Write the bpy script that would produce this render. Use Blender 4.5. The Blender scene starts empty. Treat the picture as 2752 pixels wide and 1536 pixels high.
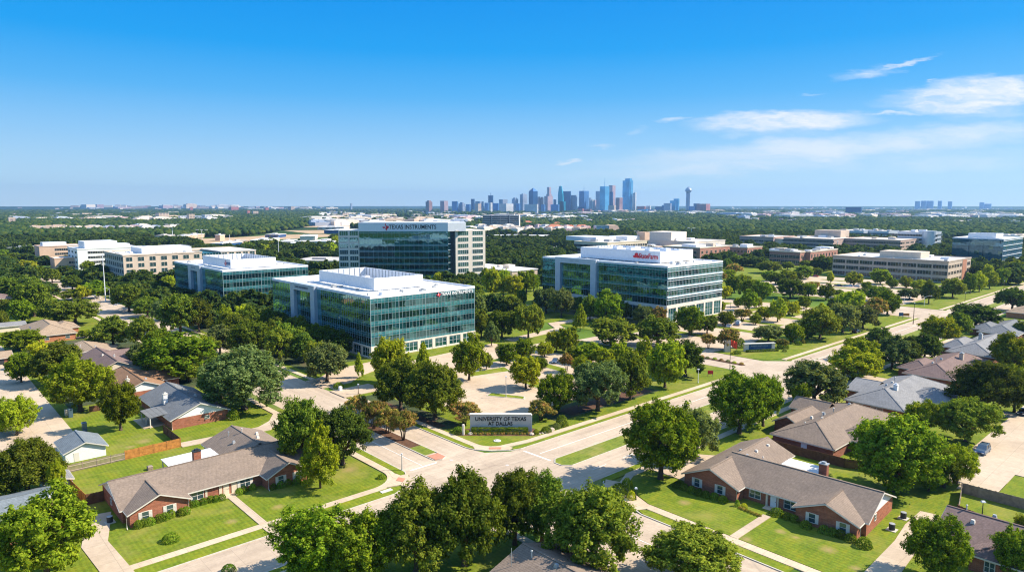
import bpy, math, random
import numpy as np
from mathutils import Vector
R = math.radians
rng = random.Random(7)
nr = np.random.default_rng(11)
C = bpy.context.scene.collection
# ---------------------------------------------------------------- camera model: ground points from picture points
F = 1840.0; CX, CY, HY = 1376.0, 768.0, 552.0
CAMH = 50.0; PITCH = math.atan((CY - HY) / F); YAW = R(47.65)
cp, sp = math.cos(PITCH), math.sin(PITCH)
fw = (math.cos(YAW), math.sin(YAW)); rt = (math.sin(YAW), -math.cos(YAW))
CR = {0: (0, 0, 2576/2752), 1: (0, 900, 2035/900), 2: (700, 900, 2035/900), 3: (1500, 900, 1357/600), 4: (2000, 900, 1700/752),
      5: (0, 500, 2013/700), 6: (650, 560, 2013/700), 7: (1300, 560, 2013/700), 8: (1950, 560, 2307/802), 9: (0, 0, 1.0),
      11: (150, 1080, 2516/700), 12: (1780, 1150, 2576/700), 13: (0, 760, 2013/420), 14: (2350, 1050, 1189/402),
      15: (1900, 880, 2576/300), 16: (1150, 1060, 2576/400), 21: (1100, 440, 2576/450), 22: (1500, 440, 2576/450),
      23: (1950, 500, 2576/802), 24: (0, 520, 2576/500), 25: (450, 520, 2576/500), 26: (1300, 560, 2576/700), 27: (2000, 590, 2576/752)}
def NP(c, x, y):
    o = CR[c]; return o[0] + x / o[2], o[1] + y / o[2]
def G(c, x, y, z=0.0):
    u, v = NP(c, x, y); a = (u - CX) / F; b = (CY - v) / F
    t = (z - CAMH) / (-sp + b * cp); f = cp + b * sp
    return (t * (f * fw[0] + a * rt[0]), t * (f * fw[1] + a * rt[1]))
def depth(X, Y): return X * fw[0] + Y * fw[1]
def hgt(c, x, yb, yt, P=None):
    X, Y = P or G(c, x, yb); u, v = NP(c, x, yt); b = (CY - v) / F; f = depth(X, Y)
    return (b * f * cp - f * sp) / (cp + b * sp) + CAMH
def PR(X, Y, Z=0):
    f = X * fw[0] + Y * fw[1]; r = X * rt[0] + Y * rt[1]; z = Z - CAMH
    d = f * cp - z * sp; return CX + F * r / d, CY - F * (f * sp + z * cp) / d, d

# ---------------------------------------------------------------- mesh builder
class MB:
    def __init__(s): s.v = []; s.f = []; s.m = []
    def poly(s, pts, m=0):
        i = len(s.v); s.v += [tuple(p) for p in pts]; s.f.append(tuple(range(i, i + len(pts)))); s.m.append(m)
    def hexa(s, p, m=0):
        i = len(s.v); s.v += [tuple(q) for q in p]
        for q in ((3, 2, 1, 0), (4, 5, 6, 7), (0, 1, 5, 4), (1, 2, 6, 5), (2, 3, 7, 6), (3, 0, 4, 7)):
            s.f.append(tuple(i + k for k in q)); s.m.append(m)
    def box(s, x0, x1, y0, y1, z0, z1, m=0):
        s.hexa([(x0, y0, z0), (x1, y0, z0), (x1, y1, z0), (x0, y1, z0), (x0, y0, z1), (x1, y0, z1), (x1, y1, z1), (x0, y1, z1)], m)
    def frus(s, x0, x1, y0, y1, z0, a0, a1, b0, b1, z1, m=0):
        s.hexa([(x0, y0, z0), (x1, y0, z0), (x1, y1, z0), (x0, y1, z0), (a0, b0, z1), (a1, b0, z1), (a1, b1, z1), (a0, b1, z1)], m)
    def prism(s, pts, z0, z1, m=0, mt=None):
        A = sum(pts[i][0] * pts[(i + 1) % len(pts)][1] - pts[(i + 1) % len(pts)][0] * pts[i][1] for i in range(len(pts)))
        if A < 0: pts = pts[::-1]
        n = len(pts); i = len(s.v)
        s.v += [(x, y, z0) for x, y in pts] + [(x, y, z1) for x, y in pts]
        s.f.append(tuple(i + n + k for k in range(n))); s.m.append(m if mt is None else mt)
        s.f.append(tuple(i + k for k in range(n))[::-1]); s.m.append(m)
        for k in range(n):
            j = (k + 1) % n; s.f.append((i + k, i + j, i + n + j, i + n + k)); s.m.append(m)
    def beam(s, p0, p1, w, h, m=0):
        p0 = Vector(p0); p1 = Vector(p1); d = (p1 - p0); l = d.xy.length
        n = Vector((-d.y / l, d.x / l, 0)) * (w / 2) if l > 1e-6 else Vector((w / 2, 0, 0)); u = Vector((0, 0, h / 2))
        s.hexa([p0 - n - u, p1 - n - u, p1 + n - u, p0 + n - u, p0 - n + u, p1 - n + u, p1 + n + u, p0 + n + u], m)
    def tube(s, pts, rad, n=6, m=0, cap=True):
        rings = []
        for k, p in enumerate(pts):
            p = Vector(p); a = Vector(pts[max(0, k - 1)]); b = Vector(pts[min(len(pts) - 1, k + 1)]); t = (b - a).normalized()
            q = t.cross(Vector((0, 0, 1))); q = Vector((1, 0, 0)) if q.length < 1e-3 else q.normalized(); w = t.cross(q)
            i = len(s.v); rings.append(i)
            for j in range(n):
                an = 2 * math.pi * j / n; s.v.append(tuple(p + (q * math.cos(an) + w * math.sin(an)) * rad[k]))
        for a, b in zip(rings, rings[1:]):
            for j in range(n):
                k = (j + 1) % n; s.f.append((a + j, b + j, b + k, a + k)); s.m.append(m)
        if cap:
            s.f.append(tuple(rings[0] + j for j in range(n))); s.m.append(m)
            s.f.append(tuple(rings[-1] + j for j in range(n))[::-1]); s.m.append(m)
    def lathe(s, prof, cx=0, cy=0, n=16, m=0):
        rings = []
        for r, z in prof:
            rings.append(len(s.v))
            s.v += [(cx + r * math.cos(2 * math.pi * j / n), cy + r * math.sin(2 * math.pi * j / n), z) for j in range(n)]
        for a, b in zip(rings, rings[1:]):
            for j in range(n):
                k = (j + 1) % n; s.f.append((a + j, a + k, b + k, b + j)); s.m.append(m)
        s.f.append(tuple(rings[0] + j for j in range(n))[::-1]); s.m.append(m)
        s.f.append(tuple(rings[-1] + j for j in range(n))); s.m.append(m)
    def mesh(s, name, mats, smooth=False):
        me = bpy.data.meshes.new(name); me.from_pydata(s.v, [], s.f)
        for mm in (mats if isinstance(mats, (list, tuple)) else [mats]): me.materials.append(mm)
        if any(s.m): me.polygons.foreach_set('material_index', s.m)
        if smooth: me.polygons.foreach_set('use_smooth', [True] * len(me.polygons))
        me.update(); return me
    def build(s, name, mats, parent=None, smooth=False):
        o = bpy.data.objects.new(name, s.mesh(name, mats, smooth)); C.objects.link(o)
        if parent: o.parent = parent
        return o
def link(name, me, parent=None, loc=(0, 0, 0), rot=0.0):
    o = bpy.data.objects.new(name, me); C.objects.link(o); o.location = loc; o.rotation_euler = (0, 0, rot)
    if parent: o.parent = parent
    return o
def tag(o, label, cat, group=None):
    o['label'] = label; o['category'] = cat
    if group: o['group'] = group
    return o
def T(name, label, cat, x=0, y=0, z=0, rot=0.0, group=None):
    o = bpy.data.objects.new(name, None); C.objects.link(o); o.location = (x, y, z); o.rotation_euler = (0, 0, rot)
    o.empty_display_size = 0.5
    return tag(o, label, cat, group)
def S(o, kind='structure'): o['kind'] = kind; return o
FONT_CACHE = {}
def text(body, size, mat, parent, loc, rot, ext=0.03, name='lettering', align='CENTER', smallcaps=False, sx=1.0, bold=0.0):
    cu = bpy.data.curves.new(name, 'FONT'); cu.body = body; cu.size = size; cu.extrude = ext; cu.align_x = align; cu.align_y = 'CENTER'; cu.offset = bold
    cu.space_line = 0.95; cu.resolution_u = 3
    if smallcaps:
        cu.small_caps_scale = 0.78
        for k, ch in enumerate(body): cu.body_format[k].use_small_caps = True
    cu.materials.append(mat); t_ = bpy.data.objects.new(name, cu); C.objects.link(t_); me = bpy.data.meshes.new_from_object(t_.evaluated_get(bpy.context.evaluated_depsgraph_get())); me.name = name; bpy.data.objects.remove(t_)
    me.materials.clear(); me.materials.append(mat); o = bpy.data.objects.new(name, me); C.objects.link(o); o.parent = parent
    o.location = loc; o.rotation_euler = rot; o.scale = (sx, 1, 1); return o

def marks(words, size, mat, parent, loc, rot, seed=1):   # blurred, unreadable small lettering: one row of letter-like strokes
    rg = random.Random(seed); b = MB(); x = 0; w = size * .55
    for n in words:
        for k in range(n):
            t = rg.randrange(3); b.box(x, x + w * .22, -size * .36, size * .36, 0, .03)
            if t != 1: b.box(x + w * .22, x + w * .7, -size * .07 + (t == 2) * size * .25, size * .07 + (t == 2) * size * .25, 0, .03)
            x += w
        x += w * .8
    b.v = [(p[0] - x / 2, p[1], p[2]) for p in b.v]; o = b.build('lettering', M[mat], parent); o.location = loc; o.rotation_euler = rot; return o
# ---------------------------------------------------------------- materials
M = {}
def newmat(name):
    m = bpy.data.materials.new(name); m.use_nodes = True; M[name] = m
    return m, m.node_tree.nodes, m.node_tree.links, m.node_tree.nodes['Principled BSDF']
def pos(ns):
    return ns.new('ShaderNodeNewGeometry').outputs['Position']
def vmap(ns, ls, src, scale):
    n = ns.new('ShaderNodeMapping'); n.inputs['Scale'].default_value = scale; ls.new(src, n.inputs['Vector']); return n.outputs[0]
def noise(ns, ls, vec, scale, detail=4, rough=0.6):
    n = ns.new('ShaderNodeTexNoise'); n.inputs['Scale'].default_value = scale; n.inputs['Detail'].default_value = detail
    n.inputs['Roughness'].default_value = rough; ls.new(vec, n.inputs['Vector']); return n.outputs['Fac']
def ramp(ns, ls, fac, stops):
    n = ns.new('ShaderNodeValToRGB'); e = n.color_ramp.elements
    while len(e) < len(stops): e.new(0.5)
    for k, (p, c) in enumerate(stops): e[k].position = p; e[k].color = (c[0], c[1], c[2], 1)
    ls.new(fac, n.inputs[0]); return n.outputs[0]
def mix(ns, ls, a, b, fac, mode='MIX'):
    n = ns.new('ShaderNodeMix'); n.data_type = 'RGBA'; n.blend_type = mode
    for k, v in ((0, fac), (6, a), (7, b)):
        if hasattr(v, 'links'): ls.new(v, n.inputs[k])
        else: n.inputs[k].default_value = v if k == 0 else (*v, 1)
    return n.outputs[2]
def simple(name, col, rough=0.7, var=0.12, scale=0.6, metal=0.0, det=5, spec=0.3):
    m, ns, ls, b = newmat(name); p = pos(ns); f = noise(ns, ls, p, scale, det)
    lo = tuple(c * (1 - var) for c in col); hi = tuple(min(1, c * (1 + var)) for c in col)
    ls.new(ramp(ns, ls, f, [(0.3, lo), (0.7, hi)]), b.inputs['Base Color'])
    b.inputs['Roughness'].default_value = rough; b.inputs['Metallic'].default_value = metal; b.inputs['Specular IOR Level'].default_value = spec
    return m
def bump(ns, ls, b, h, strength=0.3, dist=0.05):
    n = ns.new('ShaderNodeBump'); n.inputs['Strength'].default_value = strength; n.inputs['Distance'].default_value = dist
    ls.new(h, n.inputs['Height']); ls.new(n.outputs[0], b.inputs['Normal'])
def ns_scale(ns, ls, v, k):
    n = ns.new('ShaderNodeMath'); n.operation = 'MULTIPLY'; n.inputs[1].default_value = k; ls.new(v, n.inputs[0]); return n.outputs[0]
def grass_mat(name, base, dry, dryamt, spots=()):
    m, ns, ls, b = newmat(name); p = pos(ns)
    big = noise(ns, ls, p, 0.11, 5, 0.6); fine = noise(ns, ls, p, 2.6, 6, 0.75)
    st = noise(ns, ls, vmap(ns, ls, p, (0.25, 1.6, 1)), 1.0, 3)
    c = ramp(ns, ls, fine, [(0.25, tuple(x * 0.6 for x in base)), (0.75, tuple(x * 1.35 for x in base))])
    c = mix(ns, ls, c, tuple(x * y for x, y in zip(base, (1.5, 1.15, 1.0))), ramp(ns, ls, st, [(0.4, (0, 0, 0)), (0.75, (0.7,) * 3)]))
    md = noise(ns, ls, p, 0.38, 5, 0.7); c = mix(ns, ls, c, ramp(ns, ls, md, [(.28, (.62, .72, .7)), (.5, (1, 1, 1)), (.72, (1.35, 1.12, 1.0))]), 1.0, 'MULTIPLY')
    mw = ns.new('ShaderNodeTexWave'); mw.inputs['Scale'].default_value = .42; mw.inputs['Distortion'].default_value = 1.2; mw.inputs['Detail'].default_value = 2; ls.new(p, mw.inputs['Vector']); c = mix(ns, ls, c, ramp(ns, ls, mw.outputs['Fac'], [(0.2, (.93,) * 3), (.8, (1.07,) * 3)]), 1.0, 'MULTIPLY')
    c = mix(ns, ls, c, dry, ramp(ns, ls, big, [(0.62 - dryamt, (0, 0, 0)), (0.85 - dryamt * 0.5, (0.85,) * 3)]))
    for (x, y), r in spots:
        dd = ns.new('ShaderNodeVectorMath'); dd.operation = 'DISTANCE'; ls.new(p, dd.inputs[0]); dd.inputs[1].default_value = (x, y, 0.1)
        ad = ns.new('ShaderNodeMath'); ad.operation = 'MULTIPLY_ADD'; ad.inputs[1].default_value = r * 2.2; ls.new(fine, ad.inputs[0]); ls.new(dd.outputs['Value'], ad.inputs[2])
        c = mix(ns, ls, c, (0.33, 0.24, 0.10), ramp(ns, ls, ns_scale(ns, ls, ad.outputs[0], 1 / (r * 2.6)), [(0.45, (0.8,) * 3), (0.95, (0, 0, 0))]))
    ls.new(c, b.inputs['Base Color']); b.inputs['Roughness'].default_value = 0.9; b.inputs['Specular IOR Level'].default_value = 0.1
    bump(ns, ls, b, fine, 0.6, 0.08); return m
def cover_mat():
    m, ns, ls, b = newmat('ground_cover'); p = pos(ns); f = noise(ns, ls, p, 1.1, 6, .7); g = noise(ns, ls, p, .12, 4)
    c = ramp(ns, ls, f, [(.3, (.02, .03, .008)), (.6, (.05, .075, .014)), (.8, (.11, .11, .03))]); ls.new(mix(ns, ls, c, (.12, .085, .04), ramp(ns, ls, g, [(.5, (0, 0, 0)), (.7, (.7,) * 3)])), b.inputs['Base Color']); b.inputs['Roughness'].default_value = 1; bump(ns, ls, b, f, .8, .2)
cover_mat()
SPOTS = [(G(11, 1700, 1155), 0.9), (G(11, 2150, 1015), 0.95), (G(12, 215, 740), 1.0), (G(12, 1170, 1025), 0.8), (G(12, 1320, 1085), 0.5), (G(12, 1640, 1205), 1.1), (G(12, 830, 1100), 0.7), (G(11, 720, 435), 1.0), (G(11, 850, 380), 1.6), (G(4, 680, 1420), .8), (G(2, 540, 820), 1.6), (G(8, 1750, 1000), 1.0)]
grass_mat('grass', (0.135, 0.187, 0.016), (0.29, 0.25, 0.07), 0.12, SPOTS)
grass_mat('verge_grass', (0.15, 0.2, 0.016), (0.34, 0.29, 0.09), 0.06)
grass_mat('dry_grass', (0.15, 0.2, 0.03), (0.38, 0.29, 0.12), 0.14)
def concrete(name, col, joint, cw=4.5, ch=4.5, streak=None, dark=0.72):
    m, ns, ls, b = newmat(name); p = pos(ns)
    br = ns.new('ShaderNodeTexBrick'); br.offset = 0; br.inputs['Scale'].default_value = 1; br.inputs['Mortar Size'].default_value = joint
    br.inputs['Mortar Smooth'].default_value = 0.3; br.inputs['Brick Width'].default_value = cw; br.inputs['Row Height'].default_value = ch
    br.inputs['Color1'].default_value = (*col, 1); br.inputs['Color2'].default_value = (*[c * 0.93 for c in col], 1); br.inputs['Mortar'].default_value = (*[c * dark for c in col], 1)
    ls.new(p, br.inputs['Vector'])
    n1 = noise(ns, ls, p, 0.09, 6, 0.65); n2 = noise(ns, ls, p, 1.3, 6, 0.7)
    c = mix(ns, ls, br.outputs['Color'], ramp(ns, ls, n1, [(0.3, (0.83, 0.81, 0.79)), (0.7, (1.1, 1.1, 1.09))]), 1.0, 'MULTIPLY')
    c = mix(ns, ls, c, ramp(ns, ls, n2, [(0.3, (0.88,) * 3), (0.7, (1.08,) * 3)]), 1.0, 'MULTIPLY')
    if streak:
        n3 = noise(ns, ls, vmap(ns, ls, p, streak), 1.0, 5, 0.6); c = mix(ns, ls, c, ramp(ns, ls, n3, [(0.3, (0.84, 0.83, 0.83)), (0.55, (1, 1, 1)), (0.75, (1.1, 1.1, 1.09))]), 1.0, 'MULTIPLY')
        wv = ns.new('ShaderNodeTexVoronoi'); wv.feature = 'DISTANCE_TO_EDGE'; wv.inputs['Scale'].default_value = 0.085; nz_ = ns.new('ShaderNodeTexNoise'); nz_.inputs['Scale'].default_value = .4; ls.new(p, nz_.inputs['Vector']); va = ns.new('ShaderNodeVectorMath'); va.operation = 'MULTIPLY_ADD'; ls.new(nz_.outputs['Color'], va.inputs[0]); va.inputs[1].default_value = (3, 3, 0); ls.new(p, va.inputs[2]); ls.new(va.outputs[0], wv.inputs['Vector'])
        c = mix(ns, ls, c, (0.10, 0.09, 0.08), ramp(ns, ls, wv.outputs[0], [(0.0, (0.22,) * 3), (0.006, (0, 0, 0))]))
    ls.new(c, b.inputs['Base Color']); b.inputs['Roughness'].default_value = 0.85; b.inputs['Specular IOR Level'].default_value = 0.2
    return m
concrete('road_concrete', (0.525, 0.42, 0.315), 0.035, 4.2, 4.4, (0.03, 0.7, 1)); concrete('side_road_concrete', (0.525, 0.42, 0.315), 0.035, 4.4, 4.2, (0.7, 0.03, 1))
concrete('side_concrete', (0.6, 0.475, 0.335), 0.03, 1.6, 1.6)
concrete('drive_concrete', (0.54, 0.43, 0.315), 0.04, 3.4, 3.4)
concrete('lot_concrete', (0.55, 0.43, 0.31), 0.05, 5, 5)
simple('kerb', (0.52, 0.47, 0.39), 0.85, 0.15, 1.5); simple('kerb_dark', (0.13, 0.11, 0.09), 0.9)
simple('paint_white', (0.72, 0.69, 0.64), 0.7, 0.2, 2.5); simple('brick_ramp', (0.5, 0.22, 0.14), 0.85, 0.15, 3)
simple('mulch', (0.11, 0.055, 0.03), 0.95, 0.4, 2.0); simple('dirt', (0.44, 0.31, 0.18), 0.95, 0.25, 0.05)
simple('bare_patch', (0.36, 0.26, 0.12), 0.95, 0.3, 3)
def shingle(name, col, row=0.30):
    m, ns, ls, b = newmat(name)
    tc = ns.new('ShaderNodeTexCoord').outputs['Object']; sx = ns.new('ShaderNodeSeparateXYZ'); ls.new(tc, sx.inputs[0])
    ad = ns.new('ShaderNodeMath'); ad.operation = 'ADD'; ls.new(sx.outputs[0], ad.inputs[0]); ls.new(sx.outputs[1], ad.inputs[1])
    mu = ns.new('ShaderNodeMath'); mu.operation = 'MULTIPLY'; mu.inputs[1].default_value = 3.0; ls.new(sx.outputs[2], mu.inputs[0])
    cb = ns.new('ShaderNodeCombineXYZ'); ls.new(ad.outputs[0], cb.inputs[0]); ls.new(mu.outputs[0], cb.inputs[1])
    br = ns.new('ShaderNodeTexBrick'); br.inputs['Scale'].default_value = 1; br.inputs['Brick Width'].default_value = 0.7; br.inputs['Row Height'].default_value = row
    br.inputs['Mortar Size'].default_value = 0.03; br.inputs['Color1'].default_value = (*[c * 1.06 for c in col], 1); br.inputs['Color2'].default_value = (*[c * 0.93 for c in col], 1)
    br.inputs['Mortar'].default_value = (*[c * 0.72 for c in col], 1); ls.new(cb.outputs[0], br.inputs['Vector'])
    p = pos(ns); n1 = noise(ns, ls, p, 0.35, 6, 0.7); n2 = noise(ns, ls, p, 3.0, 4, 0.7)
    c = mix(ns, ls, br.outputs['Color'], ramp(ns, ls, n1, [(0.25, (0.82,) * 3), (0.75, (1.15, 1.13, 1.1))]), 1.0, 'MULTIPLY')
    c = mix(ns, ls, c, ramp(ns, ls, n2, [(0.3, (0.82,) * 3), (0.7, (1.18,) * 3)]), 1.0, 'MULTIPLY')
    ls.new(c, b.inputs['Base Color']); b.inputs['Roughness'].default_value = 0.95; b.inputs['Specular IOR Level'].default_value = 0.1
    return m
shingle('shingle_brown', (0.25, 0.195, 0.155)); shingle('shingle_grey', (0.19, 0.2, 0.21)); shingle('shingle_blue', (0.19, 0.22, 0.24))
shingle('shingle_tan', (0.36, 0.27, 0.19)); shingle('shingle_rust', (0.29, 0.17, 0.10)); shingle('shingle_mauve', (0.21, 0.15, 0.135)); shingle('shingle_silver', (0.25, 0.25, 0.255))
shingle('tile_terracotta', (0.5, 0.2, 0.12), 0.6)
def brick(name, c1, c2, mortar):
    m, ns, ls, b = newmat(name)
    tc = ns.new('ShaderNodeTexCoord').outputs['Object']; sx = ns.new('ShaderNodeSeparateXYZ'); ls.new(tc, sx.inputs[0])
    ad = ns.new('ShaderNodeMath'); ad.operation = 'ADD'; ls.new(sx.outputs[0], ad.inputs[0]); ls.new(sx.outputs[1], ad.inputs[1])
    cb = ns.new('ShaderNodeCombineXYZ'); ls.new(ad.outputs[0], cb.inputs[0]); ls.new(sx.outputs[2], cb.inputs[1])
    br = ns.new('ShaderNodeTexBrick'); br.inputs['Scale'].default_value = 1; br.inputs['Brick Width'].default_value = 0.42; br.inputs['Row Height'].default_value = 0.15
    br.inputs['Mortar Size'].default_value = 0.012; br.inputs['Bias'].default_value = -0.1
    br.inputs['Color1'].default_value = (*c1, 1); br.inputs['Color2'].default_value = (*c2, 1); br.inputs['Mortar'].default_value = (*mortar, 1); ls.new(cb.outputs[0], br.inputs['Vector'])
    n1 = noise(ns, ls, vmap(ns, ls, cb.outputs[0], (0.5, 1.5, 1)), 1.4, 5, 0.7)
    c = mix(ns, ls, br.outputs['Color'], ramp(ns, ls, n1, [(0.3, (0.72, 0.68, 0.66)), (0.7, (1.25, 1.2, 1.15))]), 1.0, 'MULTIPLY')
    ls.new(c, b.inputs['Base Color']); b.inputs['Roughness'].default_value = 0.9; b.inputs['Specular IOR Level'].default_value = 0.15; return m
brick('brick_red', (0.36, 0.125, 0.07), (0.26, 0.085, 0.05), (0.36, 0.24, 0.18)); brick('brick_orange', (0.50, 0.19, 0.09), (0.38, 0.14, 0.07), (0.45, 0.3, 0.2))
brick('brick_dark', (0.27, 0.095, 0.06), (0.2, 0.07, 0.045), (0.28, 0.19, 0.15))
simple('white_trim', (0.64, 0.6, 0.53), 0.6, 0.06); simple('white_siding', (0.78, 0.77, 0.74), 0.6, 0.05, 1.5); simple('cream_siding', (0.66, 0.56, 0.42), 0.7, 0.08)
simple('tan_trim', (0.56, 0.47, 0.37), 0.7, 0.08); simple('white_metal', (0.72, 0.74, 0.77), 0.45, 0.05, 1.0, 0.0); simple('silver_panel', (0.55, 0.59, 0.65), 0.4, 0.05, 0.3, 0.3)
simple('white_roof', (0.66, 0.64, 0.61), 0.8, 0.14, 0.25); simple('beige_stone', (0.62, 0.5, 0.38), 0.85, 0.08, 0.4); simple('pale_stone', (0.7, 0.62, 0.53), 0.85, 0.07, 0.5)
simple('tan_stone', (0.5, 0.40, 0.32), 0.85, 0.1, 0.4); simple('grey_concrete', (0.47, 0.44, 0.41), 0.85, 0.12, 0.5); simple('peach_wall', (0.58, 0.4, 0.29), 0.85, 0.08, 0.3)
simple('brick_far', (0.42, 0.19, 0.115), 0.9, 0.2, 0.8); simple('brick_town', (0.38, 0.19, 0.14), 0.9, 0.25, 1.0); simple('mauve_wall', (0.42, 0.3, 0.26), 0.9, 0.1, 0.5)
simple('dark_metal', (0.03, 0.035, 0.04), 0.5, 0.1); simple('grey_metal', (0.42, 0.44, 0.45), 0.45, 0.1, 1.0, 0.4); simple('bark', (0.10, 0.072, 0.05), 0.95, 0.35, 5); simple('pale_bark', (0.2, 0.165, 0.13), 0.95, 0.3, 5)
simple('wood_orange', (0.44, 0.19, 0.045), 0.8, 0.3, 1.6); simple('wood_grey', (0.27, 0.215, 0.165), 0.9, 0.3, 1.5); simple('wood_dark', (0.14, 0.065, 0.035), 0.85, 0.3, 1.5)
simple('letter_black', (0.012, 0.012, 0.016), 0.5); simple('letter_red', (0.62, 0.02, 0.035), 0.45, 0.04); simple('letter_white', (0.85, 0.85, 0.85), 0.5, 0.03)
simple('sign_stone', (0.6, 0.54, 0.49), 0.85, 0.08, 0.8); simple('sign_blue', (0.03, 0.1, 0.22), 0.4, 0.1); simple('rock', (0.5, 0.42, 0.33), 0.9, 0.25, 1.5)
simple('sign_dark', (0.05, 0.06, 0.08), 0.5); simple('flower', (0.42, 0.25, 0.16), 0.9, 0.5, 5.0); simple('flag_red', (0.65, 0.08, 0.035), 0.7, 0.2, 1.5)
simple('solar_blue', (0.02, 0.07, 0.2), 0.35, 0.2); simple('car_blue', (0.11, 0.17, 0.25), 0.25, 0.05, 1, 0.4, 2, 0.6); simple('car_silver', (0.5, 0.52, 0.55), 0.3, 0.04, 1, 0.5, 2, 0.6)
simple('car_white', (0.75, 0.75, 0.76), 0.3, 0.04, 1, 0.0, 2, 0.6); simple('car_dark', (0.03, 0.035, 0.05), 0.25, 0.04, 1, 0.2, 2, 0.6); simple('car_red', (0.35, 0.03, 0.03), 0.3, 0.04, 1, 0.2, 2, 0.6)
simple('tyre', (0.015, 0.015, 0.016), 0.9); simple('lamp_glass', (0.8, 0.82, 0.82), 0.2, 0.02)
def glass(name, dcol, gcol, fac, rough=0.03, wav=0.06):
    m, ns, ls, b = newmat(name); out = [n for n in ns if n.type == 'OUTPUT_MATERIAL'][0]
    d = ns.new('ShaderNodeBsdfDiffuse'); g = ns.new('ShaderNodeBsdfGlossy'); g.inputs['Roughness'].default_value = rough
    p = pos(ns); n1 = noise(ns, ls, p, 0.7, 3)
    ls.new(ramp(ns, ls, n1, [(0.3, tuple(c * 0.7 for c in dcol)), (0.7, tuple(c * 1.3 for c in dcol))]), d.inputs['Color']); g.inputs['Color'].default_value = (*gcol, 1)
    nz = noise(ns, ls, p, 0.16, 2); bp = ns.new('ShaderNodeBump'); bp.inputs['Strength'].default_value = wav; bp.inputs['Distance'].default_value = 1.0
    ls.new(nz, bp.inputs['Height']); ls.new(bp.outputs[0], g.inputs['Normal'])
    fr = ns.new('ShaderNodeLayerWeight'); fr.inputs['Blend'].default_value = 0.35
    mr = ns.new('ShaderNodeMapRange'); mr.inputs['To Min'].default_value = fac; mr.inputs['To Max'].default_value = min(1, fac + 0.45); ls.new(fr.outputs['Fresnel'], mr.inputs[0])
    mx = ns.new('ShaderNodeMixShader'); ls.new(mr.outputs[0], mx.inputs[0]); ls.new(d.outputs[0], mx.inputs[1]); ls.new(g.outputs[0], mx.inputs[2]); ls.new(mx.outputs[0], out.inputs[0])
    return m
TEAL = (0.33, 0.66, 0.74)
glass('glass_vision', (0.004, 0.02, 0.024), TEAL, 0.2); glass('glass_vision_mid', (0.008, 0.05, 0.055), TEAL, 0.2); glass('glass_blind', (0.03, 0.085, 0.085), TEAL, 0.18)
glass('glass_spandrel', (0.02, 0.135, 0.155), (0.4, 0.8, 0.9), 0.13); glass('glass_spandrel_pale', (0.05, 0.2, 0.22), (0.4, 0.8, 0.9), 0.13)
glass('glass_blue', (0.01, 0.07, 0.12), (0.35, 0.65, 0.85), 0.14); glass('glass_house', (0.05, 0.085, 0.10), (0.7, 0.85, 0.95), 0.12); glass('glass_dark', (0.010, 0.017, 0.022), (0.6, 0.75, 0.8), 0.05)
glass('glass_car', (0.01, 0.015, 0.02), (0.7, 0.8, 0.85), 0.25)
def tower_mat(name, col, gl, band, vert=0.0, metal=0.35, dark=0.45):
    m, ns, ls, b = newmat(name); tc = ns.new('ShaderNodeTexCoord').outputs['Object']; sx = ns.new('ShaderNodeSeparateXYZ'); ls.new(tc, sx.inputs[0])
    def stripes(src, per, duty):
        a = ns.new('ShaderNodeMath'); a.operation = 'DIVIDE'; a.inputs[1].default_value = per; ls.new(src, a.inputs[0])
        f = ns.new('ShaderNodeMath'); f.operation = 'FRACT'; ls.new(a.outputs[0], f.inputs[0])
        g = ns.new('ShaderNodeMath'); g.operation = 'GREATER_THAN'; g.inputs[1].default_value = duty; ls.new(f.outputs[0], g.inputs[0]); return g.outputs[0]
    ad = ns.new('ShaderNodeMath'); ad.operation = 'ADD'; ls.new(sx.outputs[0], ad.inputs[0]); ls.new(sx.outputs[1], ad.inputs[1])
    s = stripes(sx.outputs[2], band, 0.45)
    if vert:
        v = stripes(ad.outputs[0], vert, 0.35); mm = ns.new('ShaderNodeMath'); mm.operation = 'MULTIPLY'; ls.new(s, mm.inputs[0]); ls.new(v, mm.inputs[1]); s = mm.outputs[0]
    c = mix(ns, ls, col, gl, s); n1 = noise(ns, ls, pos(ns), 0.02, 3)
    c = mix(ns, ls, c, ramp(ns, ls, n1, [(0.3, (0.8,) * 3), (0.7, (1.15,) * 3)]), 1.0, 'MULTIPLY')
    ls.new(c, b.inputs['Base Color']); b.inputs['Roughness'].default_value = 0.35; b.inputs['Metallic'].default_value = metal; b.inputs['Specular IOR Level'].default_value = 0.4
    return m
tower_mat('tower_blue', (0.12, 0.28, 0.55), (0.03, 0.14, 0.36), 8, 12); tower_mat('tower_dark', (0.03, 0.11, 0.26), (0.015, 0.075, 0.2), 8, 0, 0.5); tower_mat('tower_grey', (0.44, 0.49, 0.58), (0.16, 0.23, 0.36), 8, 10, 0.1)
tower_mat('tower_mauve', (0.55, 0.4, 0.4), (0.26, 0.2, 0.26), 8, 10, 0.0); tower_mat('tower_teal', (0.02, 0.36, 0.46), (0.01, 0.28, 0.38), 8, 0, 0.4); tower_mat('tower_pale', (0.66, 0.64, 0.62), (0.42, 0.45, 0.5), 9, 9, 0.0)
tower_mat('tower_glass', (0.2, 0.55, 0.8), (0.08, 0.38, 0.66), 8, 0, 0.6); tower_mat('tower_brown', (0.36, 0.22, 0.2), (0.2, 0.13, 0.15), 8, 10, 0.0); tower_mat('tower_beige', (0.6, 0.47, 0.36), (0.35, 0.28, 0.25), 9, 9, 0.0); tower_mat('tower_red', (0.5, 0.2, 0.17), (0.33, 0.14, 0.14), 9, 10, 0.0)
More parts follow.
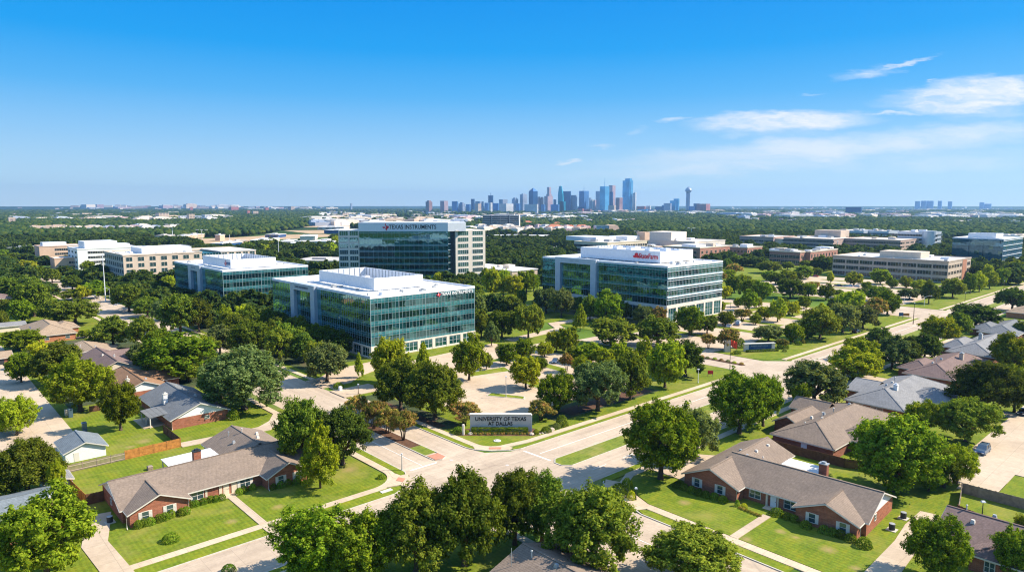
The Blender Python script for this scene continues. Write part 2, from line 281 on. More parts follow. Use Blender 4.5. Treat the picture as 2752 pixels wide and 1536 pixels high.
def leaf_mat(name, dark, mid, light, nsc=0.55, crownvar=0.32):
    m, ns, ls, b = newmat(name); out = [n for n in ns if n.type == 'OUTPUT_MATERIAL'][0]; ns.remove(b)
    gi = ns.new('ShaderNodeNewGeometry'); oi = ns.new('ShaderNodeObjectInfo')
    n1 = noise(ns, ls, gi.outputs['Position'], nsc, 3, 0.6)
    a = ns.new('ShaderNodeMath'); a.operation = 'MULTIPLY'; a.inputs[1].default_value = 0.45; ls.new(gi.outputs['Random Per Island'], a.inputs[0])
    a2 = ns.new('ShaderNodeMath'); a2.operation = 'MULTIPLY_ADD'; a2.inputs[1].default_value = 0.7; ls.new(n1, a2.inputs[0]); ls.new(a.outputs[0], a2.inputs[2])
    c = ramp(ns, ls, a2.outputs[0], [(0.25, dark), (0.55, mid), (0.85, light)])
    hs = ns.new('ShaderNodeHueSaturation'); ls.new(c, hs.inputs['Color'])
    mr = ns.new('ShaderNodeMapRange'); mr.inputs['To Min'].default_value = 1 - crownvar; mr.inputs['To Max'].default_value = 1 + crownvar; ls.new(oi.outputs['Random'], mr.inputs[0]); ls.new(mr.outputs[0], hs.inputs['Value'])
    mr2 = ns.new('ShaderNodeMapRange'); mr2.inputs['To Min'].default_value = 0.475; mr2.inputs['To Max'].default_value = 0.512
    sq = ns.new('ShaderNodeMath'); sq.operation = 'FRACT'; s3 = ns.new('ShaderNodeMath'); s3.operation = 'MULTIPLY'; s3.inputs[1].default_value = 7.3; ls.new(oi.outputs['Random'], s3.inputs[0]); ls.new(s3.outputs[0], sq.inputs[0]); ls.new(sq.outputs[0], mr2.inputs[0]); ls.new(mr2.outputs[0], hs.inputs['Hue'])
    d = ns.new('ShaderNodeBsdfDiffuse'); t = ns.new('ShaderNodeBsdfTranslucent'); ls.new(hs.outputs[0], d.inputs[0])
    tc = mix(ns, ls, hs.outputs[0], (1.5, 1.35, 0.45), 1.0, 'MULTIPLY'); ls.new(tc, t.inputs[0])
    mx = ns.new('ShaderNodeMixShader'); mx.inputs[0].default_value = 0.36; ls.new(d.outputs[0], mx.inputs[1]); ls.new(t.outputs[0], mx.inputs[2]); ls.new(mx.outputs[0], out.inputs[0])
    return m
simple('mullion', (0.30, 0.40, 0.41), 0.4, 0.05)
def LM(n, k, a, b, c, nsc=.55): k *= 1.2; leaf_mat(n, tuple(x * k for x in a), tuple(x * k for x in b), tuple(x * k for x in c), nsc)
LM('leaf_oak', 1.5, (0.024, 0.045, 0.006), (0.066, 0.10, 0.010), (0.14, 0.17, 0.02)); LM('leaf_elm', 1.3, (0.03, 0.06, 0.005), (0.088, 0.138, 0.008), (0.19, 0.235, 0.017)); LM('leaf_dark', 1.4, (0.018, 0.040, 0.008), (0.048, 0.08, 0.011), (0.10, 0.135, 0.02))
LM('leaf_lime', 1.35, (0.065, 0.105, 0.006), (0.17, 0.22, 0.011), (0.31, 0.335, 0.024)); LM('leaf_grey', 1.2, (0.034, 0.058, 0.018), (0.088, 0.125, 0.036), (0.165, 0.20, 0.066))
LM('leaf_rust', 1.35, (0.05, 0.08, 0.012), (0.13, 0.155, 0.025), (0.42, 0.21, 0.09)); LM('leaf_far', 1.15, (0.018, 0.046, 0.016), (0.045, 0.088, 0.022), (0.115, 0.15, 0.026), .09); LM('leaf_bush', 1.3, (0.03, 0.075, 0.007), (0.085, 0.15, 0.011), (0.19, 0.235, 0.026))
# ---------------------------------------------------------------- camera, sun, sky
cam = bpy.data.cameras.new('camera'); co = bpy.data.objects.new('camera', cam); C.objects.link(co)
cam.sensor_width = 36; cam.lens = 36 * F / 2752; cam.clip_end = 60000; cam.clip_start = 1
co.location = (0, 0, CAMH); co.rotation_euler = (R(90) - PITCH, 0, YAW - R(90)); bpy.context.scene.camera = co
sc = bpy.context.scene; sc.view_settings.view_transform = 'Standard'; sc.view_settings.look = 'None'; sc.view_settings.exposure = 0.9; sc.view_settings.gamma = 1
sc.cycles.max_bounces = 6; sc.cycles.diffuse_bounces = 3; sc.cycles.glossy_bounces = 3; sc.cycles.transmission_bounces = 2; sc.cycles.transparent_max_bounces = 4; sc.cycles.volume_bounces = 0
sc.cycles.use_denoising = True; sc.cycles.pixel_filter_type = 'BLACKMAN_HARRIS'; sc.cycles.filter_width = 1.15; sc.cycles.caustics_reflective = False; sc.cycles.caustics_refractive = False
EL = R(41); ofs = R(6)
sd = (rt[0] * math.cos(ofs) + fw[0] * math.sin(ofs), rt[1] * math.cos(ofs) + fw[1] * math.sin(ofs))
sdir = Vector((sd[0] * math.cos(EL), sd[1] * math.cos(EL), math.sin(EL)))
sl = bpy.data.lights.new('sun', 'SUN'); sl.energy = 4.9; sl.angle = R(0.53); sl.color = (1.0, 0.90, 0.75)
so = bpy.data.objects.new('sun', sl); C.objects.link(so); so.rotation_euler = sdir.to_track_quat('Z', 'Y').to_euler(); so.location = (200, -100, 400)
w = bpy.data.worlds.new('World'); sc.world = w; w.use_nodes = True; ns, ls = w.node_tree.nodes, w.node_tree.links
bg = ns['Background']; bg.inputs['Strength'].default_value = 0.1
sky = ns.new('ShaderNodeTexSky'); sky.sky_type = 'NISHITA'; sky.sun_disc = False; sky.sun_elevation = EL; sky.sun_rotation = math.atan2(sd[0], sd[1]); sky.altitude = 100; sky.air_density = 1.0; sky.dust_density = 0.7; sky.ozone_density = 1.0
def mth(op, a, b=None, c=None):
    n = ns.new('ShaderNodeMath'); n.operation = op
    for k, v in enumerate((a, b, c)):
        if v is None: continue
        if hasattr(v, 'links'): ls.new(v, n.inputs[k])
        else: n.inputs[k].default_value = v
    return n.outputs[0]
def dot(v, t):
    n = ns.new('ShaderNodeVectorMath'); n.operation = 'DOT_PRODUCT'; ls.new(v, n.inputs[0]); n.inputs[1].default_value = t; return n.outputs['Value']
dv = ns.new('ShaderNodeTexCoord').outputs['Generated']
zz = dot(dv, (0, 0, 1)); ff = mth('MAXIMUM', dot(dv, (fw[0], fw[1], 0)), 0.05); rr = dot(dv, (rt[0], rt[1], 0))
U = mth('DIVIDE', rr, ff); V = mth('DIVIDE', zz, ff)
tint = ramp(ns, ls, zz, [(0.0, (0.70, 0.81, 0.96)), (0.06, (0.68, 0.84, 1.04)), (0.13, (0.44, 0.80, 1.17)), (0.21, (0.19, 0.74, 1.24)), (0.30, (0.10, 0.68, 1.22)), (0.6, (0.22, 0.6, 1.0)), (1.0, (0.5, 0.75, 1.0))])
col = mix(ns, ls, sky.outputs[0], tint, 1.0, 'MULTIPLY')
KS = 1 / (0.1 * 2 ** 0.9)
air = ramp(ns, ls, zz, [(q, tuple(x * KS for x in c_)) for q, c_ in ((0.0, (.66, .86, .97)), (0.03, (.55, .80, .96)), (0.09, (.31, .63, .96)), (0.15, (.10, .475, .94)), (0.21, (.01, .37, .91)), (0.30, (0.0, .285, .86)), (0.5, (.16, .42, .92)), (1.0, (.42, .62, .98)))])
col = mix(ns, ls, col, air, 0.95)
cb = ns.new('ShaderNodeCombineXYZ'); ls.new(U, cb.inputs[0]); ls.new(V, cb.inputs[1])
nz = ns.new('ShaderNodeTexNoise'); nz.inputs['Scale'].default_value = 13; nz.inputs['Detail'].default_value = 8; nz.inputs['Roughness'].default_value = 0.6
ls.new(vmap(ns, ls, cb.outputs[0], (0.7, 3.0, 1)), nz.inputs['Vector'])
dst = ns.new('ShaderNodeVectorMath'); dst.operation = 'MULTIPLY_ADD'; ls.new(nz.outputs['Color'], dst.inputs[0]); dst.inputs[1].default_value = (0.13, 0.045, 0); ls.new(cb.outputs[0], dst.inputs[2])
fb = noise(ns, ls, vmap(ns, ls, dst.outputs[0], (1.0, 4.6, 1)), 11, 10, 0.68)
tex = ns.new('ShaderNodeMapRange'); tex.inputs[1].default_value = 0.36; tex.inputs[2].default_value = 0.6; ls.new(fb, tex.inputs[0])
def uvp(x, y):
    u, v = NP(9, 1500 + x / 2.0575, 140 + y / 2.0575); a = (u - CX) / F; b = (CY - v) / F; f = cp + b * sp
    return a / f, (-sp + b * cp) / f
tot = None
for cx, cy, hx, hy, ang, dens, soft, nz_in in ((1690, 132, 200, 34, 12, 0.62, 0.25, .9), (1890, 80, 190, 13, 14, 0.7, 0.1, .6), (2330, 240, 470, 88, 4, 1.0, 0.45, .62), (2420, 205, 300, 62, 3, 1.0, 0.4, .55), (1230, 385, 460, 60, 2, 1.0, 0.4, .62), (1850, 348, 260, 12, 1, 0.6, 0.1, .7),
        (1250, 425, 300, 60, 0, 0.35, 0.05, .5), (1500, 535, 1200, 80, 3.6, 0.72, 0.15, .45), (2330, 450, 460, 75, 3, 0.7, 0.1, .45), (900, 640, 850, 52, 2.5, 0.5, 0.1, .5), (40, 602, 80, 14, 2, 0.6, 0.2, .6), (650, 366, 120, 14, 4, 0.45, 0.1, .8), (460, 432, 60, 16, 0, 0.28, 0.1, .8), (270, 510, 90, 12, 3, 0.3, 0.1, .8), (2110, 160, 60, 9, 4, 0.5, 0.1, .7), (2400, 330, 250, 60, 2, 0.4, 0.0, .6), (1400, 240, 60, 8, 2, 0.25, 0.1, .8), (2200, 600, 600, 60, 2, 0.35, 0.0, .5)):
    u0, v0 = uvp(cx, cy); su = hx / 2.0575 / F; sv = hy / 2.0575 / F
    mp = ns.new('ShaderNodeMapping'); mp.vector_type = 'TEXTURE'; mp.inputs['Location'].default_value = (u0 + 0.065, v0 + 0.0225, 0); mp.inputs['Rotation'].default_value = (0, 0, R(ang)); mp.inputs['Scale'].default_value = (su, sv, 1)
    ls.new(dst.outputs[0], mp.inputs['Vector']); ln = ns.new('ShaderNodeVectorMath'); ln.operation = 'LENGTH'; ls.new(mp.outputs[0], ln.inputs[0])
    sm = ns.new('ShaderNodeMapRange'); sm.interpolation_type = 'SMOOTHSTEP'; sm.inputs[1].default_value = 1.25; sm.inputs[2].default_value = soft; sm.inputs[3].default_value = 0; sm.inputs[4].default_value = dens; ls.new(ln.outputs['Value'], sm.inputs[0])
    tx = mth('MULTIPLY_ADD', tex.outputs[0], nz_in, 1 - nz_in); mk = mth('MULTIPLY', sm.outputs[0], tx)
    tot = mk if tot is None else mth('MAXIMUM', tot, mk)
tot = mth('MULTIPLY', tot, mth('GREATER_THAN', dot(dv, (fw[0], fw[1], 0)), 0.05))
col = mix(ns, ls, col, (5.2, 5.3, 5.4), tot); ls.new(col, bg.inputs[0])

# ---------------------------------------------------------------- ground and paving (world metres: X runs along the cross street, Y along the side street)
def gmat():
    m, ns, ls, b = newmat('ground'); p = pos(ns)
    n1 = noise(ns, ls, p, 0.02, 6, 0.65); n2 = noise(ns, ls, p, 0.0035, 5, 0.6); n3 = noise(ns, ls, p, 1.5, 4, 0.7)
    near = ramp(ns, ls, n1, [(0.35, (0.06, 0.115, 0.016)), (0.55, (0.12, 0.19, 0.03)), (0.72, (0.26, 0.21, 0.10))])
    near = mix(ns, ls, near, ramp(ns, ls, n3, [(0.3, (0.75,) * 3), (0.7, (1.2,) * 3)]), 1.0, 'MULTIPLY')
    far = ramp(ns, ls, n1, [(0.3, (0.014, 0.035, 0.014)), (0.55, (0.03, 0.06, 0.02)), (0.68, (0.055, 0.08, 0.03)), (0.75, (0.22, 0.2, 0.17))])
    far = mix(ns, ls, far, ramp(ns, ls, n2, [(0.3, (0.7,) * 3), (0.7, (1.25,) * 3)]), 1.0, 'MULTIPLY')
    ln = ns.new('ShaderNodeVectorMath'); ln.operation = 'LENGTH'; ls.new(p, ln.inputs[0]); mr = ns.new('ShaderNodeMapRange'); mr.inputs[1].default_value = 500; mr.inputs[2].default_value = 1500; ls.new(ln.outputs['Value'], mr.inputs[0])
    ls.new(mix(ns, ls, near, far, mr.outputs[0]), b.inputs['Base Color']); b.inputs['Roughness'].default_value = 0.95; b.inputs['Specular IOR Level'].default_value = 0.05
gmat()
g = MB(); lines = [-40000, -20000, -9000, -4000, -2000, -1000, -500, -200, -100] + list(range(-50, 1001, 50)) + [1250, 1600, 2000, 2600, 3300, 4200, 5500, 7000, 9000, 12000, 16000, 22000, 30000, 42000]
n = len(lines); g.v = [(x, y, 0.0) for y in lines for x in lines]
g.f = [(j * n + i, j * n + i + 1, (j + 1) * n + i + 1, (j + 1) * n + i) for j in range(n - 1) for i in range(n - 1)]; g.m = [0] * len(g.f)
S(g.build('ground', M['ground']))
def arc(cx, cy, r, a0, a1, n=8): return [(cx + r * math.cos(R(a0 + (a1 - a0) * k / n)), cy + r * math.sin(R(a0 + (a1 - a0) * k / n))) for k in range(n + 1)]
def slab(name, mat, polys, z0, z1):
    b = MB()
    for k_, p in enumerate(polys): b.prism(p, z0 - .003 * k_, z1 + .003 * k_)
    o = b.build(name, M[mat]); S(o)
    bm = __import__('bmesh').new(); bm.from_mesh(o.data); bm_ = __import__('bmesh'); bm_.ops.triangulate(bm, faces=[f for f in bm.faces if len(f.verts) > 4]); bm.to_mesh(o.data); bm.free(); return o
def rect(x0, x1, y0, y1): return [(x0, y0), (x1, y0), (x1, y1), (x0, y1)]
def stroke(pts, w):
    L, Rr = [], []
    for k, p in enumerate(pts):
        a = Vector(pts[max(0, k - 1)]); b = Vector(pts[min(len(pts) - 1, k + 1)]); t = (b - a).normalized(); nn = Vector((-t.y, t.x)) * w / 2
        L.append((p[0] + nn.x, p[1] + nn.y)); Rr.append((p[0] - nn.x, p[1] - nn.y))
    return L + Rr[::-1]
def kerbs(polys, name='kerb', w=0.2, z=0.15):
    b = MB()
    for pts in polys:
        for a, c in zip(pts, pts[1:]): b.beam((a[0], a[1], z / 2), (c[0], c[1], z / 2), w, z)
    return S(b.build(name, M['kerb']))
# roads
slab('road', 'road_concrete', [rect(-150, 72, 88.4, 98.2), rect(84, 900, 78.6, 99.8)], -0.3, 0.020)
slab('side_road', 'side_road_concrete', [rect(69.0, 85.4, 101, 800), rect(71.0, 87.2, -60, 82)], -0.3, 0.024)
slab('junction', 'road_concrete', [[(60, 88.3), (71, 84), (71.2, 74), (87, 74), (90, 78.7), (96, 78.7), (96, 99.7), (91, 100.2), (86.6, 103.2), (85.3, 108), (69.1, 108), (68.5, 103.5), (64.5, 99.2), (60, 98.1)]], -0.3, 0.028)
slab('entrance_road', 'road_concrete', [rect(188.5, 206.5, 98, 170), [(183, 99.7), (188.6, 106), (206.4, 106), (213, 99.7)], rect(338, 372, 98, 135)], -0.3, 0.032)
# alley and back street behind the houses, with their lots
NWB = rect(-160, 65.4, 102.7, 480); LZ = 0.10
slab('lawn', 'grass', [
    [(-150, 102.8), (60.5, 102.8)] + arc(60.5, 107.4, 4.7, -90, 0)[1:] + [(65.2, 470), (-150, 470)],
    [(92.0, 103.0)] + [(183.0, 103.0), (187.5, 107.5), (188.3, 118), (188.3, 300), (88.4, 300), (88.4, 106.6), (89.4, 104.0)],
    [(216, 103.1), (337, 103.1), (337.5, 300), (206.7, 300), (206.7, 110), (209, 105.5)], [(372, 103.1), (900, 103.1), (900, 300), (372.5, 300)],
    [(91.4, -60), (91.4, 66), (93.5, 71), (98, 75.4), (900, 75.4), (900, -60)],
    [(-150, 85.6), (52, 85.6), (60, 83), (66, 76), (66, -60), (-150, -60)]], -0.3, LZ)
slab('verge', 'verge_grass', [
    [(41.2, 98.35), (62.0, 98.4), (64.2, 99.6), (64.6, 100.6), (62.5, 101.2), (41.2, 101.2)], [(-150, 98.35), (39.6, 98.35), (39.6, 101.2), (-150, 101.2)],
    [(67.1, 104.6), (68.0, 104.4), (68.7, 105.6), (68.8, 160), (67.1, 160)], [(67.1, 180), (68.8, 180), (68.8, 470), (67.1, 470)],
    [(91.9, 100.6), (93.4, 100.0), (181.5, 100.0), (182.5, 101.2), (94, 101.2), (92.5, 101.3)], [(214, 100.0), (336, 100.0), (337, 101.3), (213.5, 101.3)], [(374, 100.0), (900, 100.0), (900, 101.3), (374, 101.3)],
    [(85.6, 106.8), (86.7, 106.3), (86.9, 108), (86.9, 158), (85.6, 158)], [(87.4, 40), (89.3, 40), (89.3, 64.5), (88.2, 65.8), (87.4, 64)], [(87.4, -60), (89.3, -60), (89.3, 28), (87.4, 28)],
    [(93.6, 76.8), (96, 76.6), (300, 76.6), (300, 78.4), (94.5, 78.4), (93.0, 77.8)], [(-150, 87.0), (50, 87.0), (56, 86.6), (56, 88.2), (-150, 88.2)]], -0.3, 0.125)
slab('median', 'dry_grass', [[(94.6, 86.6), (93.2, 88.0), (93.2, 89.6), (94.6, 91.0), (170, 91.0), (172, 88.8), (170, 86.6)], [(222, 86.6), (219, 88.8), (222, 91.0), (325, 91.0), (325, 86.6)], [(375, 86.6), (375, 91.0), (900, 91.0), (900, 86.6)],
    [(76.5, 110.2), (79.3, 110.2), (79.3, 115.5), (76.5, 115.5)], [(76.5, 200), (79.3, 200), (79.3, 340), (76.5, 340)]], -0.3, 0.14)
slab('planting_bed', 'mulch', [rect(76.5, 79.3, 115.5, 150), [(195.4, 107.2), (196.6, 106.6), (197.4, 108), (197.4, 140), (195.6, 140)], rect(118, 150, 108, 113), rect(88.6, 91, 122, 150)], -0.3, 0.16)
slab('ground_cover_shade_bed', 'ground_cover', [rect(90.5, 112, 195, 460), rect(88.7, 94, 120, 156), [(112, 107), (152, 107), (152, 115.5), (112, 115)], rect(30, 64.8, 196, 250), rect(30, 64.8, 262, 296), rect(-40, 12, 180, 460), rect(230, 240.5, 165, 242)], -0.3, 0.13)  # strip behind the road pavement: shrubs plus lawn shade put into dark colour
slab('ramp_paving', 'brick_ramp', [[(76.6, 106.6), (77.9, 106.0), (79.2, 106.8), (79.2, 109.2), (76.6, 109.2)], [(65.8, 101.6), (67.0, 102.6), (66.4, 104.0), (65.2, 103.0)], [(88.3, 103.9), (90.2, 102.3), (90.9, 103.0), (89.0, 104.7)], [(184, 103), (185.6, 103.2), (186.2, 104.6), (184.6, 104.4)]], -0.3, 0.21)
slab('pavement', 'side_concrete', [
    stroke([(-150, 102.0), (60.3, 102.0)] + arc(60.3, 108.1, 6.1, -90, 0)[1:] + [(66.3, 160), (66.3, 470)], 1.55),
    stroke([(88.0, 300), (87.75, 160), (87.7, 108)] + arc(92.6, 108, 4.9, 180, 270, 6)[1:] + [(98, 102.15), (183, 102.15)], 1.5),
    [(86.2, 105.9), (88.0, 103.2), (91.2, 101.0), (92.6, 101.4), (92.4, 103.0), (89.6, 104.0), (88.4, 106.4), (87.0, 107.5)], stroke([(213, 102.2), (338, 102.2)], 1.5), stroke([(373, 102.2), (900, 102.2)], 1.5),
    stroke([(90.3, -60), (90.3, 66), (93.2, 73.5), (99, 76.0), (300, 76.0)], 1.7), [(87.6, 66), (89.6, 65), (91.6, 70), (95, 75), (94, 77.6), (90.5, 75)],
    [(64.6, 99.4), (66.5, 100.4), (68.7, 104.3), (67.2, 104.5), (66.6, 108), (65.4, 104.2), (62.4, 101.6), (64.7, 100.9)], stroke([(-150, 86.3), (56, 86.3), (63, 82), (67.3, 74), (67.3, -60)], 1.4)], -0.3, 0.155)
slab('driveway', 'drive_concrete', [
    stroke([(19.9, 98.3), (19.6, 105), (19.2, 113), (21.3, 121), (22.0, 124)], 3.4), rect(39.7, 41.1, 98.3, 101.4), stroke([(40.4, 102.7), (40.4, 116.4)], 1.25),
    [(67.0, 158), (65.5, 157.4), (62.5, 152.6), (58.9, 150.0), (54, 149.9), (42.0, 150.9), (42.0, 147.8), (56, 146.6), (60, 146.2), (64.2, 150), (65.4, 153), (67.0, 154.2)],
    rect(13.6, 27.2, 160, 470), rect(-20, 14, 170, 176), [(89.2, 26.5), (89.2, 34.0), (91.5, 33.0), (95.5, 33.0), (108, 33.4), (114.9, 34.2), (122, 34.2), (122.6, 31.6), (114, 30.6), (99.9, 29.6), (91.5, 28.6)], stroke([(91.1, 50.2), (101.8, 50.4)], 1.3),
    [(104, 66.8), (104, 75.4), (116, 75.4), (121, 68.5), (121, 66.9)], rect(139.5, 420, 27.5, 37.0), rect(137.0, 146, 27.5, 33), rect(152, 161, 0, 28), rect(150, 154, 37, 52), rect(193, 198, 37, 52), rect(170, 176, 66, 75.4), rect(205, 211, 66, 75.4), rect(252, 256, 66, 75.4),
    stroke([(66, 183), (58, 184.5)], 4), stroke([(66, 222), (53, 222)], 4), stroke([(66, 262), (53, 260)], 5), stroke([(66, 300), (50, 300)], 4)], -0.3, 0.19)
slab('car_park', 'lot_concrete', [
    [(99, 123), (107.5, 119.5), (112, 116.2), (150, 117), (163, 124), (168, 142), (160, 186), (120, 182), (117, 171), (112, 158), (104, 146), (99.5, 134)], rect(85.2, 97, 158.5, 166.5), [(85.2, 171), (94, 171), (100, 176), (118, 184), (118, 190.5), (98, 188.5), (90, 182), (85.2, 181)],
    [(206.3, 124), (230, 122), (262, 130), (300, 124), (330, 126), (334, 160), (330, 200), (300, 236), (286, 230), (286, 164), (214, 164), (206.3, 150)], rect(376, 500, 120, 134), [(376, 136), (470, 140), (490, 160), (486, 230), (376, 214)], rect(160, 236, 246, 262), stroke([(168, 186), (200, 190), (206, 200), (232, 200)], 5), stroke([(166, 170), (188, 172)], 8)], -0.3, 0.24)
isl = [[(113.6, 134.6), (118.6, 125.6), (120.4, 127.2), (116.4, 135.8)], [(122.5, 153.2), (136.5, 150.4), (138.6, 155.6), (126, 157)], [(147, 140), (151, 140), (152, 154), (148, 155)], [(128, 128), (132, 127.5), (134, 138), (130, 139)], [(140, 163), (156, 160), (156, 164), (141, 166)]]
for k in range(5): isl.append(rect(226 + k * 22, 231 + k * 22, 132, 160))
for k in range(4): isl.append(rect(296, 318, 140 + k * 20, 145 + k * 20))
for k in range(5): isl.append(rect(384 + k * 20, 388 + k * 20, 142, 200))
slab('traffic_island', 'verge_grass', isl, -0.3, 0.30)
kerbs([p + p[:1] for p in isl], 'island_kerb', 0.25, 0.31)
kerbs([[(-150, 98.25), (62, 98.3), (64.8, 99.6), (67.4, 102.4), (68.8, 105.5), (68.95, 156)], [(68.95, 182), (68.95, 470)], [(85.5, 156), (85.5, 108), (86.2, 105.6), (88.2, 102.9), (91.4, 100.5), (93.5, 99.85), (182, 99.85)], [(214, 99.85), (337, 99.85)], [(374, 99.85), (900, 99.85)],
       [(87.3, 28), (87.3, 64.5), (89.5, 71), (92.6, 77), (95, 78.5), (300, 78.5)], [(87.3, -60), (87.3, 25)], [(-150, 88.3), (56, 88.3), (66, 83), (70.9, 74), (70.9, -60)],
       [(170, 91.1), (94.6, 91.1), (93.1, 89.7), (93.1, 87.9), (94.6, 86.5), (170, 86.5)], [(325, 91.1), (222, 91.1), (219, 88.8), (222, 86.5), (325, 86.5)], [(900, 91.1), (375, 91.1), (375, 86.5), (900, 86.5)], [(76.4, 150), (76.4, 107), (77.8, 105.9), (79.4, 106.8), (79.4, 150)], [(79.4, 340), (79.4, 200), (76.4, 200), (76.4, 340)]])
S(slab('road_marking', 'paint_white', [rect(70.0, 76.2, 105.3, 105.75), stroke([(93.2, 98.6), (93.4, 91.2)], 0.45), stroke([(94.6, 95.35), (182, 95.35)], 0.16), stroke([(214, 95.35), (336, 95.35)], 0.16), rect(73.0, 73.15, 106.2, 130), stroke([(80.2, 81.2), (80.2, 20)], 0.14)] + [rect(184 + k * 0.0, 184.4, 91.5, 99) for k in range(1)] + [stroke([(96 + 9 * k, 82.5), (100 + 9 * k, 82.5)], 0.13) for k in range(20)], 0.02, 0.037))
slab('dirt_field', 'dirt', [[(316, 940), (290, 943), (312, 1076), (420, 1100), (500, 1141), (571, 1117), (549, 1021), (470, 1000)], [(592, 1336), (560, 1150), (640, 1090), (760, 1240)], [(820, 1400), (700, 1500), (900, 1700), (1000, 1560)]], -0.3, 0.05)
# ---------------------------------------------------------------- houses
class House:
    def __init__(s, name, label, x, y, rot=0.0, cat='house', wall='brick_red', side='white_siding', roof='shingle_brown', trim='white_trim', group=None):
        s.root = T(name, label, cat, x, y, 0.0, rot, group); s.x, s.y, s.rot = x, y, rot
        s.W, s.Rf, s.Tr = MB(), MB(), MB(); s.mats = (wall, side, roof, trim); s.roofo = None; s.pend = []
    def loc(s, c, px, py, z):
        X, Y = G(c, px, py, z); dx, dy = X - s.x, Y - s.y; a = -s.rot
        return dx * math.cos(a) - dy * math.sin(a), dx * math.sin(a) + dy * math.cos(a)
    def gable(s, x0, x1, y0, y1, ze, zr, axis='x', oh=0.45, side=(1, 1), ends=(1, 1), wall=True, t=0.16):
        if axis == 'x': u0, u1, v0, v1 = x0, x1, y0, y1; q = lambda u, v, z: (u, v, z)
        else: u0, u1, v0, v1 = y0, y1, x0, x1; q = lambda u, v, z: (v, u, z)
        vm = (v0 + v1) / 2; sl = (zr - ze) / ((v1 - v0) / 2)
        if wall:
            s.W.box(x0, x1, y0, y1, 0, ze, 0)
            for u, m, e in ((u0, side[0], ends[0]), (u1, side[1], ends[1])):
                if e: s.W.poly([q(u, v0, ze), q(u, v1, ze), q(u, vm, zr)], m)
        a, b = u0 - (oh if ends[0] else 0), u1 + (oh if ends[1] else 0)
        for ve in (v0 - oh, v1 + oh):
            zl = ze - sl * oh
            s.Rf.hexa([q(a, ve, zl), q(b, ve, zl), q(b, vm, zr), q(a, vm, zr), q(a, ve, zl + t), q(b, ve, zl + t), q(b, vm, zr + t), q(a, vm, zr + t)], 0)
            d = -0.035 if ve < vm else 0.035
            s.Tr.beam(q(a, ve + d, zl + 0.02), q(b, ve + d, zl + 0.02), 0.06, 0.19)
            for u, e, du in ((a, ends[0], -0.03), (b, ends[1], 0.03)):
                if e: s.Tr.beam(q(u + du, ve, zl + 0.01), q(u + du, vm, zr + 0.01), 0.055, 0.2)
        s.Rf.beam(q(a, vm, zr + t), q(b, vm, zr + t), 0.34, 0.09, 1)
    def hip(s, x0, x1, y0, y1, ze, zr, oh=0.5, wall=True, t=0.14, gap0=None):
        if wall: s.W.box(x0, x1, y0, y1, 0, ze, 0)
        ax0, ax1, ay0, ay1 = x0 - oh, x1 + oh, y0 - oh, y1 + oh
        if x1 - x0 >= y1 - y0: i = (ay1 - ay0) / 2; r0 = (ax0 + i, (ay0 + ay1) / 2); r1 = (ax1 - i, (ay0 + ay1) / 2)
        else: i = (ax1 - ax0) / 2; r0 = ((ax0 + ax1) / 2, ay0 + i); r1 = ((ax0 + ax1) / 2, ay1 - i)
        A, B, D, E = (ax0, ay0, ze), (ax1, ay0, ze), (ax1, ay1, ze), (ax0, ay1, ze); P, Q = (*r0, zr), (*r1, zr)
        if x1 - x0 >= y1 - y0: fs = [(A, B, Q, P), (B, D, Q), (D, E, P, Q), (E, A, P)]; hips = [(A, P), (E, P), (B, Q), (D, Q)]
        else: fs = [(A, B, P), (B, D, Q, P), (D, E, Q), (E, A, P, Q)]; hips = [(A, P), (B, P), (D, Q), (E, Q)]
        for f in fs: s.Rf.poly([(p[0], p[1], p[2] + t) for p in f], 0)
        s.Tr.box(ax0 - 0.02, ax1 + 0.02, ay0 - 0.02, ay1 + 0.02, ze - 0.1, ze + t - 0.03, 0)
        for a, b in hips + [(P, Q)]: s.Rf.beam((a[0], a[1], a[2] + t + 0.01), (b[0], b[1], b[2] + t + 0.01), 0.3, 0.09, 1)
    def done(s):
        w, sd, r, t = s.mats
        s.wallo = s.W.build('wall', [M[w], M[sd]], s.root); s.roofo = s.Rf.build('roof', [M[r], M[r]], s.root); s.Tr.build('fascia', M[t], s.root)
        for f in s.pend: f()
        return s.root
    def win(s, face, x, y, z, w, h, sh=False, mat='glass_house', trim='white_trim', div=1):
        def go():
            f, p = win_mesh(w, h, trim, mat, div); rz = {'S': 0, 'W': -90, 'N': 180, 'E': 90}[face]
            o = link('window', f, s.root, (x, y, z), R(rz)); link('pane', p, o)
            if sh:
                for sg in (-1, 1):
                    k = link('shutter', shutter_mesh(h), s.root, (x + (sg * (w / 2 + 0.28) * math.cos(R(rz))), y + sg * (w / 2 + 0.28) * math.sin(R(rz)), z), R(rz))
        s.pend.append(go)
    def part(s, name, mb, mat, roofpart=False):
        def go(): mb.build(name, mat if isinstance(mat, list) else M[mat], s.roofo if roofpart else s.root)
        s.pend.append(go)
    def vents(s, pts, dz=0.0):
        for k, (x, y, z) in enumerate(pts):
            b = MB()
            if k % 3 == 0: b.tube([(x, y, z - 0.3), (x, y, z + 0.75)], [0.09, 0.09], 8); b.lathe([(0.16, z + 0.75), (0.16, z + 0.85), (0.02, z + 0.95)], x, y, 8)
            else: b.frus(x - 0.3, x + 0.3, y - 0.3, y + 0.3, z - 0.2, x - 0.2, x + 0.2, y - 0.2, y + 0.2, z + 0.35)
            s.part('roof_vent', b, 'grey_metal' if k % 2 else 'white_trim', True)
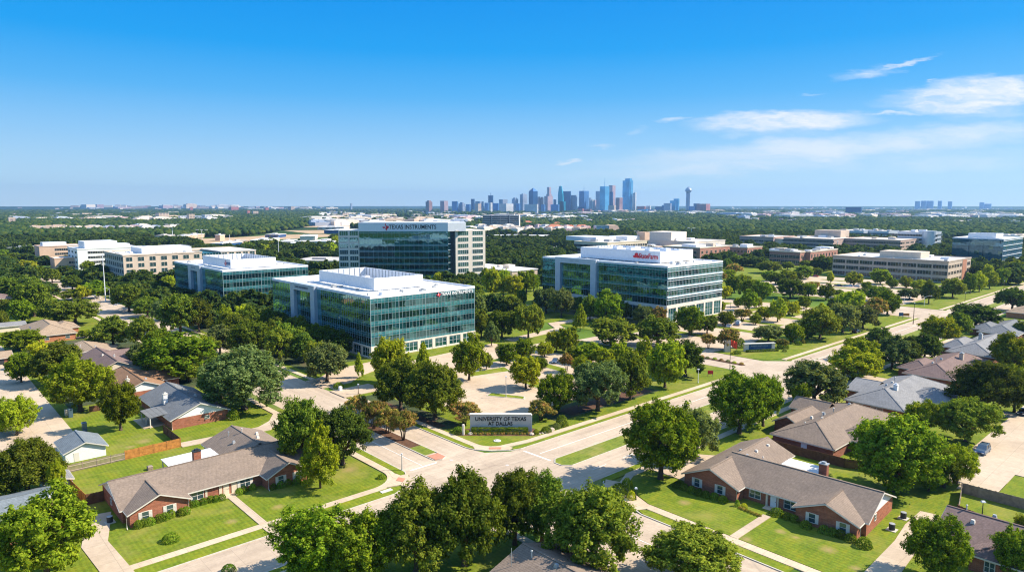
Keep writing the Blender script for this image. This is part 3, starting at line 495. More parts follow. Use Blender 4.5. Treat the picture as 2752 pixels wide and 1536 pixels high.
    def chimney(s, x, y, z0, z1, w=1.1, d=0.9, mat='brick_red', cap='dark_metal'):
        b = MB(); b.box(x - w/2, x + w/2, y - d/2, y + d/2, z0, z1, 0); b.box(x - w/2 - 0.08, x + w/2 + 0.08, y - d/2 - 0.08, y + d/2 + 0.08, z1, z1 + 0.14, 1); b.box(x - w/4, x + w/4, y - d/4, y + d/4, z1 + 0.14, z1 + 0.42, 1)
        s.part('chimney', b, [M[mat], M[cap]], True)
    def door(s, face, x, y, mat='cream_siding', w=1.0, h=2.05):
        b = MB(); b.box(-w/2, w/2, -0.06, 0.04, 0.15, h + 0.15); b.box(-w/2 + 0.12, w/2 - 0.12, -0.085, -0.06, 1.15, h); b.box(-w/2 + 0.12, w/2 - 0.12, -0.085, -0.06, 0.3, 1.0)
        rz = {'S': 0, 'W': -90, 'N': 180, 'E': 90}[face]; hb = MB(); hb.box(w/2 - 0.17, w/2 - 0.1, -0.14, -0.06, 1.1, 1.2)
        def go():
            o = b.build('door', M[mat], s.root); o.location = (x, y, 0); o.rotation_euler = (0, 0, R(rz)); hb.build('handle', M['dark_metal'], o)
        s.pend.append(go)
    def spout(s, x, y, z, dx=0, dy=-0.4):
        b = MB(); b.tube([(x, y + 0, z), (x, y, 0.35), (x + dx, y + dy, 0.15)], [0.06] * 3, 6); s.part('downspout', b, 'white_trim')
_wm = {}
def win_mesh(w, h, trim, mat, div=1):
    k = (round(w, 2), round(h, 2), trim, mat, div)
    if k not in _wm:
        f = MB(); t = 0.09
        f.box(-w/2 - t, w/2 + t, -0.09, 0.05, -t, 0); f.box(-w/2 - t, w/2 + t, -0.09, 0.05, h, h + t)
        f.box(-w/2 - t, -w/2, -0.09, 0.05, 0, h); f.box(w/2, w/2 + t, -0.09, 0.05, 0, h)
        for d in range(1, div): f.box(-w/2 + w * d / div - 0.05, -w/2 + w * d / div + 0.05, -0.08, 0.03, 0, h)
        f.box(-w/2, w/2, -0.07, 0.03, h * 0.5 - 0.03, h * 0.5 + 0.03)
        p = MB(); p.box(-w/2, w/2, -0.04, 0.02, 0, h)
        _wm[k] = (f.mesh('window', M[trim]), p.mesh('pane', M[mat]))
    return _wm[k]
_sm = {}
def shutter_mesh(h):
    if h not in _sm:
        b = MB(); b.box(-0.24, 0.24, -0.07, 0.03, -0.05, h + 0.05)
        for i in range(6): b.box(-0.18, 0.18, -0.09, -0.07, 0.08 + i * h / 6, 0.08 + i * h / 6 + h / 12)
        _sm[h] = b.mesh('shutter', M['white_trim'])
    return _sm[h]

# --- long brick ranch house on the corner, left of the junction
h = House('ranch_house', 'long brick ranch house with brown roof, left of the junction, white flat roof behind', 24.0, 115.2)
h.gable(0, 31.5, 2.5, 15.6, 2.45, 5.0, 'x'); h.gable(0.5, 9.2, 0, 8.6, 2.45, 4.35, 'y', side=(0, 0), ends=(1, 0)); h.gable(22.3, 29.7, -0.6, 8.6, 2.45, 4.25, 'y', side=(0, 0), ends=(1, 0))
h.gable(19.9, 31.44, 11, 25, 2.45, 4.75, 'y', side=(0, 0), ends=(0, 1))
for x in (2.7, 6.3): h.win('S', x, 0, 0.75, 0.95, 1.35, True)
h.win('S', 11.3, 2.5, 0.75, 1.9, 1.35, False, div=2); h.win('S', 19.4, 2.5, 0.75, 1.7, 1.35, True, div=2); h.win('S', 24.6, -0.6, 0.75, 0.95, 1.35, True); h.win('S', 27.8, -0.6, 0.75, 0.95, 1.35, True); h.win('W', 0, 9.5, 1.0, 0.8, 1.0)
h.door('S', 16.1, 2.5); b = MB(); b.box(14.6, 17.6, 0.9, 2.5, 0, 0.16); h.part('doorstep', b, 'side_concrete')
for q in ((12.6, 12.95, .7, 2.2), (17.0, 17.9, .2, 2.35), (14.9, 15.4, .2, 2.35)): b = MB(); b.box(q[0], q[1], 2.42, 2.5, q[2], q[3]); h.part('door_side_panel', b, 'cream_siding')
b = MB(); b.box(10.8, 19.8, 15.5, 21.2, 2.45, 2.62)
for x in (11, 15): b.box(x, x + 0.15, 20.9, 21.05, 0, 2.45)
h.part('patio_roof', b, 'white_roof'); h.chimney(14.2, 11.2, 3.2, 6.1, 1.25, 1.0); h.vents([(25.5, 19.5, 4.85), (23, 17.2, 4.0), (28.3, 19, 4.1), (23.6, 21.5, 4.1), (27, 15.3, 4.6)])
h.spout(0.0, -0.1, 2.3); h.spout(9.15, -0.1, 2.3, 0.2); h.spout(22.3, -0.7, 2.2); h.done()
# --- matching ranch house right of the junction
h = House('ranch_house', 'long brick ranch house with brown roof, right of the junction, white gable end', 102.3, 66.3, R(-87), roof='shingle_brown')
h.gable(0, 10, 0, 22.2, 2.5, 4.65, 'y', side=(0, 0)); h.gable(4.5, 29.6, 2.5, 15.2, 2.5, 5.15, 'x', side=(0, 1), ends=(0, 1)); h.gable(19.8, 29.0, 0.2, 8.8, 2.5, 4.4, 'y', side=(0, 0), ends=(1, 0))
for x in (2.5, 6.9): h.win('W' if 0 else 'S', x, 0, 0.75, 0.95, 1.4, True)
h.win('S', 12.0, 2.5, 0.8, 1.9, 1.35, div=2); h.win('S', 18.1, 2.5, 0.7, 2.1, 1.5, div=2); h.win('S', 22.4, 0.2, 0.75, 0.95, 1.4, True); h.win('S', 27.0, 0.2, 0.75, 0.95, 1.4, True); h.win('E', 29.6, 6.5, 1.4, 0.7, 0.9)
h.door('S', 15.2, 2.5, 'white_siding'); b = MB(); b.box(14.0, 16.4, 0.9, 2.5, 0, 0.16); h.part('doorstep', b, 'side_concrete')
for q in ((14.0, 14.3, 2.2), (15.85, 16.1, 2.4)): b = MB(); b.box(q[0], q[1], q[2], 2.5, .1, 2.4); h.part('door_side_panel', b, 'cream_siding')
b = MB(); b.box(10.5, 17.5, 15.4, 20.2, 2.4, 2.56)
for x in (10.8, 17.2): b.box(x - 0.1, x + 0.1, 19.8, 20.0, 0, 2.4)
h.part('patio_roof', b, 'white_roof'); h.chimney(20.0, 10.9, 3.6, 6.6, 1.3, 1.0, 'brick_dark', 'grey_metal')
h.vents([(*h.loc(12, 995, 300, 4.6), 4.1), (*h.loc(12, 840, 260, 4.6), 4.3), (*h.loc(12, 930, 220, 4.4), 4.2), (*h.loc(12, 1180, 370, 4), 3.5), (*h.loc(12, 1045, 170, 4.2), 4.1), (*h.loc(12, 775, 220, 4.6), 4.5)])
h.spout(10.0, -0.15, 2.3); h.spout(29.5, 0.1, 2.3); h.done()
# --- grey-roofed house with white gable
h = House('bungalow', 'grey-roofed brick house with a white gable and white chimney beside the alley', 43.8, 161.0, roof='shingle_grey')
h.gable(0, 12.4, 0, 25, 2.45, 5.1, 'y', side=(1, 1)); h.win('S', 7.6, 0, 1.2, 0.9, 0.7)
b = MB(); b.hexa([(-3.4, 4.6, 2.35), (0.8, 4.6, 2.75), (0.8, 12.2, 2.75), (-3.4, 12.2, 2.35), (-3.4, 4.6, 2.5), (0.8, 4.6, 2.9), (0.8, 12.2, 2.9), (-3.4, 12.2, 2.5)], 0)
for y in (4.8, 8.3, 11.9): b.box(-3.25, -3.05, y - 0.1, y + 0.1, 0, 2.36, 1)
h.part('porch', b, [M['shingle_grey'], M['white_trim']]); h.chimney(2.0, 11.5, 2.8, 5.6, 0.95, 0.9, 'white_siding', 'white_trim'); h.vents([(6.9, 15, 4.9), (6.6, 19, 5.0), (8.0, 9, 4.6), (7.4, 12, 4.8)]); h.spout(0, -0.1, 2.3); h.spout(12.4, -0.1, 2.3)
b = MB(); b.box(-4.5, 0, 5, 14, 0, 0.16); h.part('patio', b, 'side_concrete'); h.done()
# --- white shed house by the alley
h = House('garage', 'small white garage with blue-grey roof beside the alley behind the weathered fence', 22.3, 153.4, cat='garage', wall='white_siding', roof='shingle_blue')
h.gable(0, 6.9, 0, 8.8, 2.25, 3.65, 'y', side=(1, 1)); b = MB(); b.box(1.4, 2.3, -0.05, 0.03, 0.1, 1.9); h.part('door', b, 'white_trim'); h.done()
# --- tan-roofed houses further up the street
h = House('bungalow', 'rust-brown roofed house with white gable just behind the grey-roofed house', 40.2, 192.0, wall='brick_red', roof='shingle_rust')
h.gable(0, 12.0, 0, 22, 2.45, 4.9, 'y'); h.gable(5, 17, 9, 19, 2.45, 4.2, 'x', ends=(0, 1)); h.chimney(3.6, 6, 3.2, 4.6, 0.8, 0.8, 'white_siding', 'white_trim'); h.vents([(4.2, 9, 4.1), (7.4, 4, 4.5)]); h.done()
h = House('bungalow', 'tan and grey roofed house with broad cream gable, third house up the alley', 40.6, 221.5, wall='cream_siding', side='cream_siding', roof='shingle_mauve', trim='tan_trim')
h.gable(0, 12.0, 0, 26, 2.45, 5.1, 'y'); h.gable(5.9, 16, 14, 25, 2.45, 4.7, 'x', ends=(0, 1)); h.vents([(6.9, 7, 5.0), (7.4, 10, 4.8), (5, 13, 4.9)]); h.done()
h = House('bungalow', 'pale tan low-roofed house with a dark tarpaulin on its roof, fourth up the alley', 40.0, 252.0, wall='brick_orange', roof='shingle_tan', trim='white_trim')
h.gable(0, 13.5, 0, 17, 2.4, 4.0, 'y'); h.vents([(4.4, 8, 3.6), (8, 5, 3.8)]); b = MB(); b.prism([(13.2 + 1.9 * math.cos(R(30 * k)), 8 + 2.6 * math.sin(R(30 * k))) for k in range(12)], 2.3, 2.75); h.part('tarpaulin', b, 'dark_metal'); h.done()
h = House('bungalow', 'tan hip-roofed orange brick house with solar panel in the upper-left trees', 36.0, 297.8, wall='brick_orange', roof='shingle_tan')
h.hip(0, 13.6, 0, 29, 2.6, 5.6); h.hip(9, 17, 14, 26, 2.5, 4.4); h.win('S', 4.5, 0, 1.0, 1.2, 1.2); h.win('S', 11, 0, 1.0, 1.2, 1.2); b = MB(); b.hexa([(1.6, 16, 3.5), (4.4, 16, 4.5), (4.4, 19, 4.5), (1.6, 19, 3.5), (1.6, 16, 3.62), (4.4, 16, 4.62), (4.4, 19, 4.62), (1.6, 19, 3.62)]); h.part('solar_panel', b, 'solar_blue', True); h.done()
x, y = G(13, 60, 265); h = House('bungalow', 'brown-roofed house half out of the picture at its left edge', x - 13, y, roof='shingle_mauve'); h.hip(0, 17, 0, 14, 2.5, 5.0); h.done()
x, y = G(13, 10, 1060); h = House('garage', 'dark open garage at the left end of the alley', x - 6, y, cat='garage', wall='brick_dark', roof='shingle_tan'); h.gable(0, 9, 0, 8, 2.3, 3.6, 'x'); b = MB(); b.box(2, 7, -0.06, 0.05, 0, 2.0); h.part('door', b, 'dark_metal'); h.done()  # dark panel stands in for the shade inside the open garage
x, y = G(13, 20, 640); h = House('bungalow', 'low white-roofed house behind trees left of the solar-panelled house', x - 6, y, wall='cream_siding', roof='shingle_silver'); h.gable(0, 14, 0, 9, 2.3, 3.2, 'x'); h.done()
# --- partly framed roofs at the bottom of the picture
h = House('bungalow', 'blue-grey roofed house cut off at the lower left corner', 1.0, 121.0, roof='shingle_blue'); h.gable(0, 15.8, 0, 15.5, 2.4, 4.5, 'x'); h.chimney(15.0, 5.5, 2.6, 4.0, 0.8, 0.8, 'white_siding', 'white_trim'); h.done()
h = House('bungalow', 'brown gable roof rising behind trees at the bottom centre', 53.6, 44.0, roof='shingle_brown', wall='brick_red', trim='tan_trim'); h.gable(0, 13.4, 0, 19.6, 2.4, 4.55, 'y'); h.vents([(5.5, 17, 4.4), (6.0, 13, 4.5)])
b = MB(); b.tube([(3.0, 18.2, 3.2), (3.0, 18.2, 6.0)], [0.04, 0.04], 6); h.part('antenna_pole', b, 'grey_metal', True); h.done()
h = House('bungalow', 'brown hip-roofed brick house cut off at the lower right corner', 104.6, 4.0, roof='shingle_mauve', wall='brick_red'); h.gable(5, 17, -8, 24.4, 2.5, 4.8, 'y', side=(0, 0)); h.hip(2.2, 14, 8, 19.6, 2.45, 4.55); h.win('W', 2.2, 17.2, 0.7, 1.1, 1.4, False, div=2)
h.vents([(11.2, 22.4, 4.9), (11.7, 19, 4.9), (9, 21, 4.3)]); h.done()
# --- row of hip-roofed houses on the right
h = House('bungalow', 'large brown hip-roofed brick house behind the dark fence, nearest of the right-hand row', 134.0, 53.4, roof='shingle_brown', wall='brick_dark'); h.hip(0, 32, 0, 12.4, 2.5, 5.2); h.hip(8, 22, -6, 4, 2.5, 4.5); h.gable(9.5, 21, 11, 16.8, 2.4, 3.9, 'x', side=(0, 0)); h.gable(22, 29, 11, 19, 2.5, 4.3, 'y', side=(0, 0), ends=(0, 1))
b = MB(); b.box(-0.06, 0.02, 5.2, 6.4, 1.2, 2.2); h.part('meter_box', b, 'white_metal'); h.vents([(12, 7.5, 5.0), (14, 8, 4.9), (9.5, 6.4, 5.1), (16.5, 7, 5.1), (11, 9.3, 4.4), (25, 7, 5.1), (5, 8, 4.2)]); h.spout(0, 0, 2.4); h.done()
h = House('bungalow', 'silver-grey hip-roofed brick house, second of the right-hand row', 171.5, 53.0, roof='shingle_silver', wall='brick_red'); h.hip(0, 33, 0, 13, 2.5, 5.4); h.hip(13, 24, -6.5, 5, 2.5, 4.8); h.gable(11, 24, 11, 17, 2.4, 4.2, 'y', side=(0, 0), ends=(0, 1)); h.win('W', 0, 5.8, 0.7, 2.6, 1.4, div=2); h.win('W', 0, 9.6, 0.7, 1.2, 1.4)
h.chimney(9.5, 5.0, 4.0, 6.1, 0.9, 0.9, 'white_siding', 'white_metal'); h.vents([(6.5, 7, 4.8), (12, 8, 5.0), (16, 8, 5.0), (20, 8.8, 4.8)]); h.done()
h = House('bungalow', 'pinkish-brown hip-roofed house with pale chimney, third of the right-hand row', 212.0, 53.5, roof='shingle_mauve', wall='brick_dark'); h.hip(0, 36, 0, 12.5, 2.5, 5.2); h.hip(6, 20, 8, 16, 2.5, 4.6); h.hip(18, 30, -5, 6, 2.5, 4.6); h.chimney(22, 4.2, 4, 6.3, 1.3, 1.0, 'tan_stone', 'grey_metal'); h.vents([(12, 8, 5.0), (15, 7.6, 5.1), (9, 8, 4.8)]); h.done()
h = House('bungalow', 'grey-brown hip-roofed house with tall grey chimney, fourth of the right-hand row', 254.0, 54.0, roof='shingle_silver', wall='brick_dark'); h.hip(0, 38, 0, 13, 2.5, 5.3); h.hip(8, 24, 9, 17, 2.5, 4.8); h.chimney(18, 8, 4, 6.7, 1.2, 1.0, 'grey_concrete', 'grey_metal'); h.vents([(14, 8, 5.0), (21, 8, 5.2)]); h.done()
h = House('bungalow', 'dark grey hip-roofed house at the far right end of the row', 303.0, 58.0, roof='shingle_grey', wall='brick_dark'); h.hip(0, 32, 0, 12, 2.5, 5.0); h.hip(6, 20, 8, 16, 2.5, 4.6); h.done()
x, y = G(8, 2250, 850); h = House('bungalow', 'tan-roofed house cut off by the right edge beyond the row', x, y - 8, roof='shingle_tan', wall='brick_orange'); h.hip(0, 24, 0, 12, 2.5, 4.6); h.done()
# ---------------------------------------------------------------- glass offices
GM = ['glass_vision', 'glass_vision_mid', 'glass_blind', 'glass_spandrel', 'glass_spandrel_pale']
def on(face, x0, y0, u, o=0.0):
    return {'S': (x0 + u, y0 - o), 'N': (x0 + u, y0 + o), 'W': (x0 - o, y0 + u), 'E': (x0 + o, y0 + u)}[face]
def fbox(mb, face, x0, y0, u0, u1, o0, o1, z0, z1, m=0):
    a = on(face, x0, y0, u0, o0); b = on(face, x0, y0, u1, o1)
    mb.box(min(a[0], b[0]), max(a[0], b[0]), min(a[1], b[1]), max(a[1], b[1]), z0, z1, m)
def curtain(root, face, x0, y0, L, bands, pw=1.5, mull=0.05, mm='mullion', fin=None, seed=1, vw=0.07, mats=GM, major=0, skip=None):
    rg = random.Random(seed); g, k = MB(), MB(); n = max(1, round(L / pw)); w = L / n
    for z0, z1, kind in bands:
        for i in range(n):
            if skip and skip[0] <= (i + .5) * w <= skip[1]: continue
            m = (0 if rg.random() < 0.62 else (1 if rg.random() < 0.75 else 2)) if kind == 'v' else (3 if (kind == 's' or rg.random() < .3) else 4)
            a = on(face, x0, y0, i * w, 0.02); b = on(face, x0, y0, (i + 1) * w, 0.02)
            g.poly([(*a, z0), (*b, z0), (*b, z1), (*a, z1)], m)
        fbox(k, face, x0, y0, 0, L, 0.0, 0.07, z0 - mull * 0.5, z0 + mull * 0.5)
        if fin and kind in fin: fbox(k, face, x0, y0, -0.1, L + 0.1, 0.0, fin[kind][0], z0 - 0.02, z0 + fin[kind][1])
    zb, zt = bands[0][0], bands[-1][1]
    for i in range(n + 1):
        u = min(max(i * w, 0.03), L - 0.03); t = vw / 2 * (2.2 if major and i % major == 0 else 1)
        fbox(k, face, x0, y0, u - t, u + t, 0.0, 0.09, zb, zt)
    o = g.build('curtain_wall', [M[x] for x in mats], root); k.build('mullion_grid', M[mm], o); return o
def floors(z0, n, fh, sp=1.5, split=True):
    r = []
    for i in range(n):
        z = z0 + i * fh
        r += [(z, z + fh - sp, 'v')]
        r += [(z + fh - sp, z + fh - sp / 2, 's'), (z + fh - sp / 2, z + fh, 'p')] if split else [(z + fh - sp, z + fh, 's')]
    return r
def shell(root, x0, x1, y0, y1, z, core='dark_metal', roof='white_roof', cop='white_metal', ph=0.55):
    b = MB(); b.box(x0 + .15, x1 - .15, y0 + .15, y1 - .15, 0, z - 0.3); b.build('core', M[core], root)
    b = MB(); b.box(x0 + .3, x1 - .3, y0 + .3, y1 - .3, z - 0.3, z); b.build('roof', M[roof], root)
    b = MB()
    b.box(x0 - .12, x1 + .12, y0 - .12, y0 + .4, z - .35, z + ph); b.box(x0 - .12, x1 + .12, y1 - .4, y1 + .12, z - .35, z + ph)
    b.box(x0 - .12, x0 + .4, y0 + .4, y1 - .4, z - .35, z + ph); b.box(x1 - .4, x1 + .12, y0 + .4, y1 - .4, z - .35, z + ph); b.build('parapet', M[cop], root)
def screen(root, x0, x1, y0, y1, z0, z1, mat='white_metal', ribs=True, lid=False, name='penthouse'):
    b = MB(); t = 0.3
    b.box(x0, x1, y0, y0 + t, z0 + .35, z1); b.box(x0, x1, y1 - t, y1, z0 + .35, z1); b.box(x0, x0 + t, y0 + t, y1 - t, z0 + .35, z1); b.box(x1 - t, x1, y0 + t, y1 - t, z0 + .35, z1)
    for x in np.arange(x0 + 1, x1 - .5, 2.4):
        b.box(x, x + .3, y0 + .4, y0 + .7, z0, z0 + .36); b.box(x, x + .14, y1 - t - .22, y1 - t - .003, z0 + .4, z1 - .05, 1)
        b.box(x, x + .05, y0 - .03, y0 - .002, z0 + .4, z1)
    for y in np.arange(y0 + 1, y1 - .5, 2.4):
        b.box(x0 + .4, x0 + .7, y, y + .3, z0, z0 + .36); b.box(x1 - t - .22, x1 - t - .003, y, y + .14, z0 + .4, z1 - .05, 1)
        b.box(x0 - .03, x0 - .002, y, y + .05, z0 + .4, z1)
    if lid: b.box(x0 + t, x1 - t, y0 + t, y1 - t, z1 - 1.2, z1 - .9)
    o = b.build(name, [M[mat], M['grey_metal']], root)
    rg = random.Random(int(x1 * 10))
    for k in range(7):
        c = MB(); x = rg.uniform(x0 + 3, x1 - 5); y = y0 + (y1 - y0) * (k + .6) / 7.5; hx, hy, hz = rg.uniform(1, 2.4), rg.uniform(1, 2.2), rg.uniform(1.2, 2.8); zz_ = z1 - .9 if lid else z0
        c.box(x - hx, x + hx, y - hy, y + hy, zz_, zz_ + hz * (.5 if lid else 1)); c.lathe([(0.7, zz_ + hz * (.5 if lid else 1)), (0.7, zz_ + hz * (.5 if lid else 1) + .35)], x, y, 12, 1); c.build('rooftop_unit', [M['white_metal'], M['grey_metal']], o)
    return o
def clutter(root, x0, x1, y0, y1, z, n, seed):
    rg = random.Random(seed)
    for k in range(n):
        b = MB(); x, y = rg.uniform(x0, x1), rg.uniform(y0, y1); t = k % 4
        if t == 0: b.lathe([(.25, z), (.25, z + .7), (.4, z + .7), (.4, z + .9)], x, y, 10)
        elif t == 1: b.box(x - .6, x + .6, y - .5, y + .5, z, z + .5); b.box(x - .5, x + .5, y - .4, y + .4, z + .5, z + .6)
        elif t == 2: b.box(x - .9, x + .9, y - .9, y + .9, z, z + .9); b.lathe([(.6, z + .9), (.6, z + 1.1)], x, y, 12)
        else: b.tube([(x - 2.5, y, z + .25), (x + 2.5, y, z + .25)], [.1, .1], 6); b.box(x - .1, x + .1, y - .15, y + .15, z, z + .2)
        b.build('rooftop_unit', M['grey_metal' if k % 3 else 'white_metal'], root)
def portal(root, y0, y1, zt, leg=3.2, d=1.3, topb=2.6, mat='silver_panel', x=0.0):
    b = MB(); b.box(x - d, x + 1.0, y0, y0 + leg, 0, zt); b.box(x - d, x + 1.0, y1 - leg, y1, 0, zt); b.box(x - d, x + 1.0, y0 + leg, y1 - leg, zt - topb, zt)
    for z in np.arange(4, zt - 3, 4): b.box(x - d - .02, x - d - .002, y0 + .05, y0 + leg - .05, z, z + .05, 1); b.box(x - d - .02, x - d - .002, y1 - leg + .05, y1 - .05, z, z + .05, 1)
    return b.build('portal', [M[mat], M['grey_metal']], root)
def base_storey(root, faces, z, mat='pale_stone', pw=6.0, wz=(0.6, 3.4)):
    for face, x0, y0, L in faces:
        b = MB(); n = max(1, round(L / pw)); w = L / n
        fbox(b, face, x0, y0, -.15, L + .15, 0.0, 0.25, wz[1] + 0.3, z)
        for i in range(n + 1): u = min(max(i * w, .45), L - .45); fbox(b, face, x0, y0, u - .6, u + .6, 0.0, .25, 0, wz[1] + .3)
        fbox(b, face, x0, y0, 0, L, 0.0, .2, 0, wz[0]); b.build('base_wall', M[mat], root)
        for i in range(n):
            ww = w - 1.4; f, p = win_mesh(round(ww, 2), wz[1] - wz[0], 'white_metal', 'glass_vision_mid', 3); a = on(face, x0, y0, (i + .5) * w, .03)
            o = link('window', f, root, (a[0], a[1], wz[0] + .1), R({'S': 0, 'W': -90, 'E': 90, 'N': 180}[face])); link('pane', p, o)
def state_logo(parent, x, y, z, s, rot):   # red state outline with a pale stroke
    P = [(-.15, 1), (.12, 1), (.12, .45), (.4, .38), (.75, .3), (.95, .32), (1, -.1), (.95, -.3), (.6, -.55), (.42, -.75), (.45, -1.1), (.2, -1), (.02, -.65), (-.2, -.35), (-.4, -.38), (-.55, -.5), (-.78, -.2), (-1.05, .05), (-.15, .08)]
    b = MB(); b.prism([(p[0] * s, p[1] * s) for p in P], 0, .08); o = b.build('logo', M['letter_red'], parent); bmm = __import__('bmesh'); bm = bmm.new(); bm.from_mesh(o.data); bmm.ops.triangulate(bm, faces=[f for f in bm.faces if len(f.verts) > 4]); bm.to_mesh(o.data); bm.free()
    c = MB(); c.prism([(-.12*s, .5*s), (.02*s, .5*s), (-.02*s, .1*s), (.2*s, .05*s), (.2*s, -.1*s), (-.02*s, -.08*s), (.05*s, -.4*s), (-.1*s, -.4*s), (-.16*s, .02*s)], .075, .11); c.build('logo_mark', M['letter_white'], o)
    o.location = (x, y, z); o.rotation_euler = rot; return o
WEST = (R(90), 0, R(-90)); SOUTH = (R(90), 0, 0)
# centre building
X0, Y0 = 114.2, 193.6; r = T('office_building', 'teal glass office with white portal and white corner lettering, nearest the car park', 'office building', X0, Y0); DX, DY, Z = 43.6, 76, 20.2
shell(r, 0, DX, 0, DY, Z); bands = [(4.2, 4.9, 's')] + floors(4.9, 4, 3.74, 1.55); bands[-1] = (bands[-1][0], Z - .35, 'p')
curtain(r, 'S', 0, 0, DX, bands, 1.36, seed=2, major=8); curtain(r, 'W', 0, 0, DY, bands, 1.5, seed=3, vw=.05); curtain(r, 'E', DX, 0, DY, bands, 3, seed=4); curtain(r, 'N', 0, DY, DX, bands, 3, seed=5)
base_storey(r, [('S', 0, 0, DX), ('W', 0, 0, DY), ('E', DX, 0, DY), ('N', 0, DY, DX)], 4.2)
portal(r, 37, 57, Z + .75); text('TEXAS INSTRUMENTS', 1.15, M['sign_dark'], r, (-1.34, 47.2, Z - .6), WEST, .02); screen(r, 10, 30.6, 14, 55, Z, Z + 4.6)
clutter(r, 2, 9, 4, 72, Z, 7, 1); clutter(r, 32, 41, 4, 72, Z, 9, 2); clutter(r, 10, 30, 2, 12, Z, 5, 3)
state_logo(r, 27.2, -.2, 19.05, .85, SOUTH); text('TEXAS INSTRUMENTS', 1.5, M['letter_white'], r, (35.6, -.2, 19.0), SOUTH, .05, smallcaps=True, bold=.015)
# office behind it on the left
X0, Y0 = 114.6, 326.5; r = T('office_building', 'teal glass office with white portal, second along the side street behind trees', 'office building', X0, Y0); DX, DY, Z = 42.5, 72, 19.4
shell(r, 0, DX, 0, DY, Z); bands = [(3.6, 4.2, 's')] + floors(4.2, 4, 3.72, 1.5); bands[-1] = (bands[-1][0], Z - .35, 'p')
curtain(r, 'S', 0, 0, DX, bands, 1.5, seed=6, major=6); curtain(r, 'W', 0, 0, DY, bands, 1.6, seed=7, vw=.05); base_storey(r, [('S', 0, 0, DX), ('W', 0, 0, DY)], 3.6, wz=(.6, 3.0))
portal(r, 28, 46, Z + .9, 4.2, topb=3.0); marks((2, 3, 2), 1.2, 'sign_dark', r, (-1.34, 37, Z - .6), WEST, 4); screen(r, 7, 29.5, 8.5, 48, Z, Z + 4.7)
clutter(r, 31, 40, 4, 68, Z, 8, 4); clutter(r, 1.5, 6, 4, 68, Z, 4, 5)
state_logo(r, 6.9, 15.2, Z + 2.6, 1.4, WEST); b = MB(); b.box(6.9, 6.96, 9.0, 13.6, Z + 1.9, Z + 3.3); b.build('sign_panel', M['sign_blue'], r)
# tall office
cx_, cy_ = G(6, 1320, 580); r = T('office_tower', 'tall teal glass tower with cream side wings, red logo and black rooftop lettering', 'office tower', cx_, cy_, 0, YAW - R(90))
ZW, ZG, ZT = 34.2, 33.6, 39.2
b = MB(); b.box(-47.3, -34.1, 1.0, 26, 0, ZW); b.build('wing', M['pale_stone'], r)
b = MB(); b.box(-47.0, -34.4, 1.3, 25.7, ZW, ZW + .06); b.build('wing_roof', M['white_roof'], r)
b = MB(); q0 = Vector((27.9, 1.0)); d = Vector((18.6, 12.0)); nn = Vector((-12.0, 18.6)).normalized()
pq = [q0, q0 + d, q0 + d + nn * 22, q0 + nn * 22]; b.prism([tuple(p) for p in pq], 0, ZW); b.build('wing', M['pale_stone'], r)
b = MB(); b.box(-33.9, 27.0, 1.2, 26, 0, ZG - .2); b.box(-33.9, 33, .9, 26, ZG - .2, ZG); b.build('core', M['dark_metal'], r)
pl = [(-33.9, .6), (-11, -1.6), (23.2, -.4)]
g, k = MB(), MB(); rg = random.Random(5)
for (ax, ay), (bx, by) in zip(pl, pl[1:]):
    n = int((bx - ax) / 1.5)
    for fl in range(8):
        z = 1.6 + fl * 4.0
        for z0, z1, kd in ((z, z + 2.7, 'v'), (z + 2.7, z + 4.0, 's')):
            for i in range(n):
                p = (ax + (bx - ax) * i / n, ay + (by - ay) * i / n); q = (ax + (bx - ax) * (i + 1) / n, ay + (by - ay) * (i + 1) / n)
                g.poly([(*p, z0), (*q, z0), (*q, z1), (*p, z1)], (rg.choice((0, 0, 0, 1)) if kd == 'v' else 3))
        for zz_ in (z + 2.75, z + 3.35): k.beam((ax, ay - .12, zz_), (bx, by - .12, zz_), .25, .10)
    for i in range(0, n + 1, 2): p = (ax + (bx - ax) * i / n, ay + (by - ay) * i / n - .06); k.beam((p[0], p[1], 1.6), (p[0] + .001, p[1] - .05, ZG), .05, .05)
o = g.build('curtain_wall', [M[x] for x in GM], r); k.build('sun_shade', M['silver_panel'], o)
g = MB(); g.poly([(23.2, -.4, 0), (27.6, 4.6, 0), (27.6, 4.6, ZG), (23.2, -.4, ZG)], 0)
o = g.build('curtain_wall', M['glass_vision'], r); k = MB()
for fl in range(9): k.beam((23.2, -.5, 1.6 + fl * 4), (27.7, 4.55, 1.6 + fl * 4), .2, .35)
k.build('sun_shade', M['silver_panel'], o)
b = MB(); b.box(-33.9, 23.2, -.9, 24, ZG, ZT); b.build('penthouse', M['white_metal'], r)
b = MB(); b.prism([(23.2, -.88), (34.4, 4.4), (32, 23.9), (23.21, 23.9)], ZG, ZT - .1); b.build('penthouse_side', M['white_metal'], r)
state_logo(r, -16.6, -.9, 36.4, 2.1, SOUTH); text('TEXAS INSTRUMENTS', 3.7, M['letter_black'], r, (.7, -.92, 36.3), SOUTH, .06, smallcaps=True, sx=.84, bold=.05)
f1, p1 = win_mesh(5.3, 2.5, 'white_metal', 'glass_vision_mid', 4); f2, p2 = win_mesh(7.6, 2.4, 'white_metal', 'glass_vision_mid', 5); aR = math.atan2(d.y, d.x)
for fl in range(8):
    for x in (-43.9, -37.4): o = link('window', f1, r, (x, .97, 3.0 + fl * 4.0), 0); link('pane', p1, o)
    for u in (.25, .74): o = link('window', f2, r, (q0.x + d.x * u + nn.x * -.03, q0.y + d.y * u + nn.y * -.03, 3.0 + fl * 4.0), aR); link('pane', p2, o)
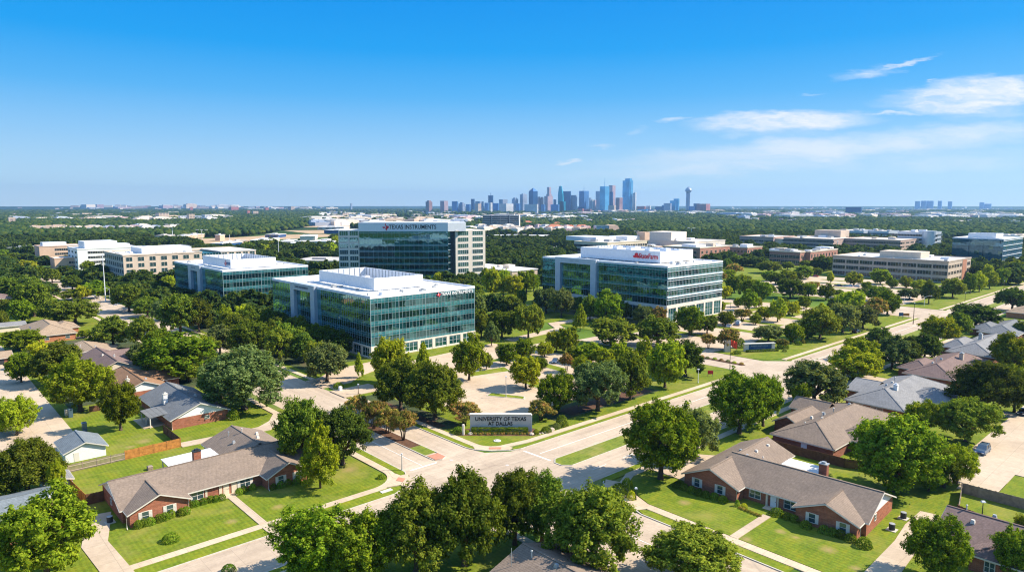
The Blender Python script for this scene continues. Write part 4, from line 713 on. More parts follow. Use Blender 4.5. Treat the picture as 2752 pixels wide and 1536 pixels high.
# right-hand banded office
X0, Y0 = 241.6, 167.9; r = T('office_building', 'green glass office with white banded side, red lettering on white penthouse', 'office building', X0, Y0); DX, DY, Z = 43.4, 74.2, 24.2
shell(r, 0, DX, 0, DY, Z); bs, bw = [], []
for fl in range(4):
    z = 7.9 + fl * 4.0; bs += [(z, z + 2.3, 'v'), (z + 2.3, z + 3.2, 's'), (z + 3.2, z + 4.0, 'x')]; bw += [(z, z + 2.9, 'v'), (z + 2.9, z + 4.0, 's')]
bs[-1] = (bs[-1][0], Z - .35, 's')
curtain(r, 'S', 0, 0, DX, bs, 1.1, seed=8, fin={'x': (.5, .42), 's': (.25, .1)}, vw=.05, mm='white_metal'); curtain(r, 'W', 0, 0, DY, bw, 1.5, seed=9, vw=.035, mm='mullion', fin={'s': (.2, .16)}); curtain(r, 'E', DX, 0, DY, bw, 4, seed=10)
base_storey(r, [('S', 0, 0, DX), ('W', 0, 0, DY)], 7.9, wz=(.5, 6.2), pw=7)
portal(r, 38.5, 64.5, Z + 1.0, 3.3, topb=2.6); screen(r, 12.2, 38, 12.5, 60, Z, Z + 5.4, lid=True)
text('StateFarm', 3.2, M['letter_red'], r, (12.0, 18.9, Z + 2.9), WEST, .06, sx=.8, bold=.03); marks((6, 1, 7), .7, 'grey_metal', r, (-1.34, 51.5, Z - .3), WEST, 2); clutter(r, 3, 11, 4, 70, Z, 6, 6); clutter(r, 39.5, 42, 4, 70, Z, 5, 7); clutter(r, 12, 38, 2, 11, Z, 7, 8)
marks((6,), 1.0, 'letter_white', r, (15.5, -.2, Z - .9), SOUTH, 3)
for du, dz, a in ((0, .62, 0), (-.85, -.45, 0), (.85, -.45, 0)):
    b = MB(); b.prism([(1.0 * math.cos(R(20 * k)), .62 * math.sin(R(20 * k))) for k in range(18)], 0, .1, 0); o = b.build('logo', M['letter_red'], r); o.location = (12.05, 25.6 - du, Z + 3.0 + dz); o.rotation_euler = WEST
# low roof behind it
r = T('low_building', 'low flat-roofed tan building tucked behind the green glass office', 'building', 332, 338); b = MB(); b.box(-24, 0, 0, 54, 0, 6); b.build('wall', M['tan_stone'], r); b = MB(); b.box(-24.4, .4, -.4, 54.4, 6, 6.6); b.build('roof', M['white_roof'], r); b = MB(); b.box(-16, -10, 12, 18, 6.6, 9.2); b.box(-12, -9, 26, 29, 6.6, 8); b.build('rooftop_unit', M['pale_stone'], r)
# ---------------------------------------------------------------- masonry offices with separate windows
def block(name, label, x, y, dx, dy, z, wall, faces=(), rot=0.0, cat='office building', roof='white_roof', cop=None, pent=None, group=None, base=None):
    """faces: (face, n, rows, w, h, z0, dz, trim, glass[, u0, u1])"""
    r = T(name, label, cat, x, y, 0, rot, group); b = MB(); b.box(0, dx, 0, dy, 0, z); b.build('wall', M[wall], r)
    b = MB(); b.box(-.25, dx + .25, -.25, dy + .25, z, z + .18, 1); b.box(.35, dx - .35, .35, dy - .35, z + .18, z + .24, 0)
    for q in ((-.25, dx + .25, -.25, .3), (-.25, dx + .25, dy - .3, dy + .25), (-.25, .3, .3, dy - .3), (dx - .3, dx + .25, .3, dy - .3)): b.box(*q, z + .18, z + .8, 1)
    ro = b.build('roof', [M[roof], M[cop or wall]], r)
    for p in (pent or []):
        c = MB(); c.box(p[0], p[1], p[2], p[3], z + .24, z + .24 + p[4]); c.build('penthouse', M[p[5] if len(p) > 5 else 'white_metal'], ro)
    for fc in faces:
        face, n, rows, w, hh, z0, dz, tr, gl = fc[:9]; L = dx if face in 'SN' else dy; u0, u1 = (fc[9], fc[10]) if len(fc) > 10 else (0, L)
        f, p = win_mesh(w, hh, tr, gl, max(1, round(w / 1.6)))
        ox, oy = {'S': (0, 0), 'W': (0, 0), 'E': (dx, 0), 'N': (0, dy)}[face]; rz = R({'S': 0, 'W': -90, 'E': 90, 'N': 180}[face])
        for i in range(n):
            for k in range(rows):
                a = on(face, ox, oy, u0 + (u1 - u0) * (i + .5) / n, .02); o = link('window', f, r, (a[0], a[1], z0 + k * dz), rz); link('pane', p, o)
    return r
WT, GD, GV = 'white_trim', 'glass_dark', 'glass_vision_mid'
r = block('office_building', 'beige five-storey office with rows of square windows and glazed corner bay', 105.0, 466, 46, 48, 19.4, 'beige_stone', [('S', 7, 5, 3.4, 2.3, 1.0, 3.8, WT, GV), ('W', 9, 5, 3.2, 2.3, 1.0, 3.8, WT, GD)], pent=[(14, 44, 14, 40, 3.4)])
clutter(r, 2, 13, 4, 44, 19.6, 8, 9); clutter(r, 14, 44, 2, 12, 19.6, 6, 10)
g = MB(); g.box(46, 60, 4, 40, 0, 18.6, 0)
for z in np.arange(1, 18, 1.9): g.box(46, 60, 3.9, 4.0, z, z + .18, 1)
for x in np.arange(46.5, 60, 1.9): g.box(x, x + .12, 3.88, 3.98, 0, 18.6, 1)
g.build('curtain_wall', [M['glass_vision_mid'], M['white_metal']], r)
b = MB(); b.box(60, 84, 6, 44, 0, 19.0); b.box(44, 86, 44, 60, 0, 19.2); b.build('wing', M['beige_stone'], r); b = MB(); b.box(59.8, 84.2, 5.8, 44.2, 19.0, 19.5); b.build('wing_roof', M['white_roof'], r)
f, p = win_mesh(3.2, 2.3, WT, GV, 2)
for i in range(5):
    for k in range(5): o = link('window', f, r, (62.6 + i * 4.7, 5.97, 1.0 + k * 3.8)); link('pane', p, o)
block('parking_garage', 'white banded parking garage left of the beige office', 108.2, 619, 44, 38, 16.0, 'white_siding', [('S', 2, 4, 15, 1.7, 1.2, 3.8, WT, GD, 6, 40), ('W', 3, 4, 6, 1.5, 1.4, 3.8, WT, GD)], pent=[(7, 30, 10, 34, 5.2), (30, 40, 14, 30, 2.6)], cat='parking garage')
block('office_building', 'peach and white office with dark ribbon windows at the far left', 98.5, 728, 34, 26, 13.5, 'peach_wall', [('S', 1, 3, 20, 1.9, 2.2, 3.8, WT, GD, 9, 34)], pent=[(4, 22, 8, 22, 3.2)])
block('building', 'small orange brick block in front of the peach office', 94.8, 632, 24, 20, 8.6, 'peach_wall', [('S', 1, 2, 8, 1.6, 1.2, 3.6, WT, GD, 7, 20)], cat='building')
x, y = G(24, 1700, 735, 8); block('parking_garage', 'low parking deck with parked cars on its roof behind the white garage', x, y - 30, 60, 40, 7, 'grey_concrete', cat='parking garage', roof='grey_concrete')
r = block('office_building', 'long tan three-storey office with dark ribbon windows beside the right-hand road', 503.2, 135.3, 49.5, 73, 13.8, 'tan_stone', [('W', 8, 3, 8.3, 2.3, 1.0, 4.2, 'grey_metal', GD), ('S', 5, 3, 4.2, 1.9, 1.2, 4.2, 'tan_trim', GD, 0, 30), ('S', 1, 3, 6.4, 2.2, 1.1, 4.2, 'tan_trim', GD, 40, 49)], pent=[(12, 30, 20, 46, 4.4, 'tan_trim'), (34, 40, 20, 26, 1.6), (22, 27, 6, 11, 1.4)])
clutter(r, 2, 47, 3, 70, 14.0, 16, 11)
b = MB(); b.box(30.5, 39.5, -.2, .1, 0, 13.7); b.build('pier', M['brick_far'], r)
x, y = G(8, 2150, 235, 24.5); xl, yl = G(8, 1690, 230, 24.5); xr, yr = G(8, 2270, 240, 24.5)
r = T('office_building', 'blue glass office block near the right edge beyond the tan office', 'office building', x, y); DX, DY, Z = 62, yl - y, 24.0; shell(r, 0, DX, 0, DY, Z)
GB = ['glass_blue', 'glass_blue', 'glass_vision_mid', 'glass_blue', 'glass_spandrel_pale']
bb = []
for fl in range(6): bb += [(.5 + fl * 3.9, 3.2 + fl * 3.9, 'v'), (3.2 + fl * 3.9, 4.4 + fl * 3.9, 's')]
bb[-1] = (bb[-1][0], Z - .35, 's')
curtain(r, 'W', 0, 0, DY, bb, 3, seed=21, mats=GB, mm='glass_blue', fin={'s': (.3, .2)}); curtain(r, 'S', 0, 0, DX, bb, 3, seed=22, mats=GB, mm='white_metal', fin={'s': (.3, .4)}); screen(r, 8, 30, DY * .2, DY * .75, Z, Z + 4)
b = MB(); b.box(-1, 1, DY * .38, DY * .42, 0, Z - 4); b.box(-1, 1, DY * .66, DY * .7, 0, Z - 4); b.box(-1.2, 2, 2, DY - 2, Z - 3.4, Z - .4); b.build('frame', M['glass_blue'], r)
# red-brick campus blocks, decks and pale halls in the middle distance
def q4(lbl, name, c, pl, pn, pr, zt, wall, faces, cat='office building', pent=None, roof='pale_stone', group=None):
    """pl/pn/pr: left, near and right roof corners"""
    nx, ny = G(c, *pn, zt); lx, ly = G(c, *pl, zt); rx, ry = G(c, *pr, zt)
    dx, dy = max(8, rx - nx), max(8, ly - ny); rg_ = random.Random(int(nx)); pent = list(pent or []) + [(x0 * dx, x0 * dx + rg_.uniform(3, 9), y0 * dy, y0 * dy + rg_.uniform(3, 9), rg_.uniform(1.2, 3), rg_.choice(('white_metal', 'tan_trim', 'grey_metal'))) for x0, y0 in ((rg_.uniform(.1, .7), rg_.uniform(.1, .8)) for _ in range(4))]
    return block(name, lbl, nx, ny, dx, dy, zt, wall, faces, 0, cat, roof, 'cream_siding' if 'brick' in wall else None, pent, group)
q4('red brick block with white roof left of the tan office', 'office_building', 27, (240, 290), (515, 305), (560, 290), 11, 'brick_town', [('W', 8, 2, 3.0, 2.2, 2.0, 4.2, 'cream_siding', GD), ('S', 3, 2, 2.4, 2.2, 2, 4.2, 'cream_siding', GD)])
q4('red brick block with cream bays beside the tan office roof', 'office_building', 27, (560, 298), (610, 302), (735, 272), 11, 'brick_town', [('S', 9, 2, 2.0, 3.0, 1.6, 4.6, 'cream_siding', GD)])
q4('narrow red brick end block nearest the tall lamp mast', 'office_building', 27, (735, 275), (760, 285), (805, 272), 10.5, 'brick_town', [('W', 3, 2, 2, 2, 2, 4.2, 'cream_siding', GD)])
q4('red brick and white block behind the autumn-brown tree', 'office_building', 27, (-80, 250), (30, 262), (150, 250), 10.5, 'brick_town', [('S', 6, 2, 2, 2.6, 1.6, 4.4, 'cream_siding', GD), ('W', 5, 2, 2.4, 2, 1.6, 4.4, 'cream_siding', GD)])
q4('red brick block half hidden right behind the white penthouse', 'office_building', 26, (2000, 360), (2140, 395), (2400, 365), 11, 'brick_town', [('S', 8, 2, 3, 2.4, 1.6, 4.4, 'cream_siding', GD), ('W', 4, 2, 3, 2.2, 1.6, 4.4, 'tan_trim', GD)], pent=[(6, 22, 8, 24, 2.4)])
q4('cream three-storey hall with punched windows left of the white penthouse', 'office_building', 26, (850, 330), (1225, 345), (1560, 320), 15, 'cream_siding', [('S', 16, 3, 3, 2.4, 1.8, 4.4, WT, GD), ('W', 9, 3, 4.6, 2.4, 1.8, 4.4, WT, GD)], pent=[(14, 44, 26, 66, 4), (50, 74, 16, 40, 4), (70, 78, 10, 20, 8, 'peach_wall')])
q4('pale long hall with a raised central block behind the white penthouse', 'office_building', 26, (1780, 305), (2090, 335), (2440, 318), 13, 'pale_stone', [('S', 9, 2, 6, 2.0, 2, 4.6, WT, GD), ('W', 7, 2, 7, 2.0, 2, 4.6, WT, GD)], pent=[(-20 + 22, 30, 30, 60, 9, 'pale_stone')])
q4('pink stucco wing between the cream hall and long pale hall', 'building', 26, (1560, 360), (1720, 385), (1790, 375), 8, 'peach_wall', [], 'building')
q4('pale pink office with dark ribbon windows behind the brick blocks', 'office_building', 27, (20, 150), (270, 165), (400, 150), 12, 'mauve_wall', [('W', 7, 2, 6, 1.8, 2, 4.6, WT, GD), ('S', 3, 2, 6, 1.8, 2, 4.6, WT, GD)])
q4('long cream low office at the far edge behind the pink office', 'office_building', 27, (390, 165), (440, 185), (600, 150), 10, 'cream_siding', [('S', 6, 2, 6, 1.6, 2, 4, WT, GD)])
q4('grey office with dark ribbon windows left of the pink parking deck', 'office_building', 27, (490, 160), (820, 185), (960, 165), 13, 'mauve_wall', [('W', 4, 3, 16, 1.8, 1.8, 4, 'grey_metal', GD)])
q4('pink parking deck with open dark storeys behind the tan office', 'parking_garage', 27, (940, 175), (1440, 195), (1590, 178), 13, 'mauve_wall', [('W', 5, 3, 15, 1.7, 1.6, 4.0, 'tan_trim', GD), ('S', 4, 3, 10, 1.6, 1.6, 4.0, 'tan_trim', GD)], 'parking garage', pent=[(20, 44, 70, 100, 8, 'tan_stone')])  # dark panes stand in for shade inside the open storeys
q4('low white pavilion office furthest back, left one of two', 'office_building', 27, (905, 98), (1100, 108), (1160, 95), 12, 'silver_panel', [('W', 2, 2, 40, 2.5, 2, 5, WT, GD)])
q4('low white pavilion office furthest back, right one of two', 'office_building', 27, (1160, 98), (1330, 110), (1370, 102), 12, 'silver_panel', [('W', 2, 2, 34, 2.5, 2, 5, WT, 'glass_blue')])
r = q4('white banded office with a rounded stair tower left of the blue office', 'office_building', 27, (1470, 110), (1720, 122), (1850, 115), 20, 'silver_panel', [('W', 2, 4, 30, 2.2, 2, 4.6, WT, GD), ('S', 2, 4, 26, 2.2, 2, 4.6, WT, 'glass_blue')])
b = MB(); b.lathe([(7, 0), (7, 22)], 2, 2, 20); b.build('stair_tower', M['silver_panel'], r)
q4('small white hall at the right edge beyond the blue office', 'building', 27, (2480, 130), (2540, 150), (2620, 140), 9, 'pale_stone', [], 'building')
# dark striped slab and terracotta roofs
nx, ny = G(21, 1685, 1005); lx, ly = G(21, 1128, 1003); L = math.hypot(lx - nx, ly - ny)
r = T('office_building', 'dark horizontally striped office slab below the skyline', 'office building', lx, ly, 0, math.atan2(ny - ly, nx - lx)); b = MB(); b.box(0, L, 0, 24, 0, 29); b.build('wall', M['grey_concrete'], r)
b = MB(); b.box(.4, L - .4, .4, 23.6, 29, 29.4); b.build('roof', M['white_roof'], r); b = MB(); b.box(L * .3, L * .86, 6, 20, 29.4, 32); b.build('penthouse', M['grey_concrete'], r)
f, p = win_mesh(L * .235, 2.0, 'dark_metal', 'glass_dark', 1)
for k in range(6):
    for u in (.125, .375, .62, .87): o = link('window', f, r, (L * u, -.02, 3 + k * 4.3)); link('pane', p, o)
b = MB(); b.box(L * .22, L * .24, -.3, .1, 0, 28.8); b.box(L * .7, L * .72, -.3, .1, 0, 28.8); b.build('pier', M['dark_metal'], r); b = MB(); b.box(L + .01, L + .5, 0, 24, 0, 29.6); b.build('end_wall', M['pale_stone'], r)
for k, (c, a0, a1, yb, lab) in enumerate(((26, 630, 800, 232, 'left of three terracotta tiled roofs below the skyline'), (26, 790, 920, 230, 'middle of three terracotta tiled roofs below the skyline'), (26, 905, 1060, 234, 'largest right-hand terracotta tiled roof below the skyline'), (26, 690, 770, 185, 'small terracotta roof behind the three larger ones'), (26, 400, 480, 170, 'small terracotta roof right of the dark striped slab'))):
    x, y = G(c, (a0 + a1) / 2, yb); wd = (a1 - a0) / CR[c][2] / F * depth(x, y); h = House('terracotta_house', lab, x, y, YAW - R(90) + R(15), roof='tile_terracotta', wall='cream_siding', cat='building'); h.hip(-wd / 2, wd / 2, 0, wd * .55, 8, 8 + wd * .2); h.done()
x, y = G(26, 1240, 248); r = T('theatre', 'peach angular hall with a glazed grey front, right of the terracotta roofs', 'building', x, y, 0, YAW - R(90)); s = depth(x, y) / F / CR[26][2]
b = MB(); b.hexa([(0, 0, 0), (140 * s, 10, 0), (140 * s, 50, 0), (0, 50, 0), (0, 0, 80 * s), (90 * s, 8, 78 * s), (90 * s, 50, 78 * s), (0, 50, 80 * s)]); b.build('wall', M['peach_wall'], r); b = MB(); b.box(-125 * s, -.1, 4, 46, 0, 74 * s, 0); b.box(-125 * s, -.1, 3, 4, 70 * s, 80 * s, 1); b.box(-125 * s, -119 * s, 3, 4, 0, 70 * s, 1); b.build('glazed_front', [M['tower_grey'], M['pale_stone']], r)
# mid-left industrial sheds beyond the beige office
for k, (c, x0, x1, yb, yt, wall, dp, lab) in enumerate(((25, 585, 770, 745, 685, 'solar_blue', 40, 'low blue-fronted shed with pale roof behind the beige office'), (25, 770, 850, 735, 670, 'pale_stone', 30, 'white block right of the blue-fronted shed'), (25, 850, 935, 722, 655, 'mauve_wall', 30, 'grey-windowed block beside the white block, beyond the beige office'),
        (25, 85, 250, 650, 580, 'peach_wall', 40, 'pinkish brick block behind a tall light mast'), (25, 240, 360, 610, 560, 'peach_wall', 30, 'flat tan block with canopy right of the pinkish block'), (24, 2150, 2270, 640, 575, 'grey_concrete', 40, 'grey concrete block left of the tall light mast'), (25, 660, 730, 645, 565, 'peach_wall', 14, 'small square brick tower on the dirt field'),
        (25, 1150, 1385, 710, 640, 'pale_stone', 70, 'pale warehouse at the left of the shed cluster'), (25, 1350, 1540, 600, 560, 'solar_blue', 30, 'dark blue trailer-like shed on the dirt bank'), (25, 1545, 1700, 715, 660, 'glass_blue', 60, 'white shed with blue windows in the shed cluster'), (25, 1640, 1900, 735, 680, 'pale_stone', 60, 'long white shed with red-edged roof in the shed cluster'), (25, 1840, 2040, 635, 585, 'pale_stone', 50, 'white shed against the dirt bank behind the cluster'), (25, 1970, 2300, 720, 655, 'silver_panel', 60, 'long silver-blue shed nearest the tall tower'),
        (25, 2160, 2440, 545, 500, 'tower_dark', 60, 'long dark-fronted low building on the dirt bank beside the tall tower'), (25, 2080, 2440, 490, 455, 'pale_stone', 60, 'pale low building behind the dark-fronted one'), (25, 1700, 2400, 985, 925, 'grey_concrete', 40, 'low grey roof between the left glass office and the tall tower'), (24, 35, 390, 640, 600, 'cream_siding', 30, 'long cream roof in the trees at the far left'), (24, 80, 330, 800, 745, 'cream_siding', 30, 'cream flat-roofed block left of the peach office'), (24, 830, 1040, 600, 560, 'grey_concrete', 30, 'grey pitched roof in the wood above the parking garage'),
        (25, 910, 1020, 540, 515, 'white_siding', 20, 'small white roof at the edge of the wood above the dirt field'), (25, 770, 840, 550, 520, 'peach_wall', 14, 'small brown roof at the edge of the wood'), (26, 35, 670, 300, 268, 'pale_stone', 40, 'long white low roof right of the tall tower'), (26, 715, 775, 420, 395, 'brick_far', 16, 'red roof among trees left of the white penthouse'), (26, 850, 925, 275, 250, 'peach_wall', 14, 'small peach wall among trees below the terracotta roofs'), (26, 230, 290, 402, 385, 'white_siding', 10, 'small white roof in the wood right of the tall tower'))):
    u, v = NP(c, (x0 + x1) / 2, yb); X, Y = G(9, u, v + 2); s = depth(X, Y) / F / CR[c][2]; wd = (x1 - x0) * s; hh = max(3.5, (yb - yt) * s)
    r = T('shed', lab, 'building', X, Y, 0, YAW - R(90) + R((k * 37) % 24 - 12)); b = MB(); b.box(-wd / 2, wd / 2, 0, dp, 0, hh); b.build('wall', M[wall], r)
    b = MB(); b.box(-wd / 2 - .5, wd / 2 + .5, -.5, dp + .5, hh, hh + .6); b.box(-wd * .2, wd * .1, dp * .3, dp * .6, hh + .6, hh + 2); b.build('roof', M['grey_concrete' if 'grey' in lab else 'white_roof'], r)
    if k % 2 == 0 and wd > 14:
        f, p = win_mesh(round(wd / 8, 1), round(hh * .35, 1), WT, GD, 2)
        for i in range(4): o = link('window', f, r, (-wd / 2 + wd * (i + .5) / 4, -.03, hh * .35)); link('pane', p, o)
# ---------------------------------------------------------------- downtown skyline and far towers
def tower(c, x0, xs, x1, yt, mat, label, D=5200, top=None, ant=None, name='skyscraper', cat='skyscraper', fn=None, group=None):
    u0 = NP(c, x0, 0)[0]; us = NP(c, xs, 0)[0]; u1 = NP(c, x1, 0)[0]; vt = NP(c, 0, yt)[1]
    f = D; rr_ = (us - CX) / F * f; X = f * fw[0] + rr_ * rt[0]; Y = f * fw[1] + rr_ * rt[1]
    dy = max(12, (us - u0) / F * f / .70); dx = max(12, (u1 - us) / F * f / .70); Z = hgt(9, 0, 0, vt, (X, Y)) if False else None
    bb_ = (CY - vt) / F; Z = (bb_ * f * cp - f * sp) / (cp + bb_ * sp) + CAMH
    b = MB()
    if fn: fn(b, dx, dy, Z)
    else: b.box(0, dx, 0, dy, 0, Z)
    if top: b.box(dx * .2, dx * .8, dy * .2, dy * .8, Z, Z + top)
    if ant: b.tube([(dx * ant[0], dy * ant[1], Z), (dx * ant[0], dy * ant[1], Z + ant[2])], [1.8, .8], 5)
    o = b.build(name, M[mat]); o.location = (X, Y, 0); return tag(o, label, cat, group)
def pyr(b, dx, dy, Z):
    zs = Z * .86; b.box(0, dx, 0, dy, 0, zs); b.frus(0, dx, 0, dy, zs, dx * .45, dx * .55, dy * .45, dy * .55, Z)
def prismt(b, dx, dy, Z):
    b.box(0, dx, 0, dy * .75, 0, Z * .42); b.frus(0, dx, 0, dy, 0, 0, dx, dy * .25, dy, Z * .42); b.frus(0, dx, dy * .25, dy, Z * .42, dx * .05, dx * .8, dy * .3, dy, Z * .7); b.frus(dx * .05, dx * .8, dy * .3, dy, Z * .7, dx * .15, dx * .6, dy * .52, dy * .85, Z)
def notch(b, dx, dy, Z):
    b.box(0, dx, 0, dy, 0, Z * .94); b.box(dx * .12, dx * .75, dy * .05, dy * .72, Z * .94, Z); b.box(dx * .3, dx * .7, -2.5, 0, 0, Z * .9); b.box(-2.5, 0, dy * .3, dy * .7, 0, Z * .9)
def setb(b, dx, dy, Z): b.box(0, dx, 0, dy, 0, Z * .72); b.box(dx * .15, dx * .85, dy * .15, dy * .85, Z * .72, Z)
def chamf(b, dx, dy, Z): b.box(0, dx, 0, dy, 0, Z * .95); b.frus(0, dx, 0, dy, Z * .95, dx * .1, dx * .5, dy * .1, dy * .6, Z)
for a in ((21, 250, 312, 355, 582, 'tower_brown', 'leftmost skyline tower, dark brown with pinkish side', 4700, 8), (21, 472, 545, 597, 570, 'tower_mauve', 'second skyline tower from the left, purple-brown slab', 4700), (21, 650, 738, 754, 577, 'tower_blue', 'plain blue slab third from the left in the skyline', 4900), (21, 755, 826, 862, 612, 'tower_grey', 'short grey-blue block with stepped roof, fourth from the left', 4900, 10), (21, 868, 930, 946, 622, 'tower_blue', 'short blue block left of the thin dark tower', 5000),
          (21, 950, 992, 1000, 540, 'tower_dark', 'thin dark blue tower in the left of the skyline', 5200), (21, 1010, 1090, 1142, 577, 'tower_grey', 'grey-blue slab right of the thin dark tower', 5300), (21, 1005, 1062, 1106, 612, 'tower_beige', 'beige block in front of the grey-blue slab', 4800), (21, 1155, 1212, 1228, 600, 'tower_blue', 'short blue block left of the dark antenna tower', 4900), (21, 1212, 1276, 1293, 487, 'tower_dark', 'dark blue tower with a small antenna, left part of the skyline', 5300, None, (.5, .5, 22)),
          (21, 1222, 1254, 1280, 597, 'tower_pale', 'pale slim block in front of the dark antenna tower', 4700), (21, 1282, 1368, 1380, 606, 'tower_blue', 'wide blue block right of the dark antenna tower', 4900), (21, 1378, 1440, 1508, 548, 'tower_grey', 'grey twin-toned tower above the white-framed block', 5300), (21, 1380, 1492, 1595, 612, 'tower_pale', 'white-framed low block at the middle left of downtown', 4750), (21, 1575, 1625, 1672, 538, 'tower_grey', 'grey stepped tower left of the pointed tower', 5300, 8), (21, 1640, 1690, 1702, 612, 'tower_blue', 'small blue block beside the grey stepped tower', 4900)):
    tower(*a)
for a in ((21, 1700, 1746, 1812, 472, 'tower_grey', 'tall grey tower with pale right side, left neighbour of the pointed tower', 5300, 6), (21, 1765, 1962, 1976, 620, 'tower_pale', 'broad pale block with ribbed front before the pointed tower', 4500), (21, 1935, 1988, 2012, 506, 'tower_mauve', 'mauve tower right behind the pointed tower', 5400), (21, 2010, 2042, 2062, 522, 'tower_brown', 'reddish stepped tower right of the pointed tower', 5400, 6), (21, 2072, 2126, 2202, 497, 'tower_mauve', 'mauve block below the tall slim mauve tower', 5000), (21, 2026, 2072, 2080, 626, 'tower_blue', 'low blue block before the mauve block', 4800),
          (21, 2214, 2240, 2252, 549, 'tower_dark', 'small dark tower left of the teal prism', 5300), (21, 2172, 2288, 2296, 626, 'tower_blue', 'low wide blue block left of the teal prism', 4800), (21, 2350, 2464, 2472, 422, 'tower_dark', 'dark blue slab directly behind the teal prism', 5300), (21, 2468, 2558, 2570, 482, 'tower_grey', 'grey-mauve slab with light logo mark right of the dark slab', 5300)):
    tower(*a)
tower(21, 1835, 1902, 1970, 370, 'tower_dark', 'dark blue tower with a pointed pyramid top', 5200, fn=pyr); tower(21, 2104, 2150, 2186, 358, 'tower_mauve', 'tall slim mauve tower rising over the mauve block', 5400, fn=setb); tower(21, 2283, 2380, 2395, 340, 'tower_teal', 'teal faceted prism tower narrowing to its top', 4900, fn=prismt)
for a in ((22, 318, 392, 466, 417, 'tower_blue', 'blue-grey tower with antenna at the centre of downtown', 5300, None, (.5, .5, 44)), (22, 300, 400, 410, 665, 'tower_dark', 'low dark block at the foot of the blue-grey antenna tower', 4800), (22, 470, 490, 498, 524, 'tower_grey', 'slim grey tower right of the blue-grey antenna tower', 5300), (22, 498, 520, 532, 551, 'tower_pale', 'small pale tower beside the slim grey one', 5300), (22, 530, 560, 572, 555, 'tower_mauve', 'small mauve tower left of the glassy antenna tower', 5300), (22, 572, 630, 642, 420, 'tower_grey', 'grey-blue slab behind the glassy antenna tower on its left', 5400),
          (22, 637, 708, 780, 347, 'tower_glass', 'bright glassy tower with a tall antenna', 5000, None, (.5, .5, 62)), (22, 770, 822, 872, 331, 'tower_mauve', 'purple-grey tower right behind the glassy antenna tower', 5400), (22, 783, 818, 824, 432, 'tower_dark', 'dark narrow slab in front of the purple-grey tower', 5100), (22, 878, 932, 986, 521, 'tower_brown', 'two-toned mauve and blue block left of the tallest tower', 5100), (22, 1130, 1150, 1160, 450, 'tower_pale', 'slim white spire left of two beside the tallest tower', 5300), (22, 1158, 1172, 1188, 437, 'tower_pale', 'slim white spire right of two beside the tallest tower', 5300),
          (22, 770, 850, 882, 640, 'tower_beige', 'beige low block before the purple-grey tower', 4800), (22, 1215, 1318, 1332, 652, 'tower_red', 'red-brown low block right of the tallest tower', 4800), (22, 1355, 1400, 1414, 647, 'tower_pale', 'white low block right of the red-brown block', 4800), (22, 1225, 1350, 1356, 702, 'tower_glass', 'low pale-blue block in front of the red-brown block', 4500), (22, 1356, 1428, 1435, 706, 'tower_blue', 'low blue block in front of the white block', 4500), (22, 1433, 1470, 1484, 706, 'tower_pale', 'small white cube right of the low blue block', 4500),
          (22, 1590, 1648, 1656, 636, 'tower_blue', 'lowest step of the stepped glass hotel, on the left', 5000), (22, 1625, 1712, 1732, 606, 'tower_grey', 'second step of the stepped glass hotel', 4950), (22, 1715, 1778, 1786, 566, 'tower_glass', 'third step of the stepped glass hotel', 5000), (22, 1770, 1832, 1840, 536, 'tower_glass', 'highest step of the stepped glass hotel', 5050), (22, 2010, 2070, 2082, 652, 'tower_blue', 'low blue block right of the ball-topped tower', 4900), (22, 2080, 2146, 2162, 611, 'tower_dark', 'dark block with stepped roof left of the pink block', 4900), (22, 2140, 2256, 2336, 616, 'tower_red', 'broad pinkish-red block at the right end of downtown', 4700),
          (22, 2140, 2340, 2492, 742, 'tower_pale', 'long white low hall before the pinkish-red block', 4400), (22, 300, 370, 382, 690, 'tower_red', 'small salmon block at the foot of downtown', 4500), (22, 372, 490, 500, 695, 'tower_brown', 'dark purple low block right of the salmon block', 4500), (22, 600, 700, 704, 722, 'tower_dark', 'dark low block with white posts, left of two', 4450), (22, 706, 776, 786, 722, 'tower_dark', 'dark low block with white posts, right of two', 4450), (22, 880, 980, 1090, 722, 'tower_red', 'long low red-brown block under the tallest tower', 4450), (22, 1500, 1620, 1630, 660, 'tower_dark', 'low dark teal mound-like block left of the stepped hotel', 5000)):
    tower(*a)
tower(22, 987, 1082, 1140, 225, 'tower_glass', 'tallest skyline tower, blue glass with a notched top', 5300, fn=notch)
u = NP(22, 1980, 0)[0]; f_ = 5000; rr_ = (u - CX) / F * f_; r = T('observation_tower', 'slim observation tower topped by a ball, right of downtown', 'tower', f_ * fw[0] + rr_ * rt[0], f_ * fw[1] + rr_ * rt[1])
b = MB()
for a in range(3): b.lathe([(5.5, 0), (5.5, 150)], 11 * math.cos(R(120 * a + 20)), 11 * math.sin(R(120 * a + 20)), 10)
b.lathe([(7, 0), (7, 155)], 0, 0, 12); b.build('shaft', M['tower_grey'], r); b = MB(); b.lathe([(8, 138), (18, 146), (23, 156), (23, 163), (18, 172), (9, 178), (9, 182), (3, 184)], 0, 0, 20); b.build('ball', M['tower_grey'], r)
